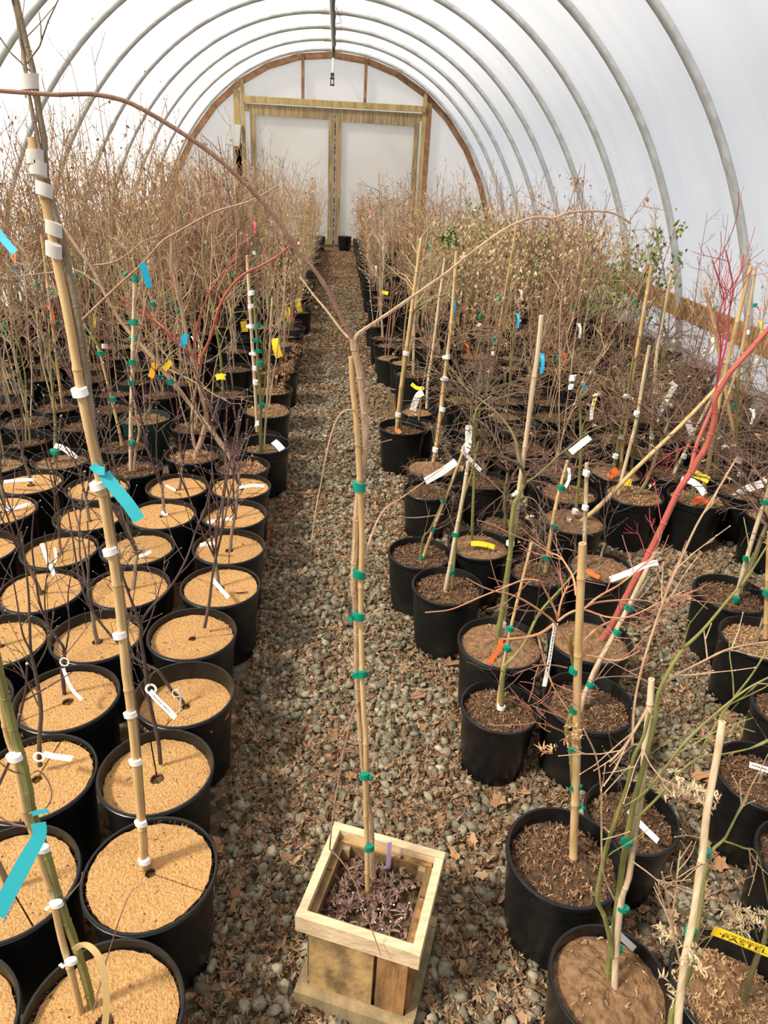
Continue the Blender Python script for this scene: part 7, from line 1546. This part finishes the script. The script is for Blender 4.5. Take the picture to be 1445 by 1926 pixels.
GRID = [('L', -1.764, 3.416, 37, 6, 'p', 0.91), ('L', -0.65, 3.712, 36, 2, 's', 0.81), ('L', -1.245, 3.699, 36, 4, 'p', 0.81), ('L', -1.531, 3.712, 36, 5, 'p', 0.96), ('L', -1.827, 3.706, 36, 6, 's', 1.1), ('L', -1.176, 3.987, 35, 4, 's', 0.83), ('L', -1.472, 3.984, 35, 5, 'p', 0.95), ('L', -1.768, 3.995, 35, 6, 'p', 1.02), ('L', -0.959, 4.279, 34, 3, 's', 1.0), ('L', -1.24, 4.284, 34, 4, 'p', 0.86), ('L', -1.531, 4.281, 34, 5, 'p', 1.12), ('L', -1.833, 4.281, 34, 6, 'p', 0.93), ('L', -2.131, 4.268, 34, 7, 'p', 1.12), ('L', -0.87, 4.558, 33, 3, 'p', 0.8), ('L', -1.184, 4.553, 33, 4, 'p', 0.82), ('L', -1.479, 4.56, 33, 5, 'p', 1.13), ('L', -1.773, 4.561, 33, 6, 'l', 0.99), ('L', -2.05, 4.56, 33, 7, 'p', 0.99), ('L', -0.955, 4.839, 32, 3, 'p', 0.98), ('L', -1.252, 4.836, 32, 4, 's', 0.92), ('L', -1.53, 4.843, 32, 5, 's', 1.05), ('L', -1.829, 4.85, 32, 6, 'p', 0.91), ('L', -2.136, 4.852, 32, 7, 's', 1.11), ('L', -2.428, 4.848, 32, 8, 'l', 1.05), ('L', -0.871, 5.121, 31, 3, 's', 1.0), ('L', -1.172, 5.121, 31, 4, 's', 0.82), ('L', -1.461, 5.133, 31, 5, 'p', 0.93), ('L', -1.762, 5.131, 31, 6, 'l', 1.12), ('L', -2.066, 5.12, 31, 7, 's', 0.89), ('L', -2.347, 5.122, 31, 8, 'l', 1.08), ('L', -0.282, 5.409, 30, 1, 'l', 0.73), ('L', -0.647, 5.42, 30, 2, 's', 0.99), ('L', -0.959, 5.406, 30, 3, 's', 0.98), ('L', -1.238, 5.417, 30, 4, 's', 0.95), ('L', -1.535, 5.415, 30, 5, 's', 1.19), ('L', -1.828, 5.407, 30, 6, 's', 1.07), ('L', -2.124, 5.411, 30, 7, 's', 1.09), ('L', -2.416, 5.407, 30, 8, 's', 1.13), ('L', -2.712, 5.415, 30, 9, 's', 1.19), ('L', -0.284, 5.691, 29, 1, 'p', 0.71), ('L', -1.182, 5.707, 29, 4, 's', 0.9), ('L', -1.47, 5.697, 29, 5, 's', 1.21), ('L', -1.761, 5.69, 29, 6, 's', 1.11), ('L', -2.06, 5.704, 29, 7, 's', 0.98), ('L', -2.36, 5.707, 29, 8, 's', 1.17), ('L', -2.64, 5.703, 29, 9, 'l', 1.13), ('L', -0.294, 5.993, 28, 1, 's', 0.84), ('L', -0.944, 5.987, 28, 3, 's', 0.89), ('L', -1.24, 5.982, 28, 4, 'l', 0.89), ('L', -1.548, 5.978, 28, 5, 'l', 1.01), ('L', -1.827, 5.982, 28, 6, 's', 1.06), ('L', -2.128, 5.977, 28, 7, 's', 1.21), ('L', -2.431, 5.988, 28, 8, 's', 1.04), ('L', -2.73, 5.975, 28, 9, 'b', 1.19), ('L', -0.284, 6.276, 27, 1, 'b', 0.7), ('L', -0.583, 6.27, 27, 2, 's', 1.09), ('L', -0.875, 6.279, 27, 3, 's', 1.02), ('L', -1.171, 6.275, 27, 4, 's', 1.06), ('L', -1.474, 6.279, 27, 5, 's', 1.12), ('L', -1.757, 6.274, 27, 6, 's', 1.03), ('L', -2.063, 6.273, 27, 7, 'r', 1.2), ('L', -2.357, 6.268, 27, 8, 'l', 1.04), ('L', -2.652, 6.26, 27, 9, 's', 1.11), ('L', -0.658, 6.564, 26, 2, 's', 0.9), ('L', -0.959, 6.564, 26, 3, 'r', 1.08), ('L', -1.243, 6.551, 26, 4, 's', 0.92), ('L', -1.546, 6.564, 26, 5, 'p', 1.17), ('L', -1.842, 6.55, 26, 6, 's', 1.22), ('L', -2.137, 6.561, 26, 7, 'l', 1.11), ('L', -2.416, 6.55, 26, 8, 's', 1.01), ('L', -2.728, 6.546, 26, 9, 's', 1.0), ('L', -0.589, 6.848, 25, 2, 'l', 1.04), ('L', -0.877, 6.849, 25, 3, 'p', 1.03), ('L', -1.174, 6.844, 25, 4, 'l', 0.99), ('L', -1.47, 6.833, 25, 5, 'l', 1.09), ('L', -1.774, 6.833, 25, 6, 'p', 1.03), ('L', -2.062, 6.844, 25, 7, 'p', 1.05), ('L', -2.357, 6.838, 25, 8, 's', 1.2), ('L', -2.66, 6.849, 25, 9, 's', 1.01), ('L', -0.66, 7.126, 24, 2, 's', 1.03), ('L', -0.956, 7.132, 24, 3, 'r', 1.03), ('L', -1.237, 7.134, 24, 4, 's', 1.06), ('L', -1.533, 7.127, 24, 5, 's', 1.13), ('L', -1.827, 7.121, 24, 6, 's', 1.2), ('L', -2.128, 7.116, 24, 7, 's', 1.03), ('L', -2.418, 7.128, 24, 8, 's', 1.2), ('L', -2.717, 7.122, 24, 9, 'l', 1.2), ('L', -0.582, 7.414, 23, 2, 's', 0.99), ('L', -0.87, 7.407, 23, 3, 's', 1.03), ('L', -1.175, 7.411, 23, 4, 's', 0.92), ('L', -1.476, 7.401, 23, 5, 'l', 1.21), ('L', -1.761, 7.402, 23, 6, 'r', 1.19), ('L', -2.06, 7.4, 23, 7, 'l', 1.13), ('L', -2.353, 7.4, 23, 8, 'l', 0.97), ('L', -2.65, 7.403, 23, 9, 's', 1.2), ('L', -0.285, 7.701, 22, 1, 's', 0.74), ('L', -0.653, 7.686, 22, 2, 's', 1.09), ('L', -1.24, 7.702, 22, 4, 's', 1.03), ('L', -1.829, 7.699, 22, 6, 's', 1.01), ('L', -2.435, 7.703, 22, 8, 'p', 1.04), ('L', -0.285, 8.003, 21, 1, 's', 0.83), ('L', -0.884, 8.007, 21, 3, 's', 0.98), ('L', -1.479, 8.0, 21, 5, 's', 1.08), ('L', -2.067, 8.01, 21, 7, 's', 1.1), ('L', -2.657, 7.997, 21, 9, 's', 1.08), ('L', -0.287, 8.323, 20, 1, 's', 0.69), ('L', -0.658, 8.314, 20, 2, 'r', 0.9), ('L', -1.25, 8.322, 20, 4, 's', 1.09), ('L', -1.839, 8.316, 20, 6, 'l', 1.08), ('L', -2.433, 8.322, 20, 8, 's', 1.03), ('L', -0.299, 8.63, 19, 1, 's', 0.71), ('L', -0.889, 8.621, 19, 3, 's', 1.1), ('L', -1.468, 8.622, 19, 5, 'r', 0.9), ('L', -2.066, 8.634, 19, 7, 'b', 1.02), ('L', -2.64, 8.616, 19, 9, 'p', 1.03), ('L', -0.287, 8.942, 18, 1, 's', 0.71), ('L', -0.662, 8.935, 18, 2, 's', 0.99), ('L', -1.248, 8.94, 18, 4, 'l', 1.04), ('L', -1.844, 8.928, 18, 6, 's', 0.92), ('L', -2.424, 8.929, 18, 8, 's', 0.94), ('L', -0.293, 9.249, 17, 1, 'b', 0.73), ('L', -0.883, 9.255, 17, 3, 's', 0.89), ('L', -1.476, 9.252, 17, 5, 'l', 1.12), ('L', -2.06, 9.236, 17, 7, 's', 1.06), ('L', -2.652, 9.238, 17, 9, 's', 1.0), ('L', -0.293, 9.554, 16, 1, 's', 0.7), ('L', -0.649, 9.56, 16, 2, 's', 0.91), ('L', -1.249, 9.556, 16, 4, 'p', 1.0), ('L', -1.826, 9.556, 16, 6, 's', 1.04), ('L', -2.423, 9.557, 16, 8, 'l', 0.89), ('L', -0.291, 9.871, 15, 1, 's', 0.7), ('L', -0.886, 9.861, 15, 3, 's', 0.96), ('L', -1.467, 9.858, 15, 5, 's', 1.05), ('L', -2.059, 9.874, 15, 7, 'p', 0.95), ('L', -2.653, 9.866, 15, 9, 's', 0.98), ('L', -0.283, 10.169, 14, 1, 's', 0.71), ('L', -0.647, 10.177, 14, 2, 'r', 0.92), ('L', -1.241, 10.177, 14, 4, 's', 1.09), ('L', -1.828, 10.167, 14, 6, 'b', 1.08), ('L', -2.423, 10.176, 14, 8, 's', 0.9), ('L', -0.29, 10.492, 13, 1, 's', 0.78), ('L', -0.884, 10.489, 13, 3, 'b', 1.11), ('L', -1.474, 10.483, 13, 5, 's', 1.02), ('L', -2.053, 10.492, 13, 7, 's', 0.99), ('L', -2.658, 10.483, 13, 9, 'p', 0.96), ('L', -0.283, 10.804, 12, 1, 'l', 0.73), ('L', -0.282, 11.113, 11, 1, 'r', 0.69), ('L', -0.3, 11.411, 10, 1, 's', 0.77), ('L', -0.663, 11.418, 10, 2, 'l', 1.04), ('L', -1.245, 11.416, 10, 4, 'l', 0.9), ('L', -1.836, 11.408, 10, 6, 's', 1.07), ('L', -2.429, 11.412, 10, 8, 's', 1.03), ('L', -0.298, 11.728, 9, 1, 's', 0.88), ('L', -0.887, 11.73, 9, 3, 's', 0.99), ('L', -1.474, 11.722, 9, 5, 'l', 1.02), ('L', -2.059, 11.72, 9, 7, 's', 0.93), ('L', -2.65, 11.728, 9, 9, 's', 1.03), ('L', -0.289, 12.029, 8, 1, 'b', 0.82), ('L', -0.285, 12.354, 7, 1, 's', 0.76), ('L', -0.294, 12.651, 6, 1, 's', 0.75), ('L', -0.661, 12.655, 6, 2, 's', 0.98), ('L', -1.242, 12.651, 6, 4, 'p', 1.08), ('L', -1.838, 12.662, 6, 6, 's', 0.91), ('L', -2.415, 12.646, 6, 8, 's', 1.1), ('L', -0.3, 12.968, 5, 1, 's', 0.73), ('L', -0.885, 12.974, 5, 3, 's', 0.95), ('L', -1.471, 12.97, 5, 5, 's', 0.91), ('L', -2.054, 12.957, 5, 7, 's', 0.89), ('L', -2.64, 12.964, 5, 9, 'l', 1.02), ('L', -0.281, 13.272, 4, 1, 's', 0.82), ('L', -0.3, 13.582, 3, 1, 'l', 0.8), ('L', -0.29, 13.904, 2, 1, 's', 0.83), ('L', -0.657, 13.887, 2, 2, 's', 0.94), ('L', -1.254, 13.891, 2, 4, 's', 1.0), ('L', -1.83, 13.9, 2, 6, 'p', 0.96), ('L', -2.422, 13.903, 2, 8, 's', 1.11), ('L', -0.298, 14.213, 1, 1, 'p', 0.88), ('L', -0.873, 14.209, 1, 3, 's', 1.06), ('L', -1.462, 14.207, 1, 5, 's', 1.11), ('L', -2.064, 14.202, 1, 7, 's', 1.1), ('L', -2.647, 14.208, 1, 9, 's', 0.93), ('R', 1.226, 3.224, 38, 3, 's', 0.77), ('R', 2.403, 3.21, 38, 7, 'p', 0.74), ('R', 0.862, 3.496, 37, 2, 'w', 1.11), ('R', 1.143, 3.506, 37, 3, 'p', 0.73), ('R', 1.44, 3.491, 37, 4, 'w', 1.09), ('R', 2.332, 3.493, 37, 7, 'w', 1.12), ('R', 2.619, 3.49, 37, 8, 'w', 1.03), ('R', 0.928, 3.777, 36, 2, 'w', 1.14), ('R', 1.217, 3.789, 36, 3, 's', 0.7), ('R', 2.403, 3.792, 36, 7, 'p', 0.85), ('R', 2.701, 3.789, 36, 8, 'w', 1.17), ('R', 1.157, 4.071, 35, 3, 's', 0.69), ('R', 1.446, 4.065, 35, 4, 'p', 0.68), ('R', 1.73, 4.068, 35, 5, 'w', 0.91), ('R', 2.044, 4.076, 35, 6, 'w', 1.17), ('R', 2.339, 4.074, 35, 7, 'w', 1.06), ('R', 2.627, 4.064, 35, 8, 's', 0.82), ('R', 2.911, 4.066, 35, 9, 'w', 0.84), ('R', 0.932, 4.36, 34, 2, 'w', 1.03), ('R', 1.215, 4.363, 34, 3, 'w', 1.04), ('R', 1.508, 4.355, 34, 4, 's', 0.69), ('R', 2.393, 4.36, 34, 7, 'w', 0.88), ('R', 2.7, 4.354, 34, 8, 'p', 0.73), ('R', 0.855, 4.646, 33, 2, 'w', 1.17), ('R', 1.154, 4.645, 33, 3, 'p', 0.72), ('R', 1.44, 4.632, 33, 4, 'p', 0.77), ('R', 2.339, 4.632, 33, 7, 'w', 1.04), ('R', 2.627, 4.633, 33, 8, 'p', 0.74), ('R', 2.918, 4.634, 33, 9, 'w', 0.96), ('R', 1.215, 4.924, 32, 3, 'p', 0.63), ('R', 1.518, 4.916, 32, 4, 's', 0.66), ('R', 1.816, 4.916, 32, 5, 'w', 1.11), ('R', 2.11, 4.918, 32, 6, 'w', 0.97), ('R', 2.397, 4.922, 32, 7, 'w', 0.96), ('R', 2.688, 4.924, 32, 8, 'r', 1.08), ('R', 1.156, 5.202, 31, 3, 'p', 0.65), ('R', 1.447, 5.21, 31, 4, 'p', 0.64), ('R', 1.743, 5.217, 31, 5, 'w', 0.91), ('R', 2.04, 5.22, 31, 6, 'w', 1.0), ('R', 2.34, 5.218, 31, 7, 'w', 0.96), ('R', 2.921, 5.218, 31, 9, 'p', 0.89), ('R', 0.93, 5.499, 30, 2, 's', 0.66), ('R', 1.21, 5.492, 30, 3, 'w', 0.82), ('R', 1.517, 5.494, 30, 4, 'w', 1.03), ('R', 1.802, 5.502, 30, 5, 'w', 0.85), ('R', 2.103, 5.501, 30, 6, 'p', 0.8), ('R', 2.408, 5.488, 30, 7, 's', 0.81), ('R', 0.556, 5.783, 29, 1, 's', 0.77), ('R', 0.858, 5.787, 29, 2, 'l', 0.85), ('R', 1.153, 5.784, 29, 3, 'b', 0.87), ('R', 1.446, 5.785, 29, 4, 'b', 0.86), ('R', 1.742, 5.777, 29, 5, 'b', 0.86), ('R', 2.029, 5.782, 29, 6, 'l', 1.14), ('R', 2.339, 5.778, 29, 7, 'g', 0.94), ('R', 2.625, 5.782, 29, 8, 'g', 0.99), ('R', 2.928, 5.786, 29, 9, 'p', 1.11), ('R', 0.919, 6.057, 28, 2, 's', 0.82), ('R', 1.215, 6.067, 28, 3, 'b', 0.88), ('R', 1.512, 6.074, 28, 4, 'b', 0.9), ('R', 1.809, 6.058, 28, 5, 'g', 0.87), ('R', 2.102, 6.066, 28, 6, 's', 1.0), ('R', 2.399, 6.067, 28, 7, 'g', 0.81), ('R', 2.698, 6.063, 28, 8, 'b', 0.91), ('R', 0.858, 6.356, 27, 2, 'l', 0.92), ('R', 1.159, 6.345, 27, 3, 'g', 0.89), ('R', 1.448, 6.343, 27, 4, 'b', 0.82), ('R', 1.741, 6.345, 27, 5, 'p', 0.82), ('R', 2.038, 6.358, 27, 6, 'l', 1.12), ('R', 2.336, 6.357, 27, 7, 'b', 1.01), ('R', 2.621, 6.349, 27, 8, 'p', 1.07), ('R', 2.914, 6.343, 27, 9, 'b', 1.07), ('R', 0.918, 6.628, 26, 2, 'g', 0.8), ('R', 1.222, 6.643, 26, 3, 'b', 0.94), ('R', 1.512, 6.638, 26, 4, 'g', 0.82), ('R', 1.818, 6.635, 26, 5, 'r', 0.92), ('R', 2.114, 6.638, 26, 6, 'b', 0.87), ('R', 2.41, 6.638, 26, 7, 'p', 1.1), ('R', 2.692, 6.639, 26, 8, 'l', 0.89), ('R', 0.856, 6.926, 25, 2, 's', 0.88), ('R', 1.15, 6.921, 25, 3, 'b', 0.9), ('R', 1.446, 6.92, 25, 4, 'l', 0.92), ('R', 1.738, 6.916, 25, 5, 'b', 0.87), ('R', 2.039, 6.915, 25, 6, 'r', 0.83), ('R', 2.328, 6.917, 25, 7, 'b', 1.07), ('R', 2.62, 6.915, 25, 8, 'p', 0.99), ('R', 2.914, 6.912, 25, 9, 'p', 1.05), ('R', 0.566, 7.197, 24, 1, 's', 0.69), ('R', 0.926, 7.2, 24, 2, 's', 0.91), ('R', 1.213, 7.211, 24, 3, 'b', 0.84), ('R', 1.52, 7.2, 24, 4, 'b', 0.97), ('R', 1.811, 7.211, 24, 5, 'b', 1.01), ('R', 2.097, 7.203, 24, 6, 'g', 0.85), ('R', 2.407, 7.203, 24, 7, 'r', 0.8), ('R', 2.694, 7.208, 24, 8, 'p', 1.0), ('R', 0.568, 7.486, 23, 1, 's', 0.7), ('R', 0.849, 7.49, 23, 2, 'p', 0.83), ('R', 1.15, 7.489, 23, 3, 'g', 0.9), ('R', 1.451, 7.485, 23, 4, 'b', 0.79), ('R', 1.733, 7.493, 23, 5, 's', 0.91), ('R', 2.037, 7.487, 23, 6, 'l', 0.98), ('R', 2.332, 7.494, 23, 7, 'b', 1.08), ('R', 2.631, 7.5, 23, 8, 'b', 0.99), ('R', 2.913, 7.483, 23, 9, 'g', 0.97), ('R', 0.932, 7.784, 22, 2, 'p', 0.83), ('R', 1.519, 7.776, 22, 4, 'b', 0.97), ('R', 2.102, 7.782, 22, 6, 'b', 0.98), ('R', 2.688, 7.781, 22, 8, 'b', 0.91), ('R', 1.145, 8.083, 21, 3, 'p', 0.83), ('R', 1.736, 8.076, 21, 5, 'b', 0.96), ('R', 2.333, 8.087, 21, 7, 'b', 0.79), ('R', 2.916, 8.088, 21, 9, 'g', 1.01), ('R', 0.554, 8.404, 20, 1, 'p', 0.8), ('R', 0.934, 8.394, 20, 2, 's', 0.88), ('R', 1.52, 8.401, 20, 4, 'l', 0.97), ('R', 2.108, 8.401, 20, 6, 'b', 0.98), ('R', 2.696, 8.392, 20, 8, 'b', 0.93), ('R', 0.554, 8.702, 19, 1, 's', 0.71), ('R', 1.145, 8.697, 19, 3, 's', 0.98), ('R', 1.735, 8.7, 19, 5, 's', 0.93), ('R', 2.335, 8.699, 19, 7, 'b', 0.78), ('R', 2.912, 8.697, 19, 9, 'p', 0.8), ('R', 0.565, 9.009, 18, 1, 's', 0.68), ('R', 0.931, 9.012, 18, 2, 'r', 0.95), ('R', 1.516, 9.014, 18, 4, 's', 0.92), ('R', 2.114, 9.009, 18, 6, 's', 1.02), ('R', 2.699, 9.018, 18, 8, 's', 0.78), ('R', 0.554, 9.331, 17, 1, 's', 0.79), ('R', 1.15, 9.318, 17, 3, 's', 0.8), ('R', 1.744, 9.32, 17, 5, 's', 0.92), ('R', 2.335, 9.318, 17, 7, 's', 0.96), ('R', 2.923, 9.324, 17, 9, 'l', 0.97), ('R', 0.568, 9.636, 16, 1, 's', 0.69), ('R', 0.928, 9.639, 16, 2, 's', 0.95), ('R', 1.509, 9.633, 16, 4, 's', 0.96), ('R', 2.114, 9.631, 16, 6, 's', 0.87), ('R', 2.702, 9.645, 16, 8, 's', 0.86), ('R', 0.56, 9.953, 15, 1, 's', 0.75), ('R', 1.159, 9.95, 15, 3, 'b', 0.97), ('R', 1.75, 9.949, 15, 5, 'p', 0.9), ('R', 2.334, 9.954, 15, 7, 'r', 1.0), ('R', 2.924, 9.945, 15, 9, 's', 0.87), ('R', 0.566, 10.568, 13, 1, 's', 0.75), ('R', 0.557, 10.884, 12, 1, 'l', 0.74), ('R', 0.925, 10.883, 12, 2, 's', 0.95), ('R', 1.512, 10.874, 12, 4, 'p', 0.83), ('R', 2.109, 10.882, 12, 6, 'g', 0.91), ('R', 2.697, 10.885, 12, 8, 'p', 0.99), ('R', 0.561, 11.178, 11, 1, 'b', 0.68), ('R', 1.154, 11.181, 11, 3, 'b', 0.93), ('R', 1.74, 11.185, 11, 5, 's', 1.02), ('R', 2.331, 11.194, 11, 7, 's', 0.79), ('R', 2.914, 11.181, 11, 9, 'g', 0.81), ('R', 0.56, 11.502, 10, 1, 's', 0.72), ('R', 0.554, 11.796, 9, 1, 'l', 0.78), ('R', 0.554, 12.116, 8, 1, 's', 0.8), ('R', 0.92, 12.11, 8, 2, 'b', 0.94), ('R', 1.52, 12.112, 8, 4, 'l', 0.87), ('R', 2.109, 12.124, 8, 6, 's', 0.89), ('R', 2.699, 12.115, 8, 8, 's', 0.79), ('R', 0.566, 12.425, 7, 1, 'b', 0.73), ('R', 1.158, 12.431, 7, 3, 's', 0.97), ('R', 1.731, 12.428, 7, 5, 'p', 0.95), ('R', 2.326, 12.422, 7, 7, 's', 1.0), ('R', 2.922, 12.431, 7, 9, 's', 0.88), ('R', 0.569, 12.744, 6, 1, 'p', 0.8), ('R', 0.568, 13.041, 5, 1, 's', 0.82), ('R', 0.563, 13.36, 4, 1, 'p', 0.74), ('R', 0.917, 13.36, 4, 2, 'b', 0.91), ('R', 1.511, 13.362, 4, 4, 's', 0.83), ('R', 2.107, 13.355, 4, 6, 'p', 0.78), ('R', 2.704, 13.351, 4, 8, 's', 0.79), ('R', 0.558, 13.665, 3, 1, 'r', 0.7), ('R', 1.143, 13.672, 3, 3, 'r', 0.9), ('R', 1.74, 13.673, 3, 5, 's', 0.89), ('R', 2.329, 13.66, 3, 7, 's', 0.87), ('R', 2.911, 13.664, 3, 9, 'p', 0.99), ('R', 0.553, 13.972, 2, 1, 'b', 0.86)]
LOOKS = {'s': 'tan twiggy shrub', 'l': 'shrub holding dry leaves', 'b': 'shrub of beige leaves', 'g': 'green-leaved shrub', 'r': 'red-stemmed shrub', 'p': 'sparse sapling', 'w': 'low dark weeping mound'}
used = set()
for i, (side, x, y, row, col, look, sc) in enumerate(GRID):
    r = random.Random(9000 + i)
    bed = 'coir-side bed' if side == 'L' else 'bed across the aisle'
    lab = '%s, %s, %s row from doors, %s from aisle' % (LOOKS[look], bed, ordinal(row), ordinal(col))
    nm = 'potted_sapling' if look in 'pw' else 'potted_shrub'
    t = thing(nm, lab, 'potted tree' if look in 'pw' else 'potted shrub', (x, y, 0), 0, 'crowded saplings of the coir-side bed' if side == 'L' else 'crowded saplings of the bed facing the coir pots')
    far = y > 6.5
    z = pot_of(t, 'lipped', 'pot', soil='far' if far else r.choice(('bark', 'tan', 'bark', 'far')), seed=i, sc=1.0, fill=r.uniform(.02, .05), low=far)
    me = r.choice({'s': SH, 'l': SHL, 'b': SHB, 'g': SHG, 'r': SHR, 'p': SPARSE, 'w': WEEP}[look])
    rz, sc = fit_inside(me, x, y, z, sc, r)
    link('stems', me, t, (0, 0, z), rz, sc)
    if look in 'ps' and r.random() < .09:
        ci = r.randrange(3)
        link('bamboo_stake', CANES[ci], t, (.02, .015, z), r.uniform(0, 6.28), r.uniform(.8, 1.1))
    if look in 'psl' and r.random() < .55:
        for k in range(r.choice((1, 2, 2))):
            link('tie', TIEG if r.random() < .7 else TIEW, t, (.012, .0, z + r.uniform(.12, .75)), r.uniform(0, 6.28), 1.1)
    if r.random() < .30:
        c = r.choice(('yellow_tag', 'orange_tag', 'white_tag', 'white_tag', 'blue_tag', 'pink_tag', 'teal_tag', 'yellow_tag')) if side == 'L' else r.choice(('yellow_tag', 'white_tag', 'white_tag', 'orange_tag', 'blue_tag', 'pink_tag'))
        link('plant_tag', TAGM[c], t, (r.uniform(-.02, .02), -.02, z + r.uniform(.12, .85)), r.uniform(-.7, .7), r.uniform(.45, .8))

t = thing('potted_sapling', 'lone black pot with thin straight sapling against the door wall', 'potted tree', (.27, 14.35, 0))
z = pot_of(t, 'smooth', 'pot', soil='far', seed=3, sc=1.08)
link('stem', SAP[3], t, (0, 0, z), 1.0, .85)
t = thing('potted_sapling', 'dark green pot at the foot of the doors beside the coir-side bed', 'potted tree', (-.22, 14.2, 0))
z = pot_of(t, 'smooth', 'pot_green', soil='far', seed=5, sc=1.05); link('stem', SAP[2], t, (0, 0, z), 2.0, .7)
